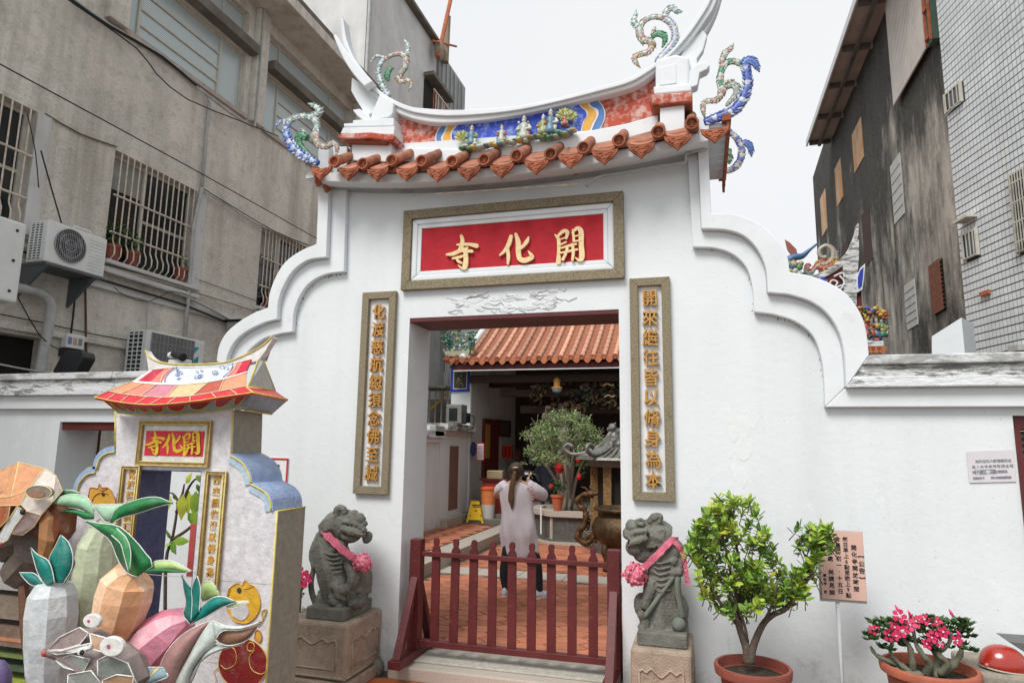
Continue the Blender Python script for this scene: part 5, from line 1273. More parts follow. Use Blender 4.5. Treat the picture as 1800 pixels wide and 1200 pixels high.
li = MB(); li.ball(f_+Vector((0,0,.0)), (.09,.07,.13), 8, 6); li.ball(f_+Vector((-.03,0,.2)), (.075,.07,.075), 8, 6); li.ball(f_+Vector((.07,0,-.07)), (.09,.07,.08), 8, 6); li.ball(f_+Vector((-.09,0,.17)), (.05,.04,.04), 8, 6); li.ball(f_+Vector((.02,-.04,.27)), .025); li.ball(f_+Vector((-.06,-.05,-.12)), (.05,.04,.09))
li.tube([f_+Vector((0,0,-.1)), Vector((cxp, cyp, ze+.4))], .05, 6)
remesh(li.build('lion_finial', PEW, pv_), .012, 2, (.01, 18))

# ================================================================== swallow-tail ridge and ornaments seen over the right wall
YR = YH+2.3
rg = [at(x, y, YR) for x, y in ((1330,500),(1390,492),(1415,487),(1445,478),(1470,462),(1490,440),(1503,412),(1507,392))]
rg2 = [at(x, y, YR) for x, y in ((1330,508),(1390,500),(1418,495),(1450,487),(1477,471),(1496,450),(1508,420),(1510,393))]
P, Q = smoothline(rg, 3), smoothline(rg2, 3)
MB().strip(P, Q, (0, .25, 0)).build('ridge_coping', COPE, hall, bevel=.01)
lo = [Vector((p.x, YR+.04, at(1400, 600, YR).z)) for p in Q]
i_ = len(Q)-3; MB().strip([q+Vector((0,.04,0)) for q in Q[:i_]], [Vector((q.x, YR+.04, at(1400, 600, YR).z-.6)) for q in Q[:i_]], (0, .15, 0)).build('ridge_wall', mat('dark_red_ridge', (.13,.03,.03), .8, .3, 12), hall)
MB().prism([at(x, y, YR-.02) for x, y in ((1482,465),(1510,420),(1510,450),(1506,500),(1506,545),(1484,530))], (0, .2, 0)).build('ridge_end', COPE, hall)
mb = MB(); mb.prism([at(x, y, YR-.01) for x, y in ((1424,490),(1447,486),(1456,495),(1451,507),(1424,500))], (0, .03, 0)); mb.build('blue_panel', BLUEP, hall)
for P_ in (((1456,505),(1462,493),(1472,496),(1468,505),(1478,508),(1484,495),(1476,485)), ((1460,510),(1470,516),(1483,513)), ((1466,486),(1474,482),(1482,480),(1485,488))):
    MB().tube(smoothline([at(x, y, YR-.02) for x, y in P_], 4), .022, 6).build('white_scroll', WTRIM, hall, smooth=True)
MB().tube([at(1448,512,YR-.02), at(1486,500,YR-.02)], .025, 6).build('white_band', WTRIM, hall)
for P_, col, r_ in ((((1425,480),(1438,466),(1452,464),(1463,455),(1463,440),(1452,432),(1440,440),(1443,452),(1453,452)), (.42,.40,.34), .05), (((1450,430),(1462,434),(1470,448),(1468,466),(1460,472)), (.35,.30,.25), .035),
                    (((1425,483),(1430,470),(1440,468),(1446,478)), (.30,.12,.08), .03), (((1445,477),(1455,468),(1468,466),(1475,464)), (.45,.04,.05), .045), (((1466,463),(1468,450),(1473,442)), (.15,.2,.32), .03)):
    mb = MB(); mb.col = col; mb.smooth = True; mb.tube(smoothline([at(x, y, YR+.08) for x, y in P_], 4), r_, 7); mb.build('ridge_scroll', CHIMU, hall)
random.seed(63)
for k in range(16):
    x_, y_ = random.uniform(1418, 1480), 0; y_ = 484-(x_-1418)*.30+random.uniform(-16, -1); mb = MB(); mb.smooth = True; mb.col = random.choice([(.40,.06,.05),(.10,.22,.16),(.45,.42,.34),(.12,.18,.36),(.50,.32,.08)])
    mb.tube(smoothline([at(x_+9*cos(q)*(1-q/9), y_+8*sin(q)*(1-q/9), YR+.06) for q in [j*.8 for j in range(8)]], 2), .028, 6); mb.build('ridge_scroll', CHIMU, hall)
lf = MB().prism([at(x, y, YR-.05) for x, y in ((1521,463),(1513,470),(1506,485),(1506,500),(1507,514),(1516,508),(1519,485))], (0, .04, 0)); lf.build('leaf_border', WTRIM, hall)
MB().prism([at(x, y, YR-.06) for x, y in ((1518,469),(1512,475),(1508,487),(1508,500),(1509,508),(1515,503),(1517,485))], (0, .02, 0)).build('leaf_panel', BLUEF, hall)
ph = thing('phoenix_ornament', 'blue glazed phoenix with raised red wing on the distant temple ridge', 'ornament', tuple(at(1400, 485, YR)))
mb = MB(); mb.smooth = True; mb.col = (.06,.15,.32); mb.tube(smoothline([at(x, y, YR) for x, y in ((1385,465),(1388,457),(1397,452),(1410,450),(1422,440),(1437,428))], 3), [.04,.07,.09,.1,.1,.09,.09,.08,.08,.07,.06,.05,.04,.03,.03,.02][:16], 8); mb.build('body', CHIMU, ph)
mb = MB(); mb.col = (.30,.09,.07); mb.prism([at(x, y, YR) for x, y in ((1380,421),(1388,426),(1400,438),(1402,448),(1392,450),(1384,438))], (0, .06, 0)); mb.build('wing', CHIMU, ph)
mb = MB(); mb.smooth = True
random.seed(8)
for k in range(36): mb.col = random.choice(CERC+[(.1,.15,.4)]); mb.ball(at(1396+random.uniform(-11,14), 470+random.uniform(-10,16), YR-.05), random.uniform(.04,.09), 6, 5)
mb.build('flowers', CHIMU, ph)
YC = YH-.3
oc = thing('ridge_figures', 'cluster of coloured ceramic figures on the hall roof corner, above the right low wall', 'ornament', tuple(at(1537, 600, YC)))
random.seed(31)
for k in range(4):
    o = figurine(1524+k*9, 592, .38, 40+k, par=oc, Y=YC+.1, name='ceramic_figure')
mb = MB(); mb.smooth = True
for k in range(110):
    mb.col = random.choice([(.05,.16,.08),(.5,.35,.05),(.45,.08,.05),(.06,.12,.3),(.5,.2,.06)]); p_ = at(1523+random.uniform(-14,35), 575+random.uniform(-34,24), YC+random.uniform(.0,.25)); mb.ball(p_, (random.uniform(.02,.06), .04, random.uniform(.02,.06)), 6, 5); mb.tube([p_, p_+Vector((random.uniform(-.1,.1), 0, random.uniform(-.03,.12)))], [.022, .008], 5)
mb.build('rockery', CHIMU, oc)
for k in range(4):
    c = at(1520+k*10, 612, YC-.1); shared('drip_tile', dpm, oc, c+Vector((0,0,.03)), (0,0,0), (1.1,1,1.1))
MB().prism([at(x, y, YC-.08) for x, y in ((1518,598),(1553,598),(1553,608),(1518,608))], (0, .5, 0)).build('coping', COPE, oc)
MB().prism([at(x, y, YC-.05) for x, y in ((1518,612),(1548,612),(1552,640),(1518,640))], (0, .4, 0)).build('pier', WTRIM, oc)
# same on the left corner, seen through the doorway
YC2 = YE+.1
ol = thing('ridge_figures', 'green and white ceramic mountain scene on the left corner of the hall roof', 'ornament', tuple(at(806, 620, YC2)))
mb = MB(); mb.smooth = True; random.seed(13)
for k in range(80):
    x = 806+random.uniform(-27, 27); y = 622-random.random()*44*(1-abs(x-806)/60); mb.col = random.choice([(.04,.18,.12),(.06,.22,.16),(.5,.52,.42),(.32,.34,.12),(.1,.2,.25)]); mb.ball(at(x, y, YC2+.1), random.uniform(.025,.055), 6, 5)
mb.build('mountain', CHIMU, ol)
for s_ in (-1, 1):
    mb = MB(); mb.col = (.12,.09,.05); mb.tube(smoothline([at(806+s_*20, 618, YC2), at(806+s_*27, 600, YC2), at(806+s_*22, 584, YC2)], 3), .015, 5); mb.col = (.04,.16,.10)
    for k in range(12): mb.ball(at(806+s_*(24+random.uniform(-7,7)), 590+random.uniform(-10,12), YC2), (.045,.03,.03), 6, 4)
    mb.build('pine', CHIMU, ol)
mb = MB(); mb.col = (.42,.42,.30); mb.prism([at(x, y, YC2-.03) for x, y in ((780,617),(826,616),(822,626),(784,626))], (0, .3, 0)); mb.build('base', CHIMU, ol)
for k in range(3): shared('drip_tile', dpm, ol, at(788+k*14, 633, YC2-.05)+Vector((0,0,.03)), (0,0,0), (1.1,1,1.1))
# small hanging lantern in the porch
hl = thing('hanging_lantern', 'small gilt and blue patterned lantern hanging from the porch beam above the tree', 'lantern', tuple(at(979, 665, YE+.4)))
c = at(979, 678, YE+.35)
MB().lathe(c+Vector((0,0,-.14)), [(.05,0),(.09,.03),(.11,.08)], 10).build('bowl', mat('blue_white_china', (.55,.62,.65), .4, (.08,.18,.35), 60, .2), hl)
MB().lathe(c+Vector((0,0,-.058)), [(.12,0),(.12,.03),(.07,.05),(.07,.16),(.09,.17),(.02,.24)], 10).build('gilt_top', GOLDD, hl)
# person in the dark hall
pd = thing('person', 'person in dark clothes standing inside the hall, half hidden by the tree', 'person', (at(962, 880, 9.6).x, 9.6, .42))
c = at(962, 800, 9.6); 
mb = MB(); X_, Y_ = c.x, 9.6; zt_ = at(962, 786, 9.6).z
mb.ball((X_, Y_, zt_-.11), (.085,.1,.12), 10, 8); mb.tube([(X_,Y_,zt_-.22),(X_,Y_,zt_-.32)], .05, 8)
mb.loft([[(X_+a*w*cos(t*pi/6), Y_+b_*sin(t*pi/6), zt_-z_) for t in range(12)] for z_, w, a, b_ in ((.28,.1,1,.08),(.34,.21,1,.11),(.6,.2,1,.12),(.85,.18,1,.12),(.95,.19,1,.13))])
for s_ in (-1, 1):
    mb.tube([(X_+s_*.2,Y_,zt_-.36),(X_+s_*.25,Y_-.02,zt_-.62),(X_+s_*.12,Y_-.22,zt_-.75)], [.055,.045,.035], 8); mb.tube([(X_+s_*.09,Y_,zt_-.9),(X_+s_*.1,Y_,.42+.45),(X_+s_*.1,Y_,.43)], [.09,.065,.045], 8)
    mb.ball((X_+s_*.1,Y_-.06,.46),(.045,.11,.04))
remesh(mb.build('body', mat('navy_cloth', (.02,.022,.035), .8, .2, 12), pd), .018, 2)
MB().ball((X_, Y_+.02, zt_-.09), (.095,.10,.115), 10, 8).build('hair', BLK, pd, smooth=True)
MB().ball((X_, Y_-.065, zt_-.12), (.065,.045,.085), 10, 8).build('face', SKIN, pd, smooth=True)
# ================================================================== paper gate lantern
YL = -1.6; TL = .27
LIL = (.68,.67,.70); OLV = (.30,.285,.23); VIO = (.10,.12,.25); SKYB = (.30,.40,.62); YEL_ = (.70,.58,.12); GOLD_ = (.72,.50,.12)
lan = thing('gate_lantern', 'silk paper lantern shaped like the temple gate, with a red and orange patchwork roof', 'lantern', (at(320, 1000, YL).x, YL+.13, 0))
def silk(nm, col, mb, par=lan, bevel=0, smooth=None, label=None):
    mb.c = [col if c == (1, 1, 1) else c for c in mb.c]; return mb.build(nm, SILK, par, bevel=bevel, smooth=smooth, label=label)
def piping(pts, r=.005, col=YEL_, par=lan, nm='wire_piping'):
    mb = MB(); mb.col = col; mb.tube(pts, r, 5); return mb.build(nm, SILK, par, smooth=True)
Ll = [(206,722),(206,794),(192,797),(180,807),(175,825),(172,830),(158,834),(146,847),(139,867)]
Rl = [(481,897),(479,878),(470,864),(455,855),(445,850),(442,832),(432,815),(420,806),(409,800),(412,720)]
A = [at(x, y, YL) for x, y in Ll]; B = [at(x, y, YL) for x, y in Rl]
xl = A[-1].x; xr = at(490, 897, YL).x; dz = at(300, 826, YL).z; dxa = at(243, 826, YL).x; dxb = at(357, 828, YL).x
out = [Vector((xl, YL, 0))]+A[::-1]+B[::-1]+[Vector((xr, YL, B[0].z)), Vector((xr, YL, 0)), Vector((dxb, YL, 0)), Vector((dxb, YL, dz)), Vector((dxa, YL, dz)), Vector((dxa, YL, 0))]
silk('body', OLV, MB().prism(out, (0, TL, 0)))
silk('front_sheet', LIL, MB().prism([p+Vector((0, -.012, 0)) for p in out], (0, .010, 0)))
for x, s_ in ((dxa, 1), (dxb, -1)):
    silk('door_reveal', VIO, MB().box(x+.001*s_, x+.006*s_, YL-.01, YL+TL, 0, dz-.007))
silk('door_reveal', VIO, MB().box(dxa, dxb, YL-.01, YL+TL, dz-.006, dz-.001))
# blue shoulders
def sh_strip(P, w, col, y0, y1, nm):
    mb = MB(); n = len(P); Q = []
    for i, p in enumerate(P):
        t = (P[min(i+1, n-1)]-P[max(i-1, 0)]); nn = Vector((t.z, 0, -t.x)).normalized(); Q.append(p+nn*w)
    a = [Vector((p.x, y0, p.z)) for p in P]; b = [Vector((q.x, y0, q.z)) for q in Q]
    mb.strip(a, b, (0, y1-y0, 0)); return silk(nm, col, mb)
Rr = B[:-1]
for seg in (B[0:5], B[4:9]):
    seg = smoothline(seg, 3); sh_strip(seg[::-1], .045, (.42,.56,.66), YL-.02, YL-.013, 'shoulder_band'); sh_strip(seg, .012, SKYB, YL-.022, YL+TL+.001, 'shoulder_top')
    piping([p+Vector((0,-.024,0)) for p in seg])
for seg in (A[1:5], A[5:9]):
    seg = smoothline(seg, 3); sh_strip(seg[::-1], -.040, (.30,.42,.62), YL-.02, YL-.013, 'shoulder_band'); piping([p+Vector((0,-.024,0)) for p in seg])
piping([Vector((xr, YL-.014, 0)), Vector((xr, YL-.014, B[0].z))]); piping([Vector((xr, YL-.014, B[0].z)), Vector((xr, YL+TL, B[0].z))])
piping([B[-1]+Vector((0,-.014,0)), B[-2]+Vector((0,-.014,0))]); piping([A[0]+Vector((0,-.014,0)), A[1]+Vector((0,-.014,0))])
# gold dragon-cloud mottling seams on the sides
for z in (.5, .95): silk('seam', (.55,.53,.50), MB().box(xl, xr, YL-.0135, YL-.0125, z, z+.004))
# framed red name panel and couplets
def lrect(q, y): 
    P = [at(x, yy, y) for x, yy in q]; xs = sorted(p.x for p in P); zs = sorted(p.z for p in P); return (xs[0]+xs[1])/2, (xs[2]+xs[3])/2, (zs[0]+zs[1])/2, (zs[2]+zs[3])/2
BRN = mat('brown_gold_ribbon', (.28,.16,.06), .5, (.45,.30,.12), 40, .3, 60)
def lframe(q, w, nm='ribbon_frame'):
    r = lrect(q, YL-.03); frame(*r, w, YL-.035, YL-.014, BRN, nm, lan, .003)
    x0, x1, z0, z1 = r
    for d in (0, w):
        c = [(x0+d, z0+d), (x1-d, z0+d), (x1-d, z1-d), (x0+d, z1-d), (x0+d, z0+d)]; piping([Vector((x, YL-.037, z)) for x, z in c], .0035, (.72,.62,.2))
    return r
r = lframe(((246,739),(371,740),(366,822),(241,815)), .022)
ri = lrect(((255,755),(357,759),(355,802),(252,800)), YL-.03)
silk('name_panel', (.62,.03,.05), MB().box(ri[0], ri[1], YL-.022, YL-.0145, ri[2], ri[3]))
silk('name_border', (.70,.70,.66), MB().box(r[0]+.023, r[1]-.023, YL-.019, YL-.0142, r[2]+.023, r[3]-.023))
YCH = mat('yellow_brush', (.75,.50,.05), .6, .15, 30, .1)
for ch, cx_ in (('寺', 272), ('化', 303), ('開', 336)):
    ctr = {'寺': (382, 340), '化': (885, 305), '開': (1385, 270)}[ch]
    def f(x, y, ctr=ctr, cx_=cx_):
        p = at(cx_+(x-ctr[0])*.118, 779+(y-ctr[1])*.128, YL-.026); return p.x, p.z
    brush(ch, f, lan, YCH, YL-.024, .003)
OCH = mat('ochre_ink', (.55,.30,.06), .6, .2, 30)
for q, txt, ys_ in ((((213,818),(243,820),(236,960),(204,955)), '化渡慈航總須念', (836, 940)), (((358,828),(393,829),(387,1045),(352,1033)), '開來繼往皆以脩身為本', (848, 1030))):
    r = lframe(q, .017); silk('couplet_sheet', (.70,.68,.64), MB().box(r[0]+.018, r[1]-.018, YL-.018, YL-.0142, r[2]+.018, r[3]-.018))
    n = len(txt)
    for i, ch in enumerate(txt): glyph(ch, ((r[0]+r[1])/2, YL-.02, r[3]-.05-(r[3]-r[2]-.09)*i/(n-1)), .052 if n > 8 else .056, .0015, OCH, lan, off=.0025)
# roof
Y0_, Y1_, Y2_, Y3_ = YL-.20, YL-.14, YL-.02, YL+.10
def edge(pts, y): return smoothline([at(a, b, y) for a, b in pts], 4)
def pick(E, px, y):
    return min(E, key=lambda p: abs(p.x-at(px, 680, y).x))
E0 = edge([(167,698),(200,705),(238,710),(277,711),(335,706),(402,696),(445,690)], Y0_)
E1 = edge([(192,687),(215,692),(260,697),(300,698),(335,696),(390,687),(432,679)], Y1_)
E2 = edge([(231,671),(255,674),(285,676),(320,676),(365,672),(397,666),(433,655)], Y2_)
E3 = edge([(262,651),(285,648),(310,646),(345,646),(385,644),(415,638),(444,631)], Y3_)
def lerpE(E, t):
    t = min(max(t, 0), 1)*(len(E)-1); i = min(int(t), len(E)-2); return E[i].lerp(E[i+1], t-i)
def rpanel(Ea, Eb, t0, t1, s0, s1, col, nm='roof_panel', k=4):
    a = [lerpE(Ea, t0+(t1-t0)*i/k) for i in range(k+1)]; b = [lerpE(Eb, s0+(s1-s0)*i/k) for i in range(k+1)]
    mb = MB(); mb.strip(a, b, (0, .004, -.012)); return silk(nm, col, mb)
RED1 = (.70,.03,.05)
n = 9
for i in range(n):
    rpanel(E0, E1, i/n, (i+1)/n, i/n, (i+1)/n, (.66+random.uniform(-.06,.06), .03, .05))
    piping([lerpE(E0, i/n)+Vector((0,-.004,.002)), lerpE(E1, i/n)+Vector((0,-.004,.002))], .003, (.75,.6,.4))
cols2 = [(.78,.30,.16),(.72,.24,.17),(.58,.22,.28),(.85,.50,.28),(.48,.10,.07),(.74,.30,.17)]
tb_ = [0,.16,.29,.47,.68,.82,1]; 
for i in range(6):
    rpanel(E1, E2, tb_[i], tb_[i+1], tb_[i], tb_[i+1], cols2[i]); piping([lerpE(E1, tb_[i])+Vector((0,-.004,.002)), lerpE(E2, tb_[i])+Vector((0,-.004,.002))], .003, (.75,.66,.4))
def mid(Ea, Eb, t): return [a.lerp(b, t) for a, b in zip(Ea, Eb)]
E2b = mid(E2, E3, .12); rpanel(E2, E2b, 0, 1, 0, 1, (.74,.74,.72), 'roof_rib', 12)
for t0, t1, c in ((.0,.05,(.74,.74,.72)),(.05,.20,(.50,.02,.05)),(.20,.31,(.80,.22,.18)),(.31,.83,(.62,.66,.72)),(.83,.90,(.80,.22,.20)),(.90,.99,(.55,.02,.05))):
    rpanel(E2b, E3, t0, t1, t0, t1, c)
random.seed(77)
for k in range(16):                     # blue scroll work on the white ridge panel
    t = .36+.42*random.random(); v = .2+.6*random.random(); c = lerpE(E2b, t).lerp(lerpE(E3, t), v)+Vector((0,-.008,.006)); r_ = random.uniform(.012,.026); a0 = random.uniform(0, 6)
    piping([c+Vector((cos(a0+j*.7)*r_*(1-j*.08), 0, sin(a0+j*.7)*r_*.6*(1-j*.08))) for j in range(8)], .0028, (.22,.30,.50), nm='painted_scroll')
for s0_, col in ((.31,(.75,.66,.4)),(.345,(.2,.3,.5)),(.83,(.75,.66,.4)),(.80,(.2,.3,.5))):
    P = [lerpE(E2b, s0_+.035*sin(j*pi/6)*(-1 if s0_ < .5 else 1)).lerp(lerpE(E3, s0_+.035*sin(j*pi/6)*(-1 if s0_ < .5 else 1)), j/6)+Vector((0,-.006,.004)) for j in range(7)]; piping(P, .003, col, nm='painted_scroll')
for E_, c in ((E0, YEL_), (E1, (.75,.6,.4)), (E2, (.75,.75,.7)), (E3, (.75,.75,.7))): piping([p+Vector((0,-.004,.001)) for p in E_], .0035, c)
# ridge with horns
RT = edge([(256,616),(262,626),(275,634),(300,639),(335,640),(392,637),(430,624),(455,611),(468,602),(479,591)], Y3_+.01)
RB = edge([(261,650),(272,650),(285,648),(305,647),(335,647),(392,645),(425,641),(446,636),(458,628),(480,594)], Y3_+.01)
silk('ridge', (.74,.74,.72), MB().strip(RT, RB, (0, .05, 0))); piping([p+Vector((0,-.003,0)) for p in RT])
silk('horn_side', (.33,.31,.24), MB().prism([at(479,592,Y3_+.061), at(464,634,Y3_+.061), at(454,631,Y3_+.061)], (0, .03, 0)))
# gable end and the side eave
g = [at(454,631,Y3_), at(437,677,Y1_-.02), atX(0,0,-1) if False else at(484,687,Y3_+.20), at(464,634,Y3_+.04)]
silk('gable', (.48,.50,.47), MB().prism(g, (-.01, .01, 0))); piping([g[0], g[1]]); piping([g[3], g[2]]); piping([g[1], g[2]])
silk('side_eave', (.80,.10,.08), MB().prism([at(432,679,Y1_), at(445,690,Y0_), at(506,702,YL+.30), at(484,687,YL+.28)], (0, .002, -.010)))
piping([at(445,690,Y0_), at(506,702,YL+.30)]); piping([at(432,679,Y1_), at(445,690,Y0_)])
silk('soffit', (.33,.36,.42), MB().prism([at(445,691,Y0_+.01), at(506,703,YL+.30), at(478,728,YL+TL+.02), at(430,720,YL+.0), at(412,721,YL)], (0, .003, .004)))
piping([at(430,721,YL), at(478,728,YL+TL)])
# board with half-moon tiles under the eave
Bt = edge([(180,701),(200,706),(238,711),(277,713),(335,708),(402,699),(440,692)], YL-.16); Bb = edge([(206,725),(225,727),(250,728),(285,728),(335,726),(390,720),(430,716)], YL-.03)
silk('eave_board', (.30,.42,.48), MB().strip(Bt, Bb, (0, .004, 0))); piping(Bb)
for i in range(9):
    t = (i+.55)/9.2; a, b = lerpE(Bt, t), lerpE(Bb, t); w = (lerpE(Bt, t+.05)-lerpE(Bt, t-.05))*.46; d = (b-a)*.78
    P = [a+w*cos(pi*j/8)+d*sin(pi*j/8)+Vector((0,-.006,0)) for j in range(9)]
    silk('half_moon_tile', (.42,.03,.03) if i != 6 else (.22,.02,.02), MB().prism(P, (0, .004, 0))); piping([p+Vector((0,-.003,0)) for p in P], .0028)
# painted gold mice and round fruit on the front
def flat(pts, y, col, nm, par=lan, d=.003): return silk(nm, col, MB().prism([at(a, b, y) for a, b in pts], (0, d, 0)), par)
def sp(pts): return [(v.x, v.y) for v in smoothline([Vector((a, b, 0)) for a, b in pts], 4)]
yy = YL-.017
def painted(pts, col, lines, y=yy, lw=.0028, lcol=(.40,.12,.03)):
    o = flat(sp(pts+pts[:1])[:-1], y, col, 'painted_figure')
    for L_ in [pts+pts[:1]]+lines:
        mb = MB(); mb.col = lcol; mb.tube([at(a, b, y-.002) for a, b in sp(L_)], lw, 4); mb.build('painted_line', SILK, lan)
painted([(152,882),(156,868),(158,858),(165,857),(172,858),(175,850),(179,857),(190,857),(198,868),(203,885),(190,893),(165,893)], (.68,.38,.06), [[(160,884),(166,872),(176,866),(190,868)], [(172,858),(180,862),(190,858)], [(203,885),(206,870),(210,862)]])
flat([(181+3*cos(t*pi/4), 868+3.5*sin(t*pi/4)) for t in range(8)], yy-.004, (.03,.03,.03), 'painted_eye')
painted([(402,1035),(410,1028),(420,1024),(426,1028),(431,1019),(437,1026),(447,1030),(455,1045),(457,1065),(450,1082),(435,1094),(415,1092),(402,1078),(398,1058)], (.72,.42,.03), [[(420,1024),(430,1034),(445,1030)], [(405,1035),(399,1055)]], lcol=(.62,.34,.04))
flat(sp([(402,1060),(415,1055),(432,1062),(437,1078),(425,1090),(408,1082)]), yy-.004, (.60,.58,.62), 'painted_belly')
flat([(420+4*cos(t*pi/4), 1037+5*sin(t*pi/4)) for t in range(8)], yy-.004, (.03,.03,.03), 'painted_eye')
for P_ in (((462,1090),(460,1075),(468,1070),(466,1080),(458,1095),(452,1100)),): 
    mb = MB(); mb.col = (.62,.40,.05); mb.tube([at(a, b, yy-.002) for a, b in sp(P_)], .004, 4); mb.build('painted_tail', SILK, lan)
fr = [(427+43*cos(t*pi/10), 1166+44*sin(t*pi/10)) for t in range(20)]
painted(fr, (.22,.015,.015), [[(390,1135),(412,1140),(414,1165),(398,1175),(388,1168)], [(447,1142),(438,1155),(442,1175),(458,1184),(470,1178)], [(434,1134),(440,1128),(447,1133),(444,1143),(436,1142),(434,1134)], [(385,1172),(376,1180),(380,1196),(372,1205)]], lcol=(.62,.40,.08))
painted([(447,1122),(450,1108),(456,1108),(460,1120),(456,1128)], (.60,.35,.05), [])

# ================================================================== vegetable and mouse lanterns before it
def leafsheet(U, Lw, y, col, par, bulge=.05, pip=(.75,.75,.72), nm='leaf', dy=0, th=.006):
    n = 12
    def res(P):
        P = smoothline([Vector((a, b, 0)) for a, b in P], 6); d = [0]
        for a, b in zip(P, P[1:]): d.append(d[-1]+(b-a).length)
        o = []
        for i in range(n+1):
            t = d[-1]*i/n; k = 0
            while k < len(d)-2 and d[k+1] < t: k += 1
            o.append(P[k].lerp(P[k+1], (t-d[k])/max(d[k+1]-d[k], 1e-6)))
        return o
    A, B = res(U), res(Lw); rows = []
    for i in range(n+1):
        s_ = i/n; row = []
        for j in range(5):
            v = j/4; q = A[i].lerp(B[i], v); yv = y+dy*s_-bulge*(1-abs(2*v-1)**1.5)*sin(pi*min(max(s_, .08), .92)); row.append(at(q.x, q.y, yv))
        rows.append(row)
    mb = MB(); mb.smooth = True; b = 0; mb.v = [p for r_ in rows for p in r_]; mb.col = col
    for i in range(n):
        for j in range(4): mb.face([i*5+j, i*5+j+1, (i+1)*5+j+1, (i+1)*5+j])
    o = mb.build(nm, SILK, par); s2 = o.modifiers.new('thick', 'SOLIDIFY'); s2.thickness = th
    if pip:
        m2 = MB(); m2.col = pip; m2.tube([r_[0] for r_ in rows], .0026, 5); m2.tube([r_[4] for r_ in rows], .0026, 5); m2.build('wire_piping', SILK, o, smooth=True)
    return o
def root(axis, radii, y, col, par, sides=10, cols=None, nm='root'):
    P = [at(a, b, y) for a, b in axis]; mb = MB(); mb.col = col; k = len(P); up = Vector((0, 1, 0)); dep = (P[0]-CAM).dot(_f); s_ = dep/FPX
    rings = []
    for i, p in enumerate(P):
        t = (P[min(i+1, k-1)]-P[max(i-1, 0)]).normalized(); a = (up-t*up.dot(t)).normalized(); c = t.cross(a)
        rings.append([p+(a*cos(2*pi*(j+.5)/sides)+c*sin(2*pi*(j+.5)/sides))*radii[i]*s_ for j in range(sides)])
    mb.v = [q for r_ in rings for q in r_]
    for i in range(k-1):
        for j in range(sides):
            if cols: mb.col = cols[(i*3+j*5) % len(cols)]
            mb.face([i*sides+j, i*sides+(j+1) % sides, (i+1)*sides+(j+1) % sides, (i+1)*sides+j])
    mb.face(list(range(sides))); mb.face([(k-1)*sides+j for j in range(sides)])
    o = mb.build(nm, SILK, par)
    return o
DG = (.015,.19,.055); MINT = (.34,.58,.38); TEAL = (.004,.20,.17); LGR = (.42,.58,.22)
def veg(nm, lab, y, px, grp='vegetable lanterns in front of the paper gate'): return thing(nm, lab, 'lantern', tuple(at(px, 1200, y)), grp)
dk = veg('radish_lantern', 'tall pale green radish lantern with wide spreading mint and dark green leaves', -1.95, 170)
root([(190,915),(180,935),(172,960),(168,1000),(162,1050),(160,1110),(158,1180)], [14,24,32,35,35,30,18], -1.95, (.48,.53,.36), dk, 10, [(.48,.53,.36),(.52,.57,.40)])
leafsheet([(72,893),(95,878),(122,868),(150,872),(164,888)], [(72,893),(100,891),(130,893),(150,900),(164,912)], -2.02, MINT, dk, .03)
leafsheet([(85,893),(110,896),(135,896),(152,900),(163,905)], [(76,894),(100,899),(130,903),(148,912),(163,912)], -2.04, DG, dk, .02, None)
leafsheet([(86,877),(108,863),(125,861),(140,866)], [(90,879),(112,870),(128,871),(142,876)], -1.98, DG, dk, .01)
leafsheet([(162,887),(176,886),(190,886),(217,885)], [(162,887),(176,906),(192,918),(217,885)], -2.06, (.40,.62,.45), dk, .015)
leafsheet([(193,917),(205,893),(240,878),(275,873),(303,884)], [(196,919),(215,909),(245,901),(275,891),(303,884)], -2.08, DG, dk, .03)
ca = veg('carrot_lantern', 'orange carrot lantern with big curling dark green leaves', -2.25, 215)
root([(240,1004),(232,1008),(225,1022),(218,1050),(208,1085),(196,1120),(185,1160)], [8,30,44,46,42,34,20], -2.25, (.78,.42,.22), ca, 9, [(.80,.46,.26),(.74,.38,.19),(.84,.56,.38)])
leafsheet([(150,915),(180,920),(210,925),(240,952),(258,975),(270,992),(242,1012)], [(152,917),(176,935),(194,950),(204,975),(214,995),(226,1008),(242,1013)], -2.30, DG, ca, .05)
leafsheet([(205,928),(222,945),(230,970),(228,1000)], [(196,940),(212,955),(218,975),(226,1004)], -2.37, (.05,.30,.10), ca, .01)  # lighter green strip: the highlight down the big leaf, put into colour
leafsheet([(256,1000),(272,986),(300,985),(322,995),(337,1003)], [(256,1003),(280,1003),(305,1002),(322,1005),(337,1003)], -2.28, LGR, ca, .015)
leafsheet([(250,1003),(275,998),(300,1000),(325,1004)], [(250,1006),(275,1006),(300,1006),(325,1006)], -2.30, DG, ca, .01, None)
wr2 = veg('radish_lantern', 'white radish lantern with upright teal leaves', -2.2, 92)
root([(97,1020),(96,1026),(94,1045),(92,1080),(88,1130),(84,1180),(82,1240)], [14,28,38,41,38,32,20], -2.2, (.58,.62,.64), wr2, 9, [(.60,.64,.66),(.54,.58,.60)])
leafsheet([(107,940),(120,952),(128,975),(126,1000),(112,1024)], [(107,940),(97,960),(86,983),(92,1003),(98,1024)], -2.24, TEAL, wr2, .03)
leafsheet([(54,962),(66,974),(84,984),(92,1002),(96,1024)], [(54,962),(60,985),(66,1005),(74,1020),(82,1030)], -2.26, TEAL, wr2, .02)
leafsheet([(34,1006),(48,1006),(62,1008),(74,1022)], [(36,1008),(44,1018),(56,1028),(74,1030)], -2.25, TEAL, wr2, .02)
leafsheet([(130,980),(132,990),(126,1005),(116,1022)], [(126,985),(124,995),(120,1008),(112,1024)], -2.19, TEAL, wr2, .01)
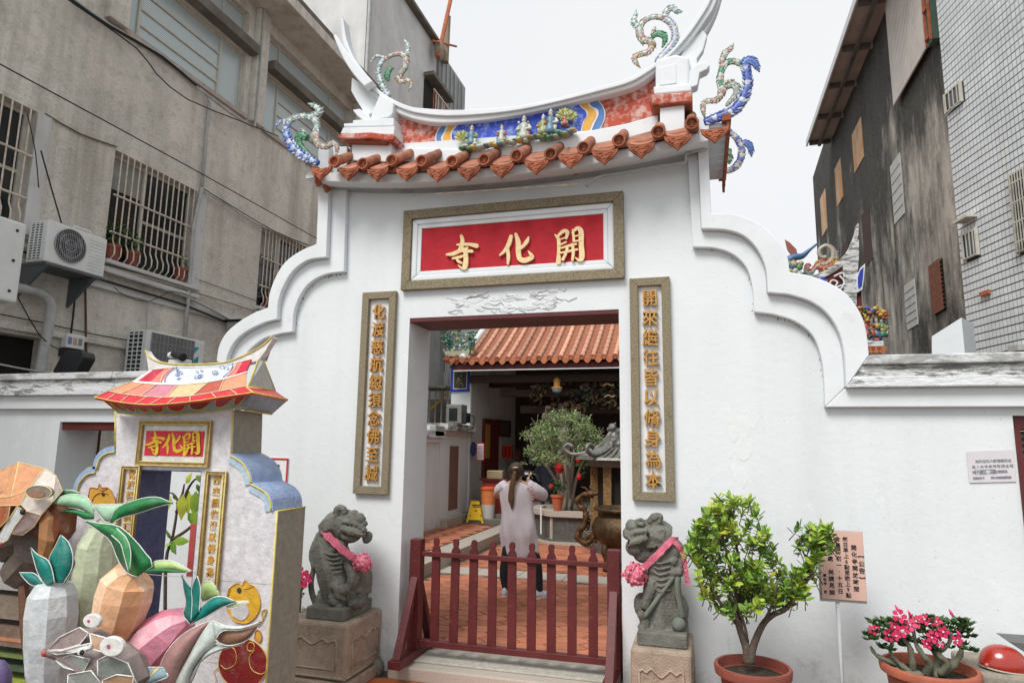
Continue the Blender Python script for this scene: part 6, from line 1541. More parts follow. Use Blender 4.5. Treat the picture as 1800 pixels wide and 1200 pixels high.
pk = veg('radish_lantern', 'pink radish lantern lying slanted, with forked teal leaves', -2.15, 290)
root([(333,1088),(322,1092),(308,1104),(285,1125),(262,1150),(240,1180),(222,1210)], [10,27,40,48,48,40,26], -2.15, (.72,.26,.36), pk, 9, [(.74,.28,.38),(.70,.22,.32),(.80,.42,.48)])
leafsheet([(320,1010),(330,1026),(340,1036),(349,1055),(352,1072)], [(320,1010),(323,1035),(327,1060),(322,1080),(334,1096)], -2.2, TEAL, pk, .02)
leafsheet([(347,1012),(352,1030),(352,1050),(350,1075)], [(344,1014),(337,1035),(338,1055),(336,1090)], -2.22, TEAL, pk, .01)
leafsheet([(346,1075),(370,1052),(392,1048),(413,1056)], [(337,1097),(362,1084),(388,1068),(413,1058)], -2.21, TEAL, pk, .02)
leafsheet([(353,1050),(356,1026),(370,1021),(382,1035)], [(356,1056),(368,1054),(378,1050),(386,1046)], -2.16, LGR, pk, .01)
leafsheet([(398,1064),(412,1058),(425,1056),(438,1056)], [(398,1068),(412,1068),(425,1062),(438,1058)], -2.2, (.60,.68,.42), pk, .005)
# large arched mauve and grey animal back at the bottom
ar = thing('animal_lantern', 'arched mauve and grey animal lantern with an upcurved brown tail tip', 'lantern', tuple(at(330, 1200, -2.35)), 'animal lanterns in front of the paper gate')
leafsheet([(262,1240),(285,1160),(312,1122),(345,1100),(372,1090)], [(312,1240),(322,1180),(338,1145),(355,1115),(372,1090)], -2.35, (.36,.20,.19), ar, .06)
leafsheet([(371,1090),(352,1120),(330,1160),(312,1195),(300,1240)], [(400,1102),(380,1128),(355,1152),(335,1185),(322,1240)], -2.37, (.50,.56,.52), ar, .03)
leafsheet([(400,1100),(420,1104),(440,1100),(458,1092)], [(375,1122),(400,1134),(435,1124),(456,1096)], -2.38, (.24,.13,.08), ar, .02)
leafsheet([(372,1090),(400,1100),(430,1100),(458,1092)], [(378,1124),(392,1108),(425,1106),(458,1092)], -2.40, (.52,.60,.56), ar, .01)
leafsheet([(350,1155),(370,1133),(395,1134),(430,1127)], [(322,1240),(340,1180),(372,1148),(425,1132)], -2.36, (.46,.50,.46), ar, .03)
fb = veg('flower_lantern', 'small yellow and blue silk flower between the grey mouse and the arched animal lantern', -2.45, 265)
for a, c in ((0,(.75,.65,.25)),(1,(.25,.42,.50)),(2,(.75,.65,.25)),(3,(.3,.45,.5))):
    leafsheet([(262-a*4,1205),(252+a*9,1175),(268+a*6,1172)], [(262-a*4,1205),(266+a*9,1190),(275+a*6,1182)], -2.45-.01*a, c, fb, .01, nm='petal')
# grey mouse lantern
ms = thing('mouse_lantern', 'grey and mauve mouse lantern with white ears and a pointed snout', 'lantern', tuple(at(160, 1200, -2.55)), 'animal lanterns in front of the paper gate')
def facets(quads, y, par, nm='panel', pip=(.75,.75,.72)):
    for col, pts in quads:
        P = [at(a, b, y-d) for a, b, d in pts]; silk(nm, col, MB().prism(P, (0, .006, 0)), par)
        if pip: piping(P+[P[0]], .003, pip, par)
hm = MB(); ym = -2.5
S1 = [(80,1146,0),(104,1120,.05),(138,1100,.07),(152,1112,.09),(128,1136,.10),(100,1142,.06)]
body_pts = [(78,1146,5),(90,1142,13),(110,1138,22),(135,1138,32),(160,1145,38),(190,1165,42),(215,1185,42),(235,1215,34)]
P = [at(a, b, ym) for a, b, _ in body_pts]; rr = [r_*(P[0]-CAM).dot(_f)/FPX for _, _, r_ in body_pts]
hm.col = (.25,.20,.19); hm.tube(P, rr, 9); silk('body', (.25,.20,.19), hm, ms)
G1, G2, G3 = (.25,.19,.185), (.27,.31,.28), (.42,.27,.18)
facets([(G1, [(84,1142,.055),(105,1119,.07),(140,1102,.085),(156,1112,.10),(140,1132,.11),(110,1141,.10)]), (G3, [(158,1113,.10),(185,1120,.105),(195,1150,.11),(162,1140,.12)]),
        (G2, [(98,1160,.06),(125,1150,.10),(158,1158,.12),(146,1182,.10),(112,1172,.08)]), ((.72,.72,.70), [(84,1144,.07),(110,1143,.112),(140,1134,.125),(158,1130,.13),(160,1138,.13),(130,1146,.12),(100,1150,.08)]),
        ((.22,.25,.23), [(172,1160,.115),(190,1150,.115),(225,1165,.11),(245,1210,.09),(200,1220,.09),(172,1190,.10)])], ym, ms)
MB().ball(at(79,1147,ym-.03), .016, 10, 8).build('nose', mat('pink_nose', (.45,.10,.09), .5), ms, smooth=True)
ey = MB().ball(at(143,1145,ym-.14), (.020,.012,.016), 12, 8).build('eye', mat('eye_white', (.7,.7,.68), .3), ms, smooth=True)
MB().ball(at(144,1146,ym-.152), (.011,.008,.012), 10, 8).build('pupil', BLK, ey, smooth=True)
for cx_, cy_, r_, yy_ in ((160,1091,15,ym-.06), (195,1136,21,ym-.15)):
    P = [at(cx_+r_*cos(t*pi/10), cy_+r_*.85*sin(t*pi/10), yy_) for t in range(20)]; e_ = silk('ear', (.72,.71,.69), MB().prism(P, (0, .02, 0)), ms, bevel=.004)
    P = [at(cx_-5+r_*.15*cos(t*pi/6), cy_+r_*.17*sin(t*pi/6), yy_-.003) for t in range(12)]; silk('ear_spot', (.42,.06,.14), MB().prism(P, (0, .003, 0)), e_)
facets([((.55,.36,.22), [(180,1195,.14),(205,1185,.15),(235,1188,.14),(232,1215,.12),(185,1220,.12)]), ((.28,.30,.27), [(120,1185,.10),(160,1178,.12),(178,1200,.12),(150,1220,.1),(118,1210,.1)])], ym, ms)
# large orange mouse at the left edge
om = thing('mouse_lantern', 'large orange and cream mouse lantern with a grey ear at the left edge', 'lantern', tuple(at(30, 1200, -2.0)), 'animal lanterns in front of the paper gate')
yo = -2.0
mb = MB(); mb.col = (.62,.28,.12)
facets([((.66,.33,.16), [(-60,850,.0),(-20,835,.03),(33,812,.05),(20,872,.12),(-40,880,.1)]), ((.62,.29,.14), [(33,812,.05),(78,823,.04),(48,862,.10),(20,872,.12)]),
        ((.60,.28,.14), [(-40,880,.1),(20,872,.12),(48,862,.10),(35,888,.13),(18,888,.13),(-50,890,.10)]),
        ((.40,.13,.05), [(-50,890,.10),(18,888,.13),(14,912,.13),(-2,928,.10),(-50,950,.08)]),
        ((.70,.62,.56), [(78,823,.04),(98,835,.02),(110,862,.0),(92,882,.07),(72,905,.09),(48,898,.12),(36,886,.13),(50,862,.11)]),
        ((.55,.42,.40), [(48,898,.12),(72,905,.09),(60,925,.08),(40,940,.08),(22,938,.11),(28,908,.12)]),
        ((.62,.65,.66), [(30,890,.135),(46,898,.13),(26,925,.12),(14,948,.10),(0,957,.09),(-8,950,.08),(14,915,.12)])], yo, om, pip=(.72,.58,.28))
bd = MB(); bd.col = (.46,.24,.13)
P = [at(a, b, yo+.02) for a, b in ((-60,900),(0,880),(45,872),(85,868))]; bd.tube(P, [.16,.15,.12,.05], 9); silk('body', (.5,.3,.2), bd, om)
P = [at(68+23*cos(t*pi/10), 865+12*sin(t*pi/10), yo-.15) for t in range(20)]; e_ = silk('ear', (.24,.21,.18), MB().prism(P, (0, .02, 0)), om, bevel=.004); piping(P+[P[0]], .003, (.72,.58,.28), e_)
P = [at(64+15*cos(t*pi/8), 868+6*sin(t*pi/8), yo-.153) for t in range(16)]; silk('ear_lining', (.30,.17,.11), MB().prism(P, (0, .003, 0)), e_)
MB().ball(at(40,899,yo-.15), (.016,.012,.018), 10, 8).build('eye', BLK, om, smooth=True)
MB().ball(at(1,956,yo-.10), .012, 8, 6).build('nose', mat('pink_nose', (.45,.10,.09), .5), om, smooth=True)
for P_, r_, col in ((((84,890),(98,915),(95,945),(82,975),(78,982)), [.05,.08,.075,.045,.03], (.42,.20,.08)), (((100,890),(116,900),(112,930),(98,960)), [.05,.06,.06,.035], (.17,.05,.02)), (((76,900),(72,930),(80,960)), [.05,.045,.02], (.12,.045,.02))):
    mb = MB(); mb.col = col; mb.tube([at(a, b, yo+.0) for a, b in P_], r_, 7); silk('leg', col, mb, om)
mb = MB(); mb.tube([at(a, b, yo+.12) for a, b in ((-20,930),(30,945),(62,940),(66,975),(30,1010))], [.10,.15,.12,.12,.10], 9); silk('belly', (.15,.12,.10), mb, om)
bs = thing('lantern_stand', 'banded beige, orange and green painted base under the left mouse lantern', 'lantern', tuple(at(10, 1200, -2.0)))
for k, (y0, y1, c) in enumerate(((1040,1092,(.22,.17,.13)),(1018,1040,(.45,.42,.40)),(1092,1140,(.18,.12,.09)),(1110,1130,(.45,.20,.10)),(1140,1158,(.15,.20,.06)),(1158,1180,(.06,.09,.05)),(1180,1240,(.28,.34,.05)))):
    a, b = at(-60, y0, -1.85), at(52, y1, -1.85); mb = MB(); mb.box(a.x, b.x-.003*k, -1.85-.004*k, -1.5, b.z, a.z); silk('band', c, mb, bs)
P = [at(a, b, -1.9) for a, b in ((36,1000),(42,1040),(48,1100),(52,1150),(62,1240))]; mb = MB(); mb.tube(P, [.02,.03,.04,.035,.03], 6); silk('brown_leg', (.14,.06,.03), mb, bs)
pb = thing('lantern_figure', 'rounded purple silk shape in the bottom left corner', 'lantern', tuple(at(0, 1200, -2.5)))
mb = MB(); c = at(-8, 1210, -2.5); mb.ball(c, (.07,.06,.13), 12, 8); silk('body', (.13,.10,.24), mb, pb, smooth=True)
# ================================================================== helpers in units of photograph pixels at a given depth
def unit(px, py, Y): return (at(px, py, Y)-CAM).dot(_f)/FPX
class PX:
    def __init__(s, Y, x0=900, y0=900): s.Y = Y; s.u = unit(x0, y0, Y); s.mb = MB(); s.mb.smooth = True
    def b(s, x, y, rx, ry=None, rz=None, dy=0, tilt=0):
        ry = ry or rx; rz = rz or rx; s.mb.ball(at(x, y, s.Y+dy*s.u), (rx*s.u, rz*s.u, ry*s.u), 12, 9, Matrix.Rotation(tilt, 3, 'Y') if tilt else None); return s
    def t(s, P, r, n=4, dy=None, seg=8, flat=1.0):
        Q = []
        for i, p in enumerate(P): Q.append(Vector((p[0], p[1], p[2] if len(p) > 2 else 0)))
        R = list(r) if hasattr(r, '__len__') else [r]*len(P)
        S_ = smoothline(Q, n); RR = []
        for i in range(len(S_)):
            t_ = i/(len(S_)-1)*(len(R)-1); k = min(int(t_), len(R)-2); RR.append((R[k]+(R[k+1]-R[k])*(t_-k))*s.u)
        s.mb.tube([at(q.x, q.y, s.Y+q.z*s.u) for q in S_], RR, seg, flat=flat); return s

# ================================================================== pedestals and lions
def pedestal(lab, x0, x1, y0, y1, zt):
    p = thing('lion_pedestal', lab, 'pedestal', ((x0+x1)/2, (y0+y1)/2, 0), 'stone pedestals under the lions')
    MB().box(x0, x1, y0, y1, .085, zt).build('block', PEDS, p, bevel=.022)
    MB().box(x0-.03, x1+.03, y0-.03, y1, 0, .083).build('plinth', PEDS, p, bevel=.012)
    for side in ('front', 'side+', 'side-'):
        mb = MB()
        def m(u, v):
            if side == 'front': return (x0+(x1-x0)*u, y0-.002, .085+(zt-.085)*v)
            return ((x1+.002 if side == 'side+' else x0-.002), y0+(y1-y0)*u, .085+(zt-.085)*v)
        # cut panel with a scalloped top edge
        S1 = [(.14,.20),(.14,.66),(.20,.70),(.26,.66),(.34,.72),(.42,.66),(.5,.61),(.58,.66),(.66,.72),(.74,.66),(.80,.70),(.86,.66),(.86,.20),(.14,.20)]
        mb.tube(smoothline([m(*q) for q in S1[1:13]], 3), .008, 6); mb.tube([m(.14,.66), m(.14,.2), m(.86,.2), m(.86,.66)], .008, 6)
        mb.tube([m(.04,.06), m(.96,.06)], .009, 6)
        mb.build('carved_panel', PEDS, p, smooth=True)
    return p
PLX1 = -2.47; PLX0 = -3.03; PLZ = .47
pedestal('carved stone pedestal beside the paper gate lantern, under the left lion', PLX0, PLX1, -.56, -.012, PLZ)
q0, q1 = at(1108, 1150, -.52), at(1216, 1150, -.52); PRZ = at(1160, 1141, -.5).z
pedestal('carved stone pedestal beside the potted shrub, under the right lion', q0.x, q1.x, -.52, -.012, PRZ)

def ribbon(par, P, Y, w, mt, nm='ribbon'):
    u = unit(P[0][0], P[0][1], Y); A = []; B = []; S_ = smoothline([Vector((a, b, c)) for a, b, c in P], 4)
    for i, p in enumerate(S_):
        t = (S_[min(i+1, len(S_)-1)]-S_[max(i-1, 0)]); t.z = 0; t = t.normalized(); nn = Vector((-t.y, t.x, 0))
        k = w*(1+.12*sin(i*1.7)); A.append(at(p.x+nn.x*k, p.y+nn.y*k, Y+p.z*u)); B.append(at(p.x-nn.x*k, p.y-nn.y*k, Y+(p.z+1.0*sin(i))*u))
    return MB().strip(A, B, (0, .006, 0)).build(nm, mt, par, smooth=False)
PINK = mat('pink_ribbon', (.66,.16,.24), .45, .25, 40, .4, 60, spec=.5)
PINKD = mat('crimson_rosette', (.62,.05,.13), .45, (.78,.30,.38), 60, .6, 50, spec=.5, bdist=.01)
def pompom(par, x, y, r, Y, dy):
    u = unit(x, y, Y); c = at(x, y, Y+dy*u); mb = MB(); random.seed(int(x)); R_ = r*u
    for k in range(70):                # folded petals of satin
        d = Vector((random.gauss(0,1), random.gauss(0,1), random.gauss(0,1))).normalized(); a = d.cross(Vector((random.gauss(0,1), random.gauss(0,1), random.gauss(0,1)))).normalized(); b = d.cross(a)
        p = c+d*R_*random.uniform(.72, .95); s_ = R_*random.uniform(.22, .38)
        mb.add([p-a*s_-d*s_*.3, p-b*s_*.5+d*s_*.2, p+a*s_-d*s_*.3, p+b*s_*.5+d*s_*.2, p+d*s_*.45], [(0,1,4),(1,2,4),(2,3,4),(3,0,4)])
    mb.ball(c, R_*.8, 12, 8)
    return mb.build('rosette', PINKD, par)
YN = -.27
# left lion -----------------------------------------------------------
ll = thing('stone_lion', 'grey stone lion left of the doorway, head thrown back, paw on its cub', 'statue', ((PLX0+PLX1)/2, YN, PLZ))
b0, b1 = at(537, 1080, -.50), at(602, 1092, -.50)
bz = at(602, 1071, -.50).z; xb1 = PLX1-.04
MB().box(b0.x, at(604, 1092, -.50).x, -.50, -.07, PLZ+.001, bz).build('base_slab', STONE, ll, bevel=.01)
L = PX(YN, 600, 1000)
L.t([(577,945,4),(583,975,-4),(592,1010,-8),(600,1040,-4),(604,1062,2)], [27,33,34,34,36]); L.b(582,952,32,30,26)
L.t([(578,935,0),(590,925,-4),(604,922,-8)], [24,27,29])                       # thick neck
L.b(612,926,31,27,28,-8,tilt=.3); L.b(604,912,22,15,22,-6)
for x, y, r_ in ((590,912,9),(599,904,9),(610,902,9),(622,903,9),(632,907,8),(584,922,9),(580,935,9)): L.b(x, y, r_, r_*.8, 9, -14)
L.t([(594,905,-22),(592,898,-22),(597,893,-22),(604,895,-22),(606,901,-22),(600,904,-22)], [6,7,7,6,5,4])   # ear
L.t([(640,947,-20),(646,946,-20),(648,940,-20),(643,938,-20)], [8,8,7,5])
L.t([(603,918,-34),(612,917,-37),(624,920,-38),(634,925,-37),(643,934,-33)], [5,5,5,5,5])     # upper lip
L.t([(602,928,-35),(612,932,-39),(624,935,-39),(636,938,-36),(643,939,-32)], [6,7,7,6,5])     # lower lip
L.b(633,913,9,8,9,-32); L.b(622,912,7,6,8,-33); L.b(640,920,6,6,7,-31); L.t([(606,912,-32),(614,907,-33),(624,907,-33)], 3.5); L.t([(628,906,-30),(636,907,-30),(642,913,-28)], 3.5)
L.b(616,942,17,11,16,-22); L.t([(590,950,-22),(597,956,-24),(607,959,-26)], [7,8,6])
L.t([(566,948,-6),(557,962,-12),(552,978,-14),(556,990,-16)], [14,12,9.5,9]); L.b(556,992,10,8,10,-16)
for k in range(4): L.t([(549+k*4,990,-24),(549+k*4,997,-25),(550+k*4,1000,-22)], 2.6)
L.t([(565,990,-20),(575,1012,-28),(587,1026,-32),(592,1036,-32)], [10,10,9,8]); L.b(590,1030,10,9,9,-34)
L.t([(616,985,-18),(622,1010,-28),(616,1030,-34),(600,1038,-36)], [14,12,9,9]); 
for k in range(4): L.t([(600,1032+k*4,-40),(592,1034+k*4,-42),(588,1037+k*4,-40)], 2.6)
L.b(571,1053,15,17,22,-8); L.b(628,1045,18,26,24,2); L.b(625,1058,15,11,18,-16); L.b(563,1062,12,8,14,-18); L.t([(632,985,8),(640,1010,8),(637,1040,6)], [12,15,16])
for k in range(5): L.t([(566+k*2,968+k*8,-30),(583,975+k*8,-36),(602,972+k*8,-33)], 2.2)
L.b(586,966,5,5,5,-32); L.b(562,958,6,6,6,-22)
L.b(588,1056,11,9,11,-34); L.b(597,1047,8,7,8,-36); L.b(582,1049,5,4,5,-38); L.t([(580,1062,-34),(592,1066,-36),(602,1064,-34)], 4.5); L.b(604,1052,4,4,4,-36)
for x, y in ((588,910),(582,924),(578,938),(590,950),(600,958),(594,930)):      # mane curls
    L.t([(x+6*cos(q)*(1-q/14), y+6*sin(q)*(1-q/14), -27) for q in [j*.9 for j in range(12)]], 1.9, 2)
for k in range(5): L.b(606+k*8, 925+abs(k-2)*.8+(k*1.2), 2.2, 3.2, 2.2, -40)
for x, y in ((628,1030),(634,1050),(566,1046)): L.t([(x-7,y-6,-18),(x,y-9,-20),(x+7,y-3,-17)], 2)
o = L.mb.build('body', STONE, ll); remesh(o, .006, 1, (.0028, 60))
MB().prism([at(x, y, YN-38*L.u) for x, y in sp([(605,923),(615,922),(626,925),(638,930),(630,933),(616,930),(606,926)])], (0, .02, 0)).build('mouth', DARK, ll)
S2 = PX(YN, 600, 1000); S2.t([(552,998,-16),(547,1020,-18),(548,1040,-18),(556,1064,-16)], [5,5.5,6,6], flat=.5); S2.mb.build('ribbon_strap', STONE, ll)
ribbon(ll, [(570,930,-24),(575,940,-30),(588,953,-38),(602,966,-42),(618,977,-42),(632,985,-38)], YN, 6.5, PINK)
ribbon(ll, [(570,930,-24),(574,926,-16),(580,928,-8)], YN, 6, PINK); ribbon(ll, [(556,996,-24),(560,1002,-26)], YN, 3, PINK)
pompom(ll, 638, 988, 18, YN, -34)
# right lion ----------------------------------------------------------
rl = thing('stone_lion', 'grey stone lion right of the doorway, snarling, holding cords to a stone ball', 'statue', ((q0.x+q1.x)/2, YN, PRZ))
a0, a1 = at(1120, 1130, -.46), at(1208, 1130, -.46); bz2 = at(1160, 1112, -.46).z
MB().box(a0.x, a1.x, -.46, -.06, PRZ+.001, bz2).build('base_slab', STONE, rl, bevel=.01)
L = PX(YN, 1160, 1000)
L.t([(1170,960,2),(1166,990,-2),(1164,1025,-2),(1164,1060,0),(1164,1095,4)], [26,31,32,34,36]); L.b(1178,968,26,24,26,-2)
L.t([(1168,948,0),(1155,940,-4),(1142,935,-6)], [28,29,27])
L.b(1133,938,27,24,26,-8,tilt=-.3); L.b(1145,922,18,11,20,-6); L.b(1150,925,22,14,20,-4)
L.t([(1142,918,-20),(1150,909,-22),(1160,906,-22),(1160,915,-22),(1152,919,-22)], [7,8,5,5,5])
L.b(1113,925,14,11,14,-20); L.b(1104,937,10,11,12,-20); L.b(1122,917,8,6,9,-24); L.b(1109,917,7,5,8,-22)
L.t([(1103,944,-28),(1112,937,-34),(1124,933,-36),(1138,933,-34)], [5,5,5,5]); L.t([(1104,958,-28),(1114,952,-34),(1126,949,-36),(1138,944,-33)], [6,6,6,5])
L.b(1118,962,19,15,18,-14); L.b(1132,972,20,17,18,-8)
for x, y, r_ in ((1140,948,7),(1149,952,7),(1155,944,7),(1147,936,6),(1140,958,7),(1158,932,8),(1165,940,8)): L.b(x, y, r_, r_, 8, -22)
L.t([(1186,978,-6),(1193,990,-12),(1192,1003,-18)], [14,12,10]); L.b(1190,1005,12,9,10,-20); L.b(1183,985,9,9,8,-22)
for k in range(4): L.t([(1182+k*5,1000,-27),(1181+k*5,1008,-29),(1182+k*5,1012,-26)], 2.8)
L.b(1190,1072,20,30,24,0); L.b(1182,1095,18,14,18,-8); L.b(1127,1062,13,20,20,-4)
L.t([(1150,1020,-24),(1140,1045,-30),(1132,1068,-28)], [12,9,8]); L.b(1129,1080,9,8,10,-28); L.t([(1130,1080,-26),(1134,1095,-26),(1130,1106,-24)], [9,9,11]); L.b(1150,1000,12,10,8,-24); L.b(1138,1105,12,7,12,-22); L.b(1175,1107,14,7,14,-18)
for x, y in ((1146,934),(1156,944),(1148,956),(1163,934),(1140,950),(1160,956)):
    L.t([(x+6*cos(q)*(1-q/14), y+6*sin(q)*(1-q/14), -27) for q in [j*.9 for j in range(12)]], 1.9, 2)
for k in range(5): L.b(1106+k*7, 946-k*1.6, 2.2, 3.2, 2.2, -36)
for k in range(6): L.t([(1146+k*2,985+k*10,-32),(1160,990+k*10,-36),(1178,986+k*10,-30)], 1.8)
L.b(1114,926,5,5,6,-32); L.b(1127,921,6,4,6,-30); L.t([(1118,916,-30),(1126,912,-31),(1134,916,-30)], 2.6)
o = L.mb.build('body', STONE, rl); remesh(o, .006, 1, (.0028, 60))
MB().prism([at(x, y, YN-36*L.u) for x, y in sp([(1103,950),(1112,942),(1126,937),(1140,936),(1139,941),(1126,946),(1113,950),(1104,957)])], (0, .02, 0)).build('mouth', DARK, rl)
STC = mat('greenish_cord_stone', (.16,.18,.15), .8, .2, 10, .3, 60)
for P_, r_ in ((((1184,1012,-26),(1168,1035,-32),(1150,1060,-34),(1132,1085,-32)), 4.5), (((1191,1012,-24),(1191,1040,-26),(1196,1065,-24),(1200,1085,-20)), 5.5), (((1128,1055,-26),(1132,1062,-30),(1140,1060,-30)), 4)):
    S2 = PX(YN, 1160, 1000); S2.t(P_, [r_, r_*.9, r_]); S2.mb.build('cord', STC, rl)
S2 = PX(YN, 1160, 1000); S2.b(1193,1097,12,12,12,-26); S2.mb.build('stone_ball', STC, rl, smooth=True)
ribbon(rl, [(1131,998,-34),(1145,984,-38),(1160,970,-38),(1172,957,-34),(1182,949,-28),(1192,950,-18)], YN, 6, PINK)
ribbon(rl, [(1184,950,-30),(1193,960,-28),(1200,972,-24),(1203,985,-22),(1206,1005,-20),(1209,1027,-18)], YN, 4, PINKD)
pompom(rl, 1116, 1009, 22, YN, -30)

# ================================================================== picket gate across the doorway
YFN = .05
fc = thing('picket_gate', 'maroon wooden picket barrier with nine pickets standing on the doorway step', 'gate', (-1.4, YFN, .118))
fx0, fx1 = at(731, 1050, YFN).x, at(1080, 1070, YFN).x
ztL, ztR = at(731, 948, YFN-.04).z, at(1080, 966, YFN-.04).z; zt = (ztL+ztR)/2; z0 = .119
for x in (fx0, fx1):
    MB().box(x-.046, x+.046, YFN-.045, YFN+.045, z0+.06, zt).build('post', MAROON, fc, bevel=.004)
    MB().box(x-.05, x+.05, YFN-.36, YFN+.36, z0-.0, z0+.058).build('foot', MAROON, fc, bevel=.004)
    for s_ in (-1, 1):
        MB().prism([(x-.03, YFN+s_*.047, z0+.60), (x-.03, YFN+s_*.047, z0+.50), (x-.03, YFN+s_*.26, z0+.06), (x-.03, YFN+s_*.33, z0+.06)], (.06, 0, 0)).build('brace', MAROON, fc, bevel=.003)
zr1 = (at(743, 971, YFN-.03).z+at(1070, 987, YFN-.03).z)/2; zr0 = (at(743, 1125, YFN-.03).z+at(1070, 1158, YFN-.03).z)/2
MB().box(fx0+.047, fx1-.047, YFN-.03, YFN-.005, zr1-.035, zr1).build('rail', MAROON, fc, bevel=.003)
MB().box(fx0+.047, fx1-.047, YFN-.032, YFN+.032, zr0-.045, zr0).build('rail', MAROON, fc, bevel=.003)
zp = (at(765, 947, YFN).z+at(1042, 958, YFN).z)/2; H_ = zp-zr0
prof = [(0,0),(.033,0),(.033,H_-.145),(.028,H_-.135),(.034,H_-.12),(.035,H_-.10),(.026,H_-.075),(.017,H_-.064),(.019,H_-.055),(.023,H_-.035),(.021,H_-.015),(.013,H_-.003),(0,H_)]
pol = [(x, 0, z) for x, z in prof]+[(-x, 0, z) for x, z in prof[::-1][1:-1]]
pm = MB().prism(pol, (0, .022, 0)).mesh('picket', [MAROON])
for x in (765, 798, 831, 865, 900, 934, 969, 1005, 1042): 
    p = at(x, 1050, YFN); shared('picket', pm, fc, (p.x, YFN-.004, zr0+.001), (random.uniform(-.004,.004), random.uniform(-.006,.006), 0))

# ================================================================== the woman photographing the court
YW = 2.75
wn_ = thing('person', 'woman with a long brown ponytail and pale lilac dress, seen from behind photographing', 'person', tuple(Vector((at(915, 1052, YW).x, YW, .015))))
Wp = PX(YW, 915, 940); u = Wp.u
Z0 = .016
def W(x, y, dy=0): return at(x, y, YW+dy)
# body: one surface
B_ = PX(YW, 915, 940)
B_.b(907,830,13,16,15,0); B_.t([(907,840,2),(907,850,0)], [8,9]); B_.t([(888,858,0),(907,853,0),(928,857,0)], [9,13,9])
B_.t([(907,856,2),(909,880,3),(911,905,3),(912,935,3),(913,950,3)], [9,10,10,11,11]); B_.b(913,948,24,12,11,3); B_.b(908,866,22,12,9,2); B_.b(910,895,21,16,9,3)
B_.t([(933,858,0),(946,867,18),(951,868,28),(938,858,42),(928,846,46)], [9,8,7,6,4.5]); B_.t([(882,858,0),(874,868,14),(885,864,34),(905,850,46),(914,842,46)], [9,8,7,6,4.5])
fl, fr_ = W(889, 1046), W(948, 1050)
B_.t([(900,955,0),(893,985,0),(888,1010,0),(890,1042,0)], [15,12,9,5.5]); B_.t([(926,955,0),(938,985,0),(944,1010,0),(948,1044,0)], [15,12,9,5.5])
B_.b(890,1046,6,5,12,4); B_.b(952,1050,10,5,10,2)
# fingers round the camera
for k in range(4): B_.t([(926+k*1.2,842-k*1.5,46),(931+k,836-k*1.2,48),(932,832-k,52)], [1.7,1.5,1.2], 2, seg=6)
B_.t([(926,845,46),(928,840,42)], [1.8,1.4], 2, seg=6)
for k in range(4): B_.t([(916-k*.6,842-k*1.5,46),(914,836-k,50),(917,832-k,52)], [1.7,1.5,1.2], 2, seg=6)
o = B_.mb.build('body', SKIN, wn_); remesh(o, .009, 2)
LEG = mat('dark_leggings', (.022,.028,.035), .7, .2, 30, .1)
B2 = PX(YW, 915, 940)
for P_ in (((900,955,0),(893,985,0),(888,1010,0),(890,1036,0)), ((926,955,0),(938,985,0),(944,1010,0),(948,1038,0))): B2.t(P_, [16,13.5,10,6.6], 5, seg=12)
B2.mb.build('leggings', LEG, wn_, smooth=True)
DRS = mat('lilac_jersey', (.72,.66,.70), .85, .06, 9, .6, 14, bdist=.02, stretch=(1,1,.5))
rows = [(846,899,917,7),(848,888,925,10),(852,881,932,12),(860,877,936,14),(872,878,936,15),(886,880,937,15),(900,882,938,15),(915,881,941,16),(930,879,943,18),(942,878,945,19),(955,880,946,19),(968,881,946,19),(979,881,945,19),(981,884,942,17)]
rings = []
for k, (y, xa_, xb_, d) in enumerate(rows):
    ring = []
    for j in range(40):
        a = 2*pi*j/40; cx_ = (xa_+xb_)/2; w_ = (xb_-xa_)/2
        fold = 1.7*(.9*sin(a*5+k*.75)+.8*sin(a*9-k*.9)+.6*sin(a*3+k*1.3))*(0.25+.9*k/13)*(1 if sin(a) < .3 else .6)
        x = cx_+(w_+fold*.5)*cos(a); yy_ = (d+fold*1.0+(2.5 if 900 < y < 945 and sin(a) < 0 else 0))*sin(a)
        lift = (fold*.6 if k in (0, len(rows)-1) else 0)
        ring.append(at(x, y+lift, YW+yy_*u))
    rings.append(ring)
mb = MB(); mb.smooth = True; mb.loft(rings[::-1], cap=False); 
dr_ = mb.build('dress', DRS, wn_); s_ = dr_.modifiers.new('sub', 'SUBSURF'); s_.levels = 2; s_.render_levels = 2
Sl = PX(YW, 915, 940); Sl.t([(926,853,0),(940,862,6),(952,868,18),(954,871,26),(946,866,34)], [12,13,11,9,7], 5, seg=14); Sl.t([(889,853,0),(880,860,6),(877,866,16),(884,866,26)], [11,11,9,8], 5, seg=14)
for k, v in enumerate(Sl.mb.v): Sl.mb.v[k] = v+Vector((0, 0, .006*noise.noise(v*40)))
Sl.mb.build('sleeves', DRS, wn_)
HAIR = mat('brown_hair', (.055,.028,.018), .45, .35, 60, .5, 120, spec=.5, stretch=(3,3,.4))
HAIR2 = mat('ombre_ponytail', (.10,.05,.025), .45, (.24,.13,.055), 9, .6, 120, spec=.5, stretch=(6,6,.5))
Hh = PX(YW, 915, 940); Hh.b(907,827,14.5,15.5,16,-1.5); Hh.b(905,836,11,9,10,-7); h0 = Hh.mb.build('hair', HAIR, wn_, smooth=True)
Hp = PX(YW, 915, 940)
for k in range(16):
    o_ = random.uniform(-4, 4); q_ = random.uniform(-2, 2); Hp.t([(905,828,-17),(902+o_*.5,845,-19+q_),(899+o_*.8,864,-19+q_),(899+o_,880,-18+q_),(900+o_*.4,892+random.uniform(-6,4),-18)], [3.2,2.6,2.6,2.2,.5], 4, seg=6)
Hp.mb.build('ponytail', HAIR2, wn_)
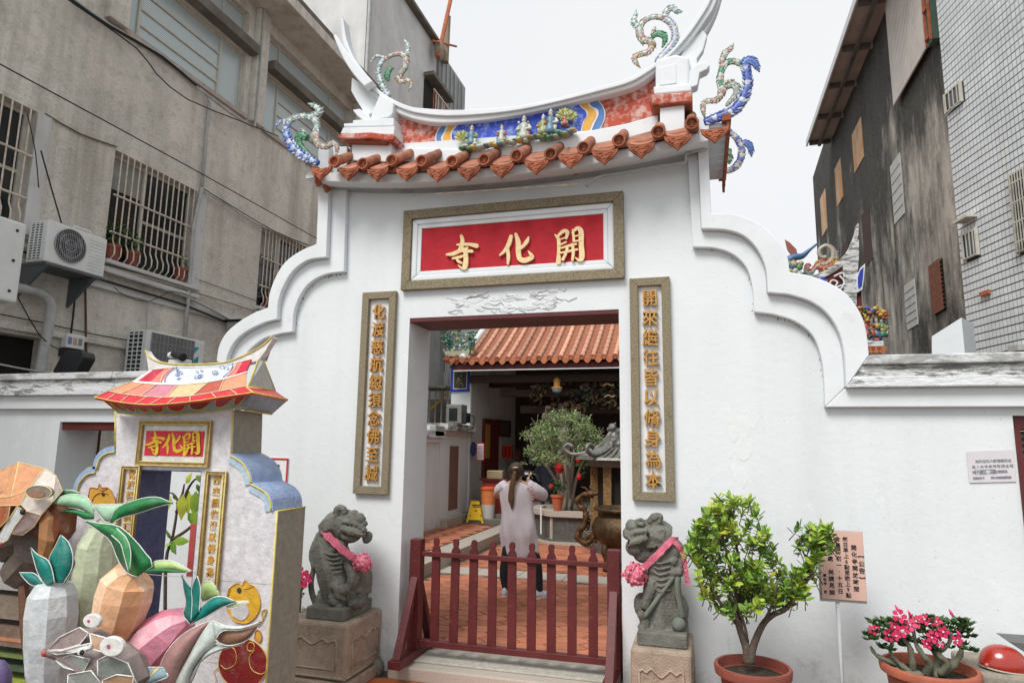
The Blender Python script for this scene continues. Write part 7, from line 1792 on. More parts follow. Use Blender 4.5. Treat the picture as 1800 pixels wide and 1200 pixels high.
Hc = PX(YW, 915, 940); Hc.t([(902,822,-18),(910,821,-18)], 1.4, 2); Hc.mb.build('hair_clip', GOLD, wn_)
MB().box(W(919,834,.36).x, W(932,834,.36).x, YW+.36, YW+.43, W(925,838,.36).z, W(925,827,.36).z).build('camera', BLK, wn_, bevel=.005)
c_ = W(925, 832, .35); MB().box(c_.x-.02, c_.x+.03, c_.y-.004, c_.y+.006, c_.z-.012, c_.z+.015).build('camera_screen', ACW, wn_)
mb = MB(); st_ = smoothline([W(929,840,.2), W(931,848,.06), W(934,858,-.085), W(936,868,-.10), W(937,880,-.09)], 5)
for k, (a, b) in enumerate(zip(st_, st_[1:])):
    mb.col = (.55,.02,.03) if k % 2 else (.75,.70,.70); mb.tube([a, b], .014, 6, flat=.4)
mb.build('camera_strap', PAINT, wn_)
SHOE = mat('pale_shoe', (.66,.68,.72), .6, .1, 40)
for x, y, sx in ((890,1045,.055), (955,1049,.085)):
    c = W(x, y, .02); mb = MB(); mb.smooth = True
    A_ = .35 if sx > .06 else .05; d = Vector((sin(A_+.5) if sx > .06 else .05, cos(A_+.5), 0)).normalized(); n_ = Vector((d.y, -d.x, 0)); rings = []
    for t, w_, h_ in ((-.10,.018,.05),(-.09,.032,.085),(-.04,.038,.09),(.02,.038,.07),(.08,.043,.052),(.13,.036,.04),(.155,.015,.025)):
        rings.append([c+d*t+n_*w_*cos(q*pi/6)+Vector((0, 0, Z0-c.z+.012+max(0, h_*sin(q*pi/6))*1.0)) for q in range(12)])
    mb.loft(rings); mb.build('shoe', SHOE, wn_)
    m2 = MB(); ol_ = [c+d*t+n_*w_ for t, w_ in ((-.105,.0),(-.09,.035),(-.03,.041),(.06,.046),(.12,.042),(.16,.015),(.16,-.015),(.12,-.042),(.06,-.046),(-.03,-.041),(-.09,-.035))]
    m2.prism([Vector((p.x, p.y, Z0)) for p in ol_], (0, 0, .014)); m2.build('shoe_sole', PAPERW, wn_)

# ================================================================== potted citrus shrub
YS = -.62
cz = at(1322, 1168, YS).z; sx0, sx1 = at(1256, 1168, YS).x, at(1392, 1168, YS).x; cr = (sx1-sx0)/2; ccx = (sx0+sx1)/2
sh1 = thing('citrus_shrub', 'bushy bright green citrus shrub in a red clay pot with one branch reaching the notice', 'potted plant', (ccx, YS, 0))
pt1 = MB().lathe((ccx, YS, 0), [(cr*.62,0),(cr*.86,cz-.06),(cr*.88,cz-.055),(cr*1.0,cz-.05),(cr*1.02,cz-.012),(cr*1.0,cz),(cr*.92,cz),(cr*.89,cz-.06)], 36, caps=False).build('pot', POT, sh1, autos=50)
MB().lathe((ccx, YS, cz-.06), [(cr*.9,0),(cr*.6,.008),(0,.012)], 24).build('soil', SOIL, sh1)
random.seed(15)
mb = MB(); mb.smooth = True; tips = []
U_ = unit(1300, 1050, YS)
def C_(x, y, d=0): return at(x, y, YS+d*U_)
limbs = [([(1314,1165,0),(1312,1140,0),(1302,1110,0),(1292,1080,-6),(1280,1045,-10)], [8,7,6,4.5,3]), ([(1318,1165,0),(1324,1135,2),(1340,1098,6),(1358,1080,6),(1382,1068,4),(1408,1036,2),(1428,1000,0),(1440,965,0),(1446,935,0)], [8,6.5,5.5,5,4.5,3.5,2.8,2.2,1.5]),
         ([(1303,1112,0),(1300,1080,8),(1305,1040,12),(1300,990,14),(1290,940,10),(1275,895,6)], [5,4,3.5,3,2,1]), ([(1296,1095,0),(1275,1070,-12),(1255,1040,-18),(1245,1000,-14),(1230,960,-10)], [4,3.2,2.6,2,1]),
         ([(1306,1075,8),(1325,1030,10),(1335,985,6),(1340,945,2)], [3,2.6,2,1]), ([(1300,1060,12),(1285,1010,-16),(1275,960,-20),(1262,915,-14)], [3,2.4,1.8,1]), ([(1382,1068,4),(1392,1040,-8),(1390,1010,-12)], [3,2,1]),
         ([(1340,1098,6),(1358,1060,-12),(1368,1020,-18)], [3,2.2,1.2]), ([(1408,1036,2),(1425,1015,-8),(1445,1005,-10)], [2,1.4,.8]), ([(1428,1000,0),(1412,970,-6),(1405,945,-6)], [2,1.5,.8]), ([(1314,1128,0),(1308,1095,-14),(1290,1050,-24),(1260,1000,-28)], [3,2.4,1.8,1])]
ends = []
for P_, R_ in limbs:
    Q = smoothline([C_(*p) for p in P_], 4); RR = [0]*len(Q)
    for i in range(len(Q)):
        t = i/(len(Q)-1)*(len(R_)-1); k = min(int(t), len(R_)-2); RR[i] = (R_[k]+(R_[k+1]-R_[k])*(t-k))*U_
    mb.tube(Q, RR, 7)
mb.build('trunk', BARK, sh1)
LFC = [(.14,.27,.04),(.20,.35,.045),(.27,.43,.055),(.09,.18,.03),(.36,.47,.06),(.17,.31,.05)]
LM = []
for k, c in enumerate(LFC+[(.45,.42,.04),(.30,.42,.05)]):
    m = mat('citrus_leaf_%s' % 'abcdefgh'[k], c, .42, .12, 30, .05, spec=.4)
    g_ = MB(); g_.smooth = True
    pts = [(0,0,0),(.20,.19,.03),(.5,.28,.04),(.8,.19,.02),(1,0,-.06),(.8,-.19,.02),(.5,-.28,.04),(.20,-.19,.03),(.25,0,-.02),(.5,0,-.03),(.78,0,-.04)]
    g_.add(pts, [(0,1,8),(1,2,9,8),(2,3,10,9),(3,4,10),(4,5,10),(5,6,9,10),(6,7,8,9),(7,0,8)]); LM.append(g_.mesh('leaf', [m], True))
twm = MB(); twm.smooth = True
clusters = []
def inside(x, y):
    # uneven outline of the leafy mass
    if ((x-1290)/78)**2+((y-965)/96)**2 < 1 and not (x > 1330 and y < 915): return True
    if ((x-1375)/36)**2+((y-1028)/34)**2 < 1: return True
    if ((x-1300)/55)**2+((y-1045)/32)**2 < 1: return True
    if ((x-1432)/32)**2+((y-952)/34)**2 < 1 and y > 915: return True
    if ((x-1415)/16)**2+((y-1010)/30)**2 < 1: return True
    return False
allp = []
random.seed(44)
while len(clusters) < 200:
    x = random.uniform(1205, 1470); y = random.uniform(862, 1075)
    if inside(x, y) and noise.noise(Vector((x*.028, y*.028, 3))) > -.33: clusters.append((x, y, random.uniform(-46, 40) if x < 1350 else random.uniform(-18, 18)))
for x, y, d in [(1442,932,0),(1455,925,-5),(1430,938,4),(1448,945,-8),(1408,925,0),(1262,872,0),(1275,880,5),(1340,930,0),(1220,955,0),(1228,968,5),(1325,950,-10),(1340,965,-5),(1350,985,0),(1310,935,-15),(1330,990,-20),(1300,1000,-30),(1355,1010,-10),(1318,920,0),(1345,940,5),(1335,1020,-25)]: clusters.append((x, y, d))
leaves = []
for x, y, d in clusters:
    c = C_(x, y, d); axis = Vector((random.uniform(-.6,.6), random.uniform(-.6,.3), random.uniform(.5,1.1))).normalized(); b = c-axis*.07
    twm.tube([b-axis*.05, b, c], [.003,.0025,.0015], 4)
    n_ = random.randint(9, 14)
    for i in range(n_):
        t = i/n_; a = i*2.4+random.uniform(-.3,.3); p = b.lerp(c, t); side = axis.cross(Vector((0,1,.2))).normalized(); s2 = axis.cross(side)
        dr = (axis*(.35+.9*t)+side*cos(a)+s2*sin(a)).normalized(); leaves.append((p, dr, random.uniform(.030,.070)*(1.1-.25*t), x, y, d))
leaves.sort(key=lambda l: l[0].y)
twm.build('twigs', BARK, sh1)
rest = MB(); rest.smooth = True; n_obj = 0
LCOL = LFC+[(.45,.42,.04),(.30,.42,.05)]
for k, (p, dr, L_, x, y, d) in enumerate(leaves):
    tone = noise.noise(Vector((x*.03, y*.03, 9))); ci = random.choice([2,4,5,7,4] if tone > .05 or y < 895 else [0,1,2,5] if tone > -.2 else [0,3,1]); ci = 6 if random.random() < .03 else ci
    up = Vector((random.gauss(0,.3), random.gauss(-.35,.3), 1)); yv = up.cross(dr).normalized(); zv = dr.cross(yv).normalized()
    M_ = Matrix((( dr.x, yv.x, zv.x), (dr.y, yv.y, zv.y), (dr.z, yv.z, zv.z)))
    if k < 290:
        shared('leaf', LM[ci], sh1, p, M_.to_euler(), (L_, L_, L_))
    else:
        rest.col = LCOL[ci]
        rest.add([p+M_ @ Vector(q)*L_ for q in [(0,0,0),(.20,.17,.03),(.5,.24,.04),(.8,.14,.02),(1,0,-.06),(.8,-.14,.02),(.5,-.24,.04),(.20,-.17,.03),(.5,0,-.03)]], [(0,1,8),(1,2,8),(2,3,8),(3,4,8),(4,5,8),(5,6,8),(6,7,8),(7,0,8)])
rest.build('foliage', mat('citrus_foliage', (1,1,1), .42, .12, 30, .05, attr=True, spec=.4), sh1, kind='stuff')

# ================================================================== desert rose with pink flowers
YD = -.55; UD = unit(1625, 1150, YD)
dzr = at(1630, 1168, YD).z; dx0, dx1 = at(1546, 1168, YD).x, at(1722, 1168, YD).x; dr0 = (dx1-dx0)/2; dcx = (dx0+dx1)/2
dr_ = thing('desert_rose', 'pink flowering desert rose with thick gnarled stems in a wide clay pot', 'potted plant', (dcx, YD, 0))
MB().lathe((dcx, YD, 0), [(dr0*.6,0),(dr0*.86,dzr-.05),(dr0*.98,dzr-.045),(dr0,dzr-.01),(dr0*.97,dzr),(dr0*.9,dzr),(dr0*.87,dzr-.06)], 36, caps=False).build('pot', mat('orange_clay_pot', (.40,.12,.07), .6, .15, 8), dr_, autos=50)
MB().lathe((dcx, YD, dzr-.06), [(dr0*.88,0),(0,.01)], 24).build('soil', SOIL, dr_)
def D_(x, y, d=0): return at(x, y, YD+d*UD)
GST = mat('grey_green_stem', (.17,.17,.12), .8, .25, 12, .4, 60)
random.seed(17)
stems = [([(1615,1185,0),(1600,1180,-6),(1580,1165,-10),(1565,1145,-12),(1568,1130,-10),(1576,1120,-8)], [7,5.5,4,3,2.5,2]), ([(1640,1185,0),(1660,1178,-4),(1682,1160,-6),(1690,1140,-4),(1685,1115,0),(1695,1092,0)], [8,7,5,3.5,2.5,1.5]),
         ([(1605,1185,0),(1604,1160,-14),(1598,1135,-16),(1580,1112,-14),(1562,1098,-12),(1540,1088,-10),(1525,1092,-8)], [6,5,4,3,2.2,1.8,1.5]), ([(1628,1185,0),(1634,1165,-14),(1622,1150,-18),(1610,1130,-16),(1605,1105,-10),(1598,1085,-6)], [7,6,4.5,3.2,2.2,1.5]),
         ([(1640,1185,6),(1650,1160,8),(1640,1130,8),(1645,1105,6),(1640,1090,4)], [9,7,5,3,2]), ([(1652,1185,-6),(1665,1165,-16),(1650,1148,-18),(1668,1130,-14),(1672,1110,-12)], [6,5,4,3,2]), ([(1620,1188,-10),(1590,1185,-20),(1570,1175,-22)], [8,6,4]),
         ([(1590,1172,0),(1560,1160,-8),(1540,1150,-6),(1530,1135,-4)], [5,4,3,2])]
mb = MB(); mb.smooth = True
for P_, R_ in stems:
    Q = smoothline([D_(*p) for p in P_], 4); n_ = len(Q); mb.tube(Q, [ (R_[min(int(i/(n_-1)*(len(R_)-1)), len(R_)-1)]*(1+.12*sin(i*2.1)))*UD for i in range(n_)], 8)
mb.build('stems', GST, dr_)
mb = MB(); DGR = [(.035,.09,.02),(.05,.12,.03),(.025,.06,.02),(.08,.15,.04)]
for k in range(125):
    x = random.uniform(1522, 1712); y = 1085+abs(random.gauss(0, 1))*30+abs(x-1620)*.08
    if y > 1165: continue
    c = D_(x, y, random.uniform(-34, 26)); d0 = Vector((random.gauss(0,.5), random.gauss(0,.5), 1)).normalized()
    for i in range(11):
        a = i*2.4; dd = (d0*.7+Vector((cos(a), sin(a), random.uniform(-.1,.3)))).normalized(); leaf(mb, c, random.uniform(.03,.05), random.choice(DGR), dd, .42)
mb.build('foliage', LEAFA, dr_, kind='stuff')
fm = MB(); fm.smooth = True
PK = mat('pink_petal', (1,1,1), .5, .1, 60, .05, attr=True)
for i in range(5):
    a = 2*pi*i/5; c_, s_ = cos(a), sin(a); fm.col = (.50,.015,.075) if i % 2 else (.60,.03,.12)
    R2 = lambda x, y, z: (x*c_-y*s_, x*s_+y*c_, z)
    fm.add([R2(.006,0,0), R2(.03,.018,.008), R2(.046,.012,.004), R2(.050,0,.0), R2(.046,-.012,.004), R2(.03,-.018,.008)], [(0,1,2,3,4,5)])
fm.col = (.85,.70,.72); fm.ball((0,0,.002), (.009,.009,.006), 6, 4)
FM = fm.mesh('flower', [PK], True)
bm_ = MB(); bm_.smooth = True; bm_.col = (.62,.04,.16); bm_.tube([(0,0,0),(0,0,.02),(0,0,.045)], [.003,.009,.002], 6); BDM = bm_.mesh('flower_bud', [PK], True)
for x, y in ((1535,1106),(1573,1102),(1575,1117),(1581,1082),(1610,1092),(1625,1088),(1644,1106),(1658,1110),(1652,1129),(1683,1125),(1629,1131),(1646,1092),(1562,1116),(1600,1098),(1586,1108),(1638,1120)):
    p = D_(x, y, random.uniform(-38,-26)); v = Vector((random.uniform(-.5,.5), -1, random.uniform(.1,.7))).normalized(); shared('flower', FM, dr_, p, v.to_track_quat('Z', 'Y').to_euler(), (random.uniform(.5,.78),)*3)
for x, y in ((1676,1084),(1690,1120),(1545,1112),(1602,1085),(1581,1076)):
    shared('flower_bud', BDM, dr_, D_(x, y, -28), (random.uniform(-.5,.5), random.uniform(-.5,.5), 0))

# ================================================================== notice board on its pole
YNB = -.40
nb = thing('notice_sign', 'pink notice in black vertical Chinese writing on a thin white pole', 'sign', (at(1478, 1100, YNB).x, YNB, 0))
r = [at(x, y, YNB) for x, y in ((1442,936),(1518,931),(1520,1050),(1442,1056))]; x0, x1 = (r[0].x+r[3].x)/2, (r[1].x+r[2].x)/2; z1_, z0_ = (r[0].z+r[1].z)/2, (r[2].z+r[3].z)/2
PNK = mat('pink_card', (.68,.44,.37), .7, .06, 4, .05)
tilt_ = .02
MB().box(x0, x1, YNB-.006, YNB+.004, z0_, z1_).build('board', PNK, nb)
MB().box(x0-.012, x1+.004, YNB+.0045, YNB+.016, z0_-.018, z1_+.006).build('backing_frame', mat('grey_frame', (.42,.44,.43), .5, .1), nb, bevel=.002)
MB().tube([(at(1476, 1100, YNB).x, YNB+.028, 0), (at(1476, 1100, YNB).x, YNB+.028, z1_-.05)], .012, 10).build('pole', WTRIM, nb, smooth=True)
w_, h_ = x1-x0, z1_-z0_
for u_, v0, v1, txt, sz in ((.935,.36,.66,'︻公告︼',.037),(.785,.23,.83,'開化寺開放時間',.034),(.60,.11,.93,'每日早上6點至晚上9點',.032),(.425,.11,.88,'含農曆初一‧十五日',.033),(.235,.11,.90,'不便之處　尚請見諒',.033),(.085,.66,.90,'開化寺　啟',.019)):
    n_ = len(txt)
    for i, ch in enumerate(txt):
        if ch == '　': continue
        glyph(ch, (x0+w_*u_, YNB-.0075, z1_-h_*(v0+(v1-v0)*i/(n_-1))), sz*.95, .0008, INK, nb, off=.0006)
# paper on the wall
pw_ = thing('wall_notice', 'small pale paper notice taped to the right wall beside the side door', 'notice', tuple(at(1743, 820, 0)))
r = [at(x, y, -.003) for x, y in ((1699,793),(1781,790),(1786,846),(1704,848))]; mb = MB(); mb.prism([r[3], r[2], r[1], r[0]], (0, -.002, 0)); mb.build('sheet', mat('lilac_paper', (.66,.63,.66), .8, .03), pw_)
BLG = mat('blue_grey_print', (.24,.27,.30), .8, 0, bump=0)
def lp(u_, v_): a = r[0].lerp(r[1], u_); b = r[3].lerp(r[2], u_); q = a.lerp(b, v_); return (q.x, -.0065, q.z)
for v_, us, txt, sz in ((.33,(.20,.90),'為防疫及大家健康安全',.026),(.50,(.12,.93),'進入本寺參拜敬請全程',.026),(.67,(.12,.12),'請',.026),(.67,(.20,.53),'洗戴口罩',.043),(.67,(.60,.80),'並量體溫',.024),(.86,(.12,.30),'謝謝合作',.024),(.86,(.5,.88),'開化寺管理委員會',.022)):
    n_ = len(txt)
    for i, ch in enumerate(txt): glyph(ch, lp(us[0]+(us[1]-us[0])*i/max(n_-1, 1), v_), sz*.85, .0006, BLG, pw_, off=0)
# red framed poster behind the lantern
rp_ = thing('poster', 'white poster with a red border on the wall behind the paper gate', 'poster', tuple(at(485, 850, 0)))
a, b = at(455, 804, -.004), at(503, 880, -.004)
MB().box(a.x-.12, b.x, -.008, -.003, b.z-.2, a.z).build('sheet', PAPERW, rp_); frame(a.x-.121, b.x+.001, b.z-.2, a.z+.001, .016, -.012, -.0085, REDINK, 'border', rp_, 0)
glyph('茶', tuple(at(478, 828, -.012)), .15, .001, INK, rp_, off=.004)

# helmet on its block
YHM = -.55
blk = MB()
A_ = [at(x, y, YHM) for x, y in ((1714,1172),(1733,1164),(1797,1172),(1830,1180))]
zt_ = at(1745, 1185, YHM-.06).z
o = MB().box(at(1714, 1180, YHM).x, 3.1, YHM-.05, -.15, 0, zt_).build('stone_block', mat('rough_block', (.30,.27,.22), .9, .25, 12, .6, 60, dirt=.4, dirtcol=(.14,.12,.10), dscale=8), bevel=.02)
tag(o, 'rough tan stone block under the red helmet at the right edge', 'stone block')
hc = at(1761, 1158, YHM+.06); hu = unit(1760, 1158, YHM)
he = thing('helmet', 'glossy orange-red scooter helmet resting on the stone block at the right edge', 'helmet', (hc.x, YHM+.06, zt_))
mb = MB(); mb.smooth = True; rings = []
for i in range(13):
    t = i/12; a = t*pi*.5
    rings.append([Vector((hc.x+hu*37*cos(a)*cos(q)*(1.05 if cos(q) > 0 else 1), YHM+.06+hu*30*cos(a)*sin(q), zt_+.012+hu*38*sin(a)**.85-(0 if i else hu*(3*cos(q*1)-2)) )) for q in [2*pi*j/32 for j in range(32)]])
rings.insert(0, [Vector((hc.x+(v.x-hc.x)*.94, YHM+.06+(v.y-YHM-.06)*.94, v.z-hu*3)) for v in rings[0]])
mb.loft(rings, cap=True); mb.build('shell', mat('glossy_red', (.36,.022,.010), .22, .1, 6, 0, spec=.6, coat=.7), he)
MB().tube([v+Vector((0,0,-.002)) for v in rings[0]]+[rings[0][0]], .005, 6).build('rim', mat('pale_rim', (.45,.42,.36), .5), he, smooth=True)
MB().tube(smoothline([hc+Vector((hu*33,0,-hu*8)), hc+Vector((hu*40,-.02,-hu*18)), hc+Vector((hu*38,-.04,-hu*35))], 3), .012, 6, flat=.4).build('chin_strap', BLK, he)
MB().ball((hc.x-hu*27, YHM+.06-hu*17, zt_+.03), (.02,.008,.012), 10, 6).build('vent', mat('pale_red', (.5,.15,.12), .3), he)
ot = MB().prism([at(x, y, YHM+.15) for x, y in ((1776,1128),(1830,1132),(1830,1150),(1802,1146))], (0, .2, 0)).build('seat_panel', mat('grey_plastic', (.12,.125,.12), .5)); tag(ot, 'grey slanting plastic panel behind the helmet at the right edge', 'panel')

# plants behind the paper lantern
YP = -.75; UP = unit(320, 950, YP)
cp_ = thing('potted_plant', 'broad yellow-green leaved sapling seen through the paper gate opening', 'potted plant', tuple(Vector((at(300, 1100, YP).x, YP, 0))))
def E_(x, y, d=0): return at(x, y, YP+d*UP)
mb = MB(); mb.smooth = True
LIMB = (((290,1100,0),(292,985,0),(303,945,0),(310,905,0),(312,880,0),(305,868,0),(296,865,0)), ((310,900,0),(322,880,0),(330,860,0),(340,845,0),(350,838,0)), ((303,948,0),(330,930,0),(350,910,0),(362,890,0)), ((312,885,0),(320,870,0),(324,850,0)), ((290,1100,0),(240,1010,10),(190,900,10),(172,830,10),(165,810,10)))
for P_ in LIMB:
    Q = smoothline([E_(*p) for p in P_], 4); mb.tube(Q, [(3.2-2.0*i/len(Q))*UP for i in range(len(Q))], 6)
mb.build('stem', BARK, cp_)
MB().lathe((at(290, 1100, YP).x, YP, 0), [(.12,0),(.17,.28),(.19,.28),(.19,.32),(.15,.32)], 20).build('pot', POT, cp_)
lm_ = MB(); lm_.smooth = True
random.seed(6)
LL = [((332,862),(330,905),0),((345,862),(340,910),1),((322,868),(318,915),0),((352,860),(352,890),2),((338,895),(350,935),1),((330,900),(345,925),2),((345,850),(356,870),2),((326,850),(338,830),0),((296,866),(290,905),0),((303,870),(315,880),2),((362,888),(352,912),1),((360,900),(372,915),2),((300,948),(292,930),1),((304,950),(334,951),1),((300,950),(310,975),2),((302,952),(288,962),1),((344,835),(362,850),1),((350,905),(338,915),2),
      ((170,828),(150,823),0),((172,828),(174,805),0),((174,826),(184,812),0),((170,830),(186,826),0)]
for (a, b, k) in LL:
    p, q = E_(*a, random.uniform(-8,4)), E_(*b, random.uniform(-12,4)); d_ = q-p; L_ = d_.length; d_.normalize(); yv = d_.cross(Vector((random.uniform(-.2,.2),1,random.uniform(-.2,.2)))).normalized(); zv = d_.cross(yv)
    o_ = MB(); o_.smooth = True; o_.col = [(.42,.46,.05),(.22,.36,.04),(.10,.22,.03)][k]; w_ = .30
    o_.add([p, p+d_*L_*.3+yv*L_*w_*.8, p+d_*L_*.6+yv*L_*w_*.7, q, p+d_*L_*.6-yv*L_*w_*.7, p+d_*L_*.3-yv*L_*w_*.8, p+d_*L_*.5+zv*L_*.06], [(0,1,6),(1,2,6),(2,3,6),(3,4,6),(4,5,6),(5,0,6)]); o_.build('leaf', LEAFA, cp_)
rs_ = thing('hanging_sign', 'narrow red sign with black writing hanging behind the paper gate opening', 'sign', tuple(at(345, 960, YP-.05)))
a, b = at(337, 920, YP-.05), at(352, 1014, YP-.05); MB().box(a.x, b.x+.05, YP-.06, YP-.05, b.z, a.z).build('board', mat('salmon_card', (.55,.10,.09), .7), rs_)
for i in range(6): glyph('敬請勿攀折花'[i], tuple(at(349, 946+i*9, YP-.064)), .026, .0006, INK, rs_, off=.0006)
for i in range(4): glyph('開化寺啟'[i], tuple(at(342, 976+i*9, YP-.064)), .018, .0006, INK, rs_, off=.0005)
rf = thing('potted_plant', 'small red-flowered plant just visible between the paper gate and left lion', 'potted plant', tuple(Vector((at(528, 1150, -.35).x, -.35, 0))))
X_ = at(520, 1150, -.35).x
MB().lathe((X_, -.35, 0), [(.10,0),(.14,.24),(.16,.24),(.16,.27),(.12,.27)], 20).build('pot', POT, rf)
mb = MB(); mb.smooth = True
for k in range(6): a = at(528+random.uniform(-4,6), 1010+k*14, -.35); mb.tube(smoothline([(X_, -.35, .25), (X_+random.uniform(-.05,.03), -.35, .5), a], 4), .008, 5)
mb.build('stems', GST, rf)
mb = MB()
for k in range(26): 
    c = at(523+random.uniform(-10,9), random.uniform(1030,1120), -.35+random.uniform(-.05,.05))
    for i in range(6): leaf(mb, c, .035, random.choice(DGR))
mb.build('foliage', LEAFA, rf)
for x, y in ((535,1014),(532,1020),(526,1008),(538,1020)):
    v = Vector((random.uniform(-.3,.6), -1, .4)).normalized(); shared('flower', FM, rf, at(x, y, -.38), v.to_track_quat('Z', 'Y').to_euler(), (1.1,)*3)

# ================================================================== ceramic dragons on the roof
def dragon(lab, Y, parts, fins=True, seed=1):
    random.seed(seed); x0, y0 = parts[0][0][0][:2]; d = thing('ridge_dragon', lab, 'ornament', tuple(at(x0, y0, Y)), 'curling ceramic dragons on the gate roof'); u = unit(x0, y0, Y)
    for pts, rad, cols, nm in parts:
        Q = [Vector((p[0], p[1], p[2] if len(p) > 2 else 0)) for p in pts]; S_ = smoothline(Q, 5); n = len(S_); mb = MB(); mb.smooth = True
        RR = []
        for i in range(n):
            t = i/(n-1)*(len(rad)-1); k = min(int(t), len(rad)-2); RR.append((rad[k]+(rad[k+1]-rad[k])*(t-k))*u*(1+.07*sin(i*2.2)))
        P = [at(q.x, q.y, Y+q.z*u) for q in S_]
        mb.tube(P, RR, 9, cols=[cols[(i//2) % len(cols)] for i in range(n)], flat=.8)
        # scale ridges and fins along the back
        if fins and n > 12:
            for i in range(1, n-1, 2):
                t = (P[i+1]-P[i-1]).normalized(); nn = Vector((t.z, 0, -t.x)); r_ = RR[i]
                for s_ in (-1, 1):
                    mb.col = random.choice(cols); mb.tube([P[i]+nn*s_*r_*.55-t*r_*.3+Vector((0,-r_*.5,0)), P[i]+nn*s_*r_*.95+t*r_*.5+Vector((0,-r_*.35,0)), P[i]+nn*s_*r_*1.05+t*r_*1.2], [r_*.30, r_*.24, r_*.05], 5)
        mb.build(nm, CHIMU, d)
    return d
BLU = [(.10,.18,.48),(.55,.60,.68),(.08,.14,.42),(.40,.48,.62)]; GRY = [(.50,.56,.56),(.30,.38,.38),(.62,.64,.62),(.20,.32,.30)]; PKG = [(.50,.38,.34),(.32,.22,.20),(.55,.50,.45),(.24,.32,.22)]; GRN = [(.05,.20,.10),(.10,.28,.16)]; BRG = [(.30,.18,.08),(.48,.40,.30)]
dragon('blue and white ceramic dragon curling at the left eave corner of the gate', -.34, [
 ([(560,287),(545,281),(531,273),(518,262),(509,248),(504,232),(506,218)], [5,8,8.5,8.5,8,7,6], BLU, 'body'), ([(506,219),(512,212),(524,206),(540,205),(553,211),(558,224),(554,240)], [6,5.5,5,5,6,6,6], GRY, 'crest'),
 ([(508,217),(497,213),(488,218),(484,227)], [4,3.5,3,1], BLU[:1]+GRY[:1], 'claw'), ([(548,206),(558,202),(562,194),(552,186),(541,182)], [6,7,6,4,1], GRY, 'plume'),
 ([(554,236),(556,248),(562,256),(575,258),(587,252),(593,260),(591,274)], [7,6,5,5,4.5,4,1.5], PKG, 'tail'), ([(541,243),(531,238),(526,243),(528,254),(538,266),(546,273)], [6,7,6,5,4,2], GRN, 'leg'), ([(536,240),(534,232),(530,226)], [4,4,1], PKG, 'leaf')], seed=1)
dragon('small grey and red ceramic dragon on the left swallow-tail of the ridge', .25, [
 ([(684,170),(676,158),(670,144),(666,130),(668,115),(676,104)], [5,5.5,5,4.5,4.5,4], BLU[1:2]+GRY, 'body'), ([(676,104),(688,98),(701,95),(713,100),(714,115),(706,128),(699,140)], [4,4,4.5,5,5.5,5.5,4.5], PKG, 'neck'),
 ([(677,103),(664,99),(655,105),(651,111)], [3,3,2.5,1], GRY, 'claw'), ([(712,98),(718,90),(716,78),(709,69)], [4.5,4,3,.8], GRY, 'plume'), ([(699,140),(708,144),(717,141),(724,148),(718,161)], [4.5,4,3.5,3,1], BRG+GRY[:1], 'tail'), ([(690,118),(684,125),(681,134),(683,143)], [4,5,5,2], GRN, 'leg')], seed=2)
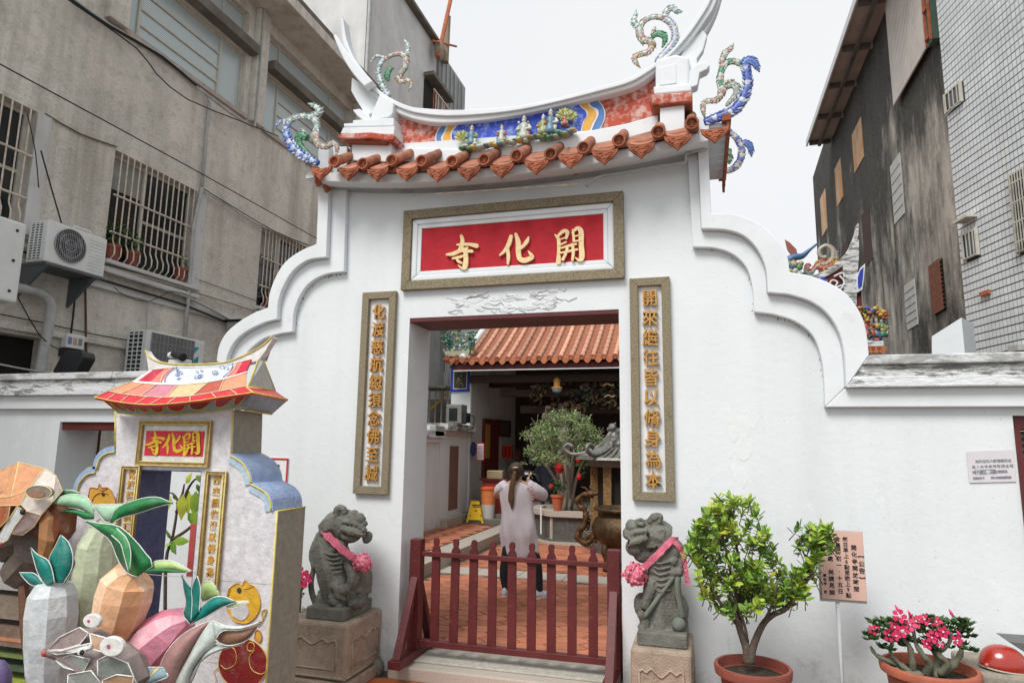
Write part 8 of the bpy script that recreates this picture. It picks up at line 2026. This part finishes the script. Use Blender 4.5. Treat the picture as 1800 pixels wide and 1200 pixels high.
dragon('grey-green ceramic dragon perched on the right swallow-tail of the ridge', .2, [
 ([(1156,112),(1166,98),(1178,84),(1186,70),(1186,55),(1180,42),(1170,34)], [7,7,6.5,6.5,6,6,6], [(.35,.42,.58),(.52,.54,.55),(.45,.44,.46)], 'body'), ([(1172,34),(1160,31),(1146,31),(1132,38),(1125,50),(1126,64),(1134,74)], [5,5,4.5,5,6,6.5,6.5], PKG+GRY[:2], 'neck'),
 ([(1134,72),(1143,74),(1146,82),(1139,92),(1126,96),(1115,102),(1118,111),(1126,120)], [6,6,6,5.5,5,4.5,3.5,1], PKG+BRG, 'tail'), ([(1128,46),(1120,46),(1114,38),(1117,28),(1118,17)], [5,6,5,3.5,.8], GRY, 'plume'), ([(1168,32),(1172,20),(1182,15),(1190,21),(1200,21)], [6,6,5,4,1], GRY, 'head'),
 ([(1146,66),(1155,60),(1166,63),(1169,72),(1164,84)], [4,5.5,5.5,4,1.5], GRN, 'leg'), ([(1147,62),(1150,52),(1152,47)], [4,4,1.2], PKG, 'leaf')], seed=3)
dragon('large deep blue ceramic dragon rearing at the right eave corner of the gate', -.28, [
 ([(1238,216),(1256,209),(1274,203),(1289,195),(1302,181),(1311,163),(1314,144),(1312,126),(1308,115)], [6,8.5,9,9,9,8.5,8,7.5,7.5], [(.06,.11,.42),(.10,.16,.46),(.50,.54,.62),(.07,.12,.40)], 'body'), ([(1306,114),(1296,110),(1283,109),(1273,116),(1267,130),(1266,146),(1270,158)], [6,5,5.5,5.5,5.5,6,6.5], GRN+GRY[:1]+PKG[:1], 'neck'),
 ([(1270,156),(1267,168),(1258,177),(1246,178),(1237,182),(1236,194),(1239,208)], [6.5,5.5,5,4.5,4.5,4,1.2], PKG+BRG[:1], 'tail'), ([(1270,120),(1270,106),(1275,94),(1284,86),(1290,75)], [5,6,5.5,4,.8], PKG+GRY[:1], 'plume'), ([(1306,116),(1313,108),(1323,109),(1330,117),(1335,127)], [7,7.5,6.5,4.5,1], BLU[:1]+[(.12,.20,.50)], 'head'),
 ([(1278,153),(1288,150),(1295,156),(1293,168),(1284,178),(1276,187)], [4.5,6,6,5,4,2], [(.40,.42,.38),(.25,.32,.25)], 'leg'), ([(1274,146),(1283,144),(1291,140)], [4,4.5,2], PKG[:1]+GRN[:1], 'leaf')], seed=4)
dragon('small blue and white ceramic dragon behind the right end of the gate roof', .85, [
 ([(1270,302),(1284,299),(1296,290),(1303,275),(1303,259),(1296,245),(1285,234),(1279,226)], [4,5.5,6,6,6,5.5,4.5,3], BLU[:1]+[(.60,.60,.60),(.50,.42,.42)], 'body'), ([(1303,258),(1308,251),(1316,255),(1320,264),(1321,276)], [4,5,5.5,4.5,1], BLU[:1]+[(.12,.22,.52)], 'head'),
 ([(1282,262),(1281,270),(1284,279),(1281,288)], [4,5,4,2], GRN+PKG[:1], 'leg'), ([(1268,308),(1272,316),(1271,327)], [4,3.5,1], BRG, 'tail')], seed=5)
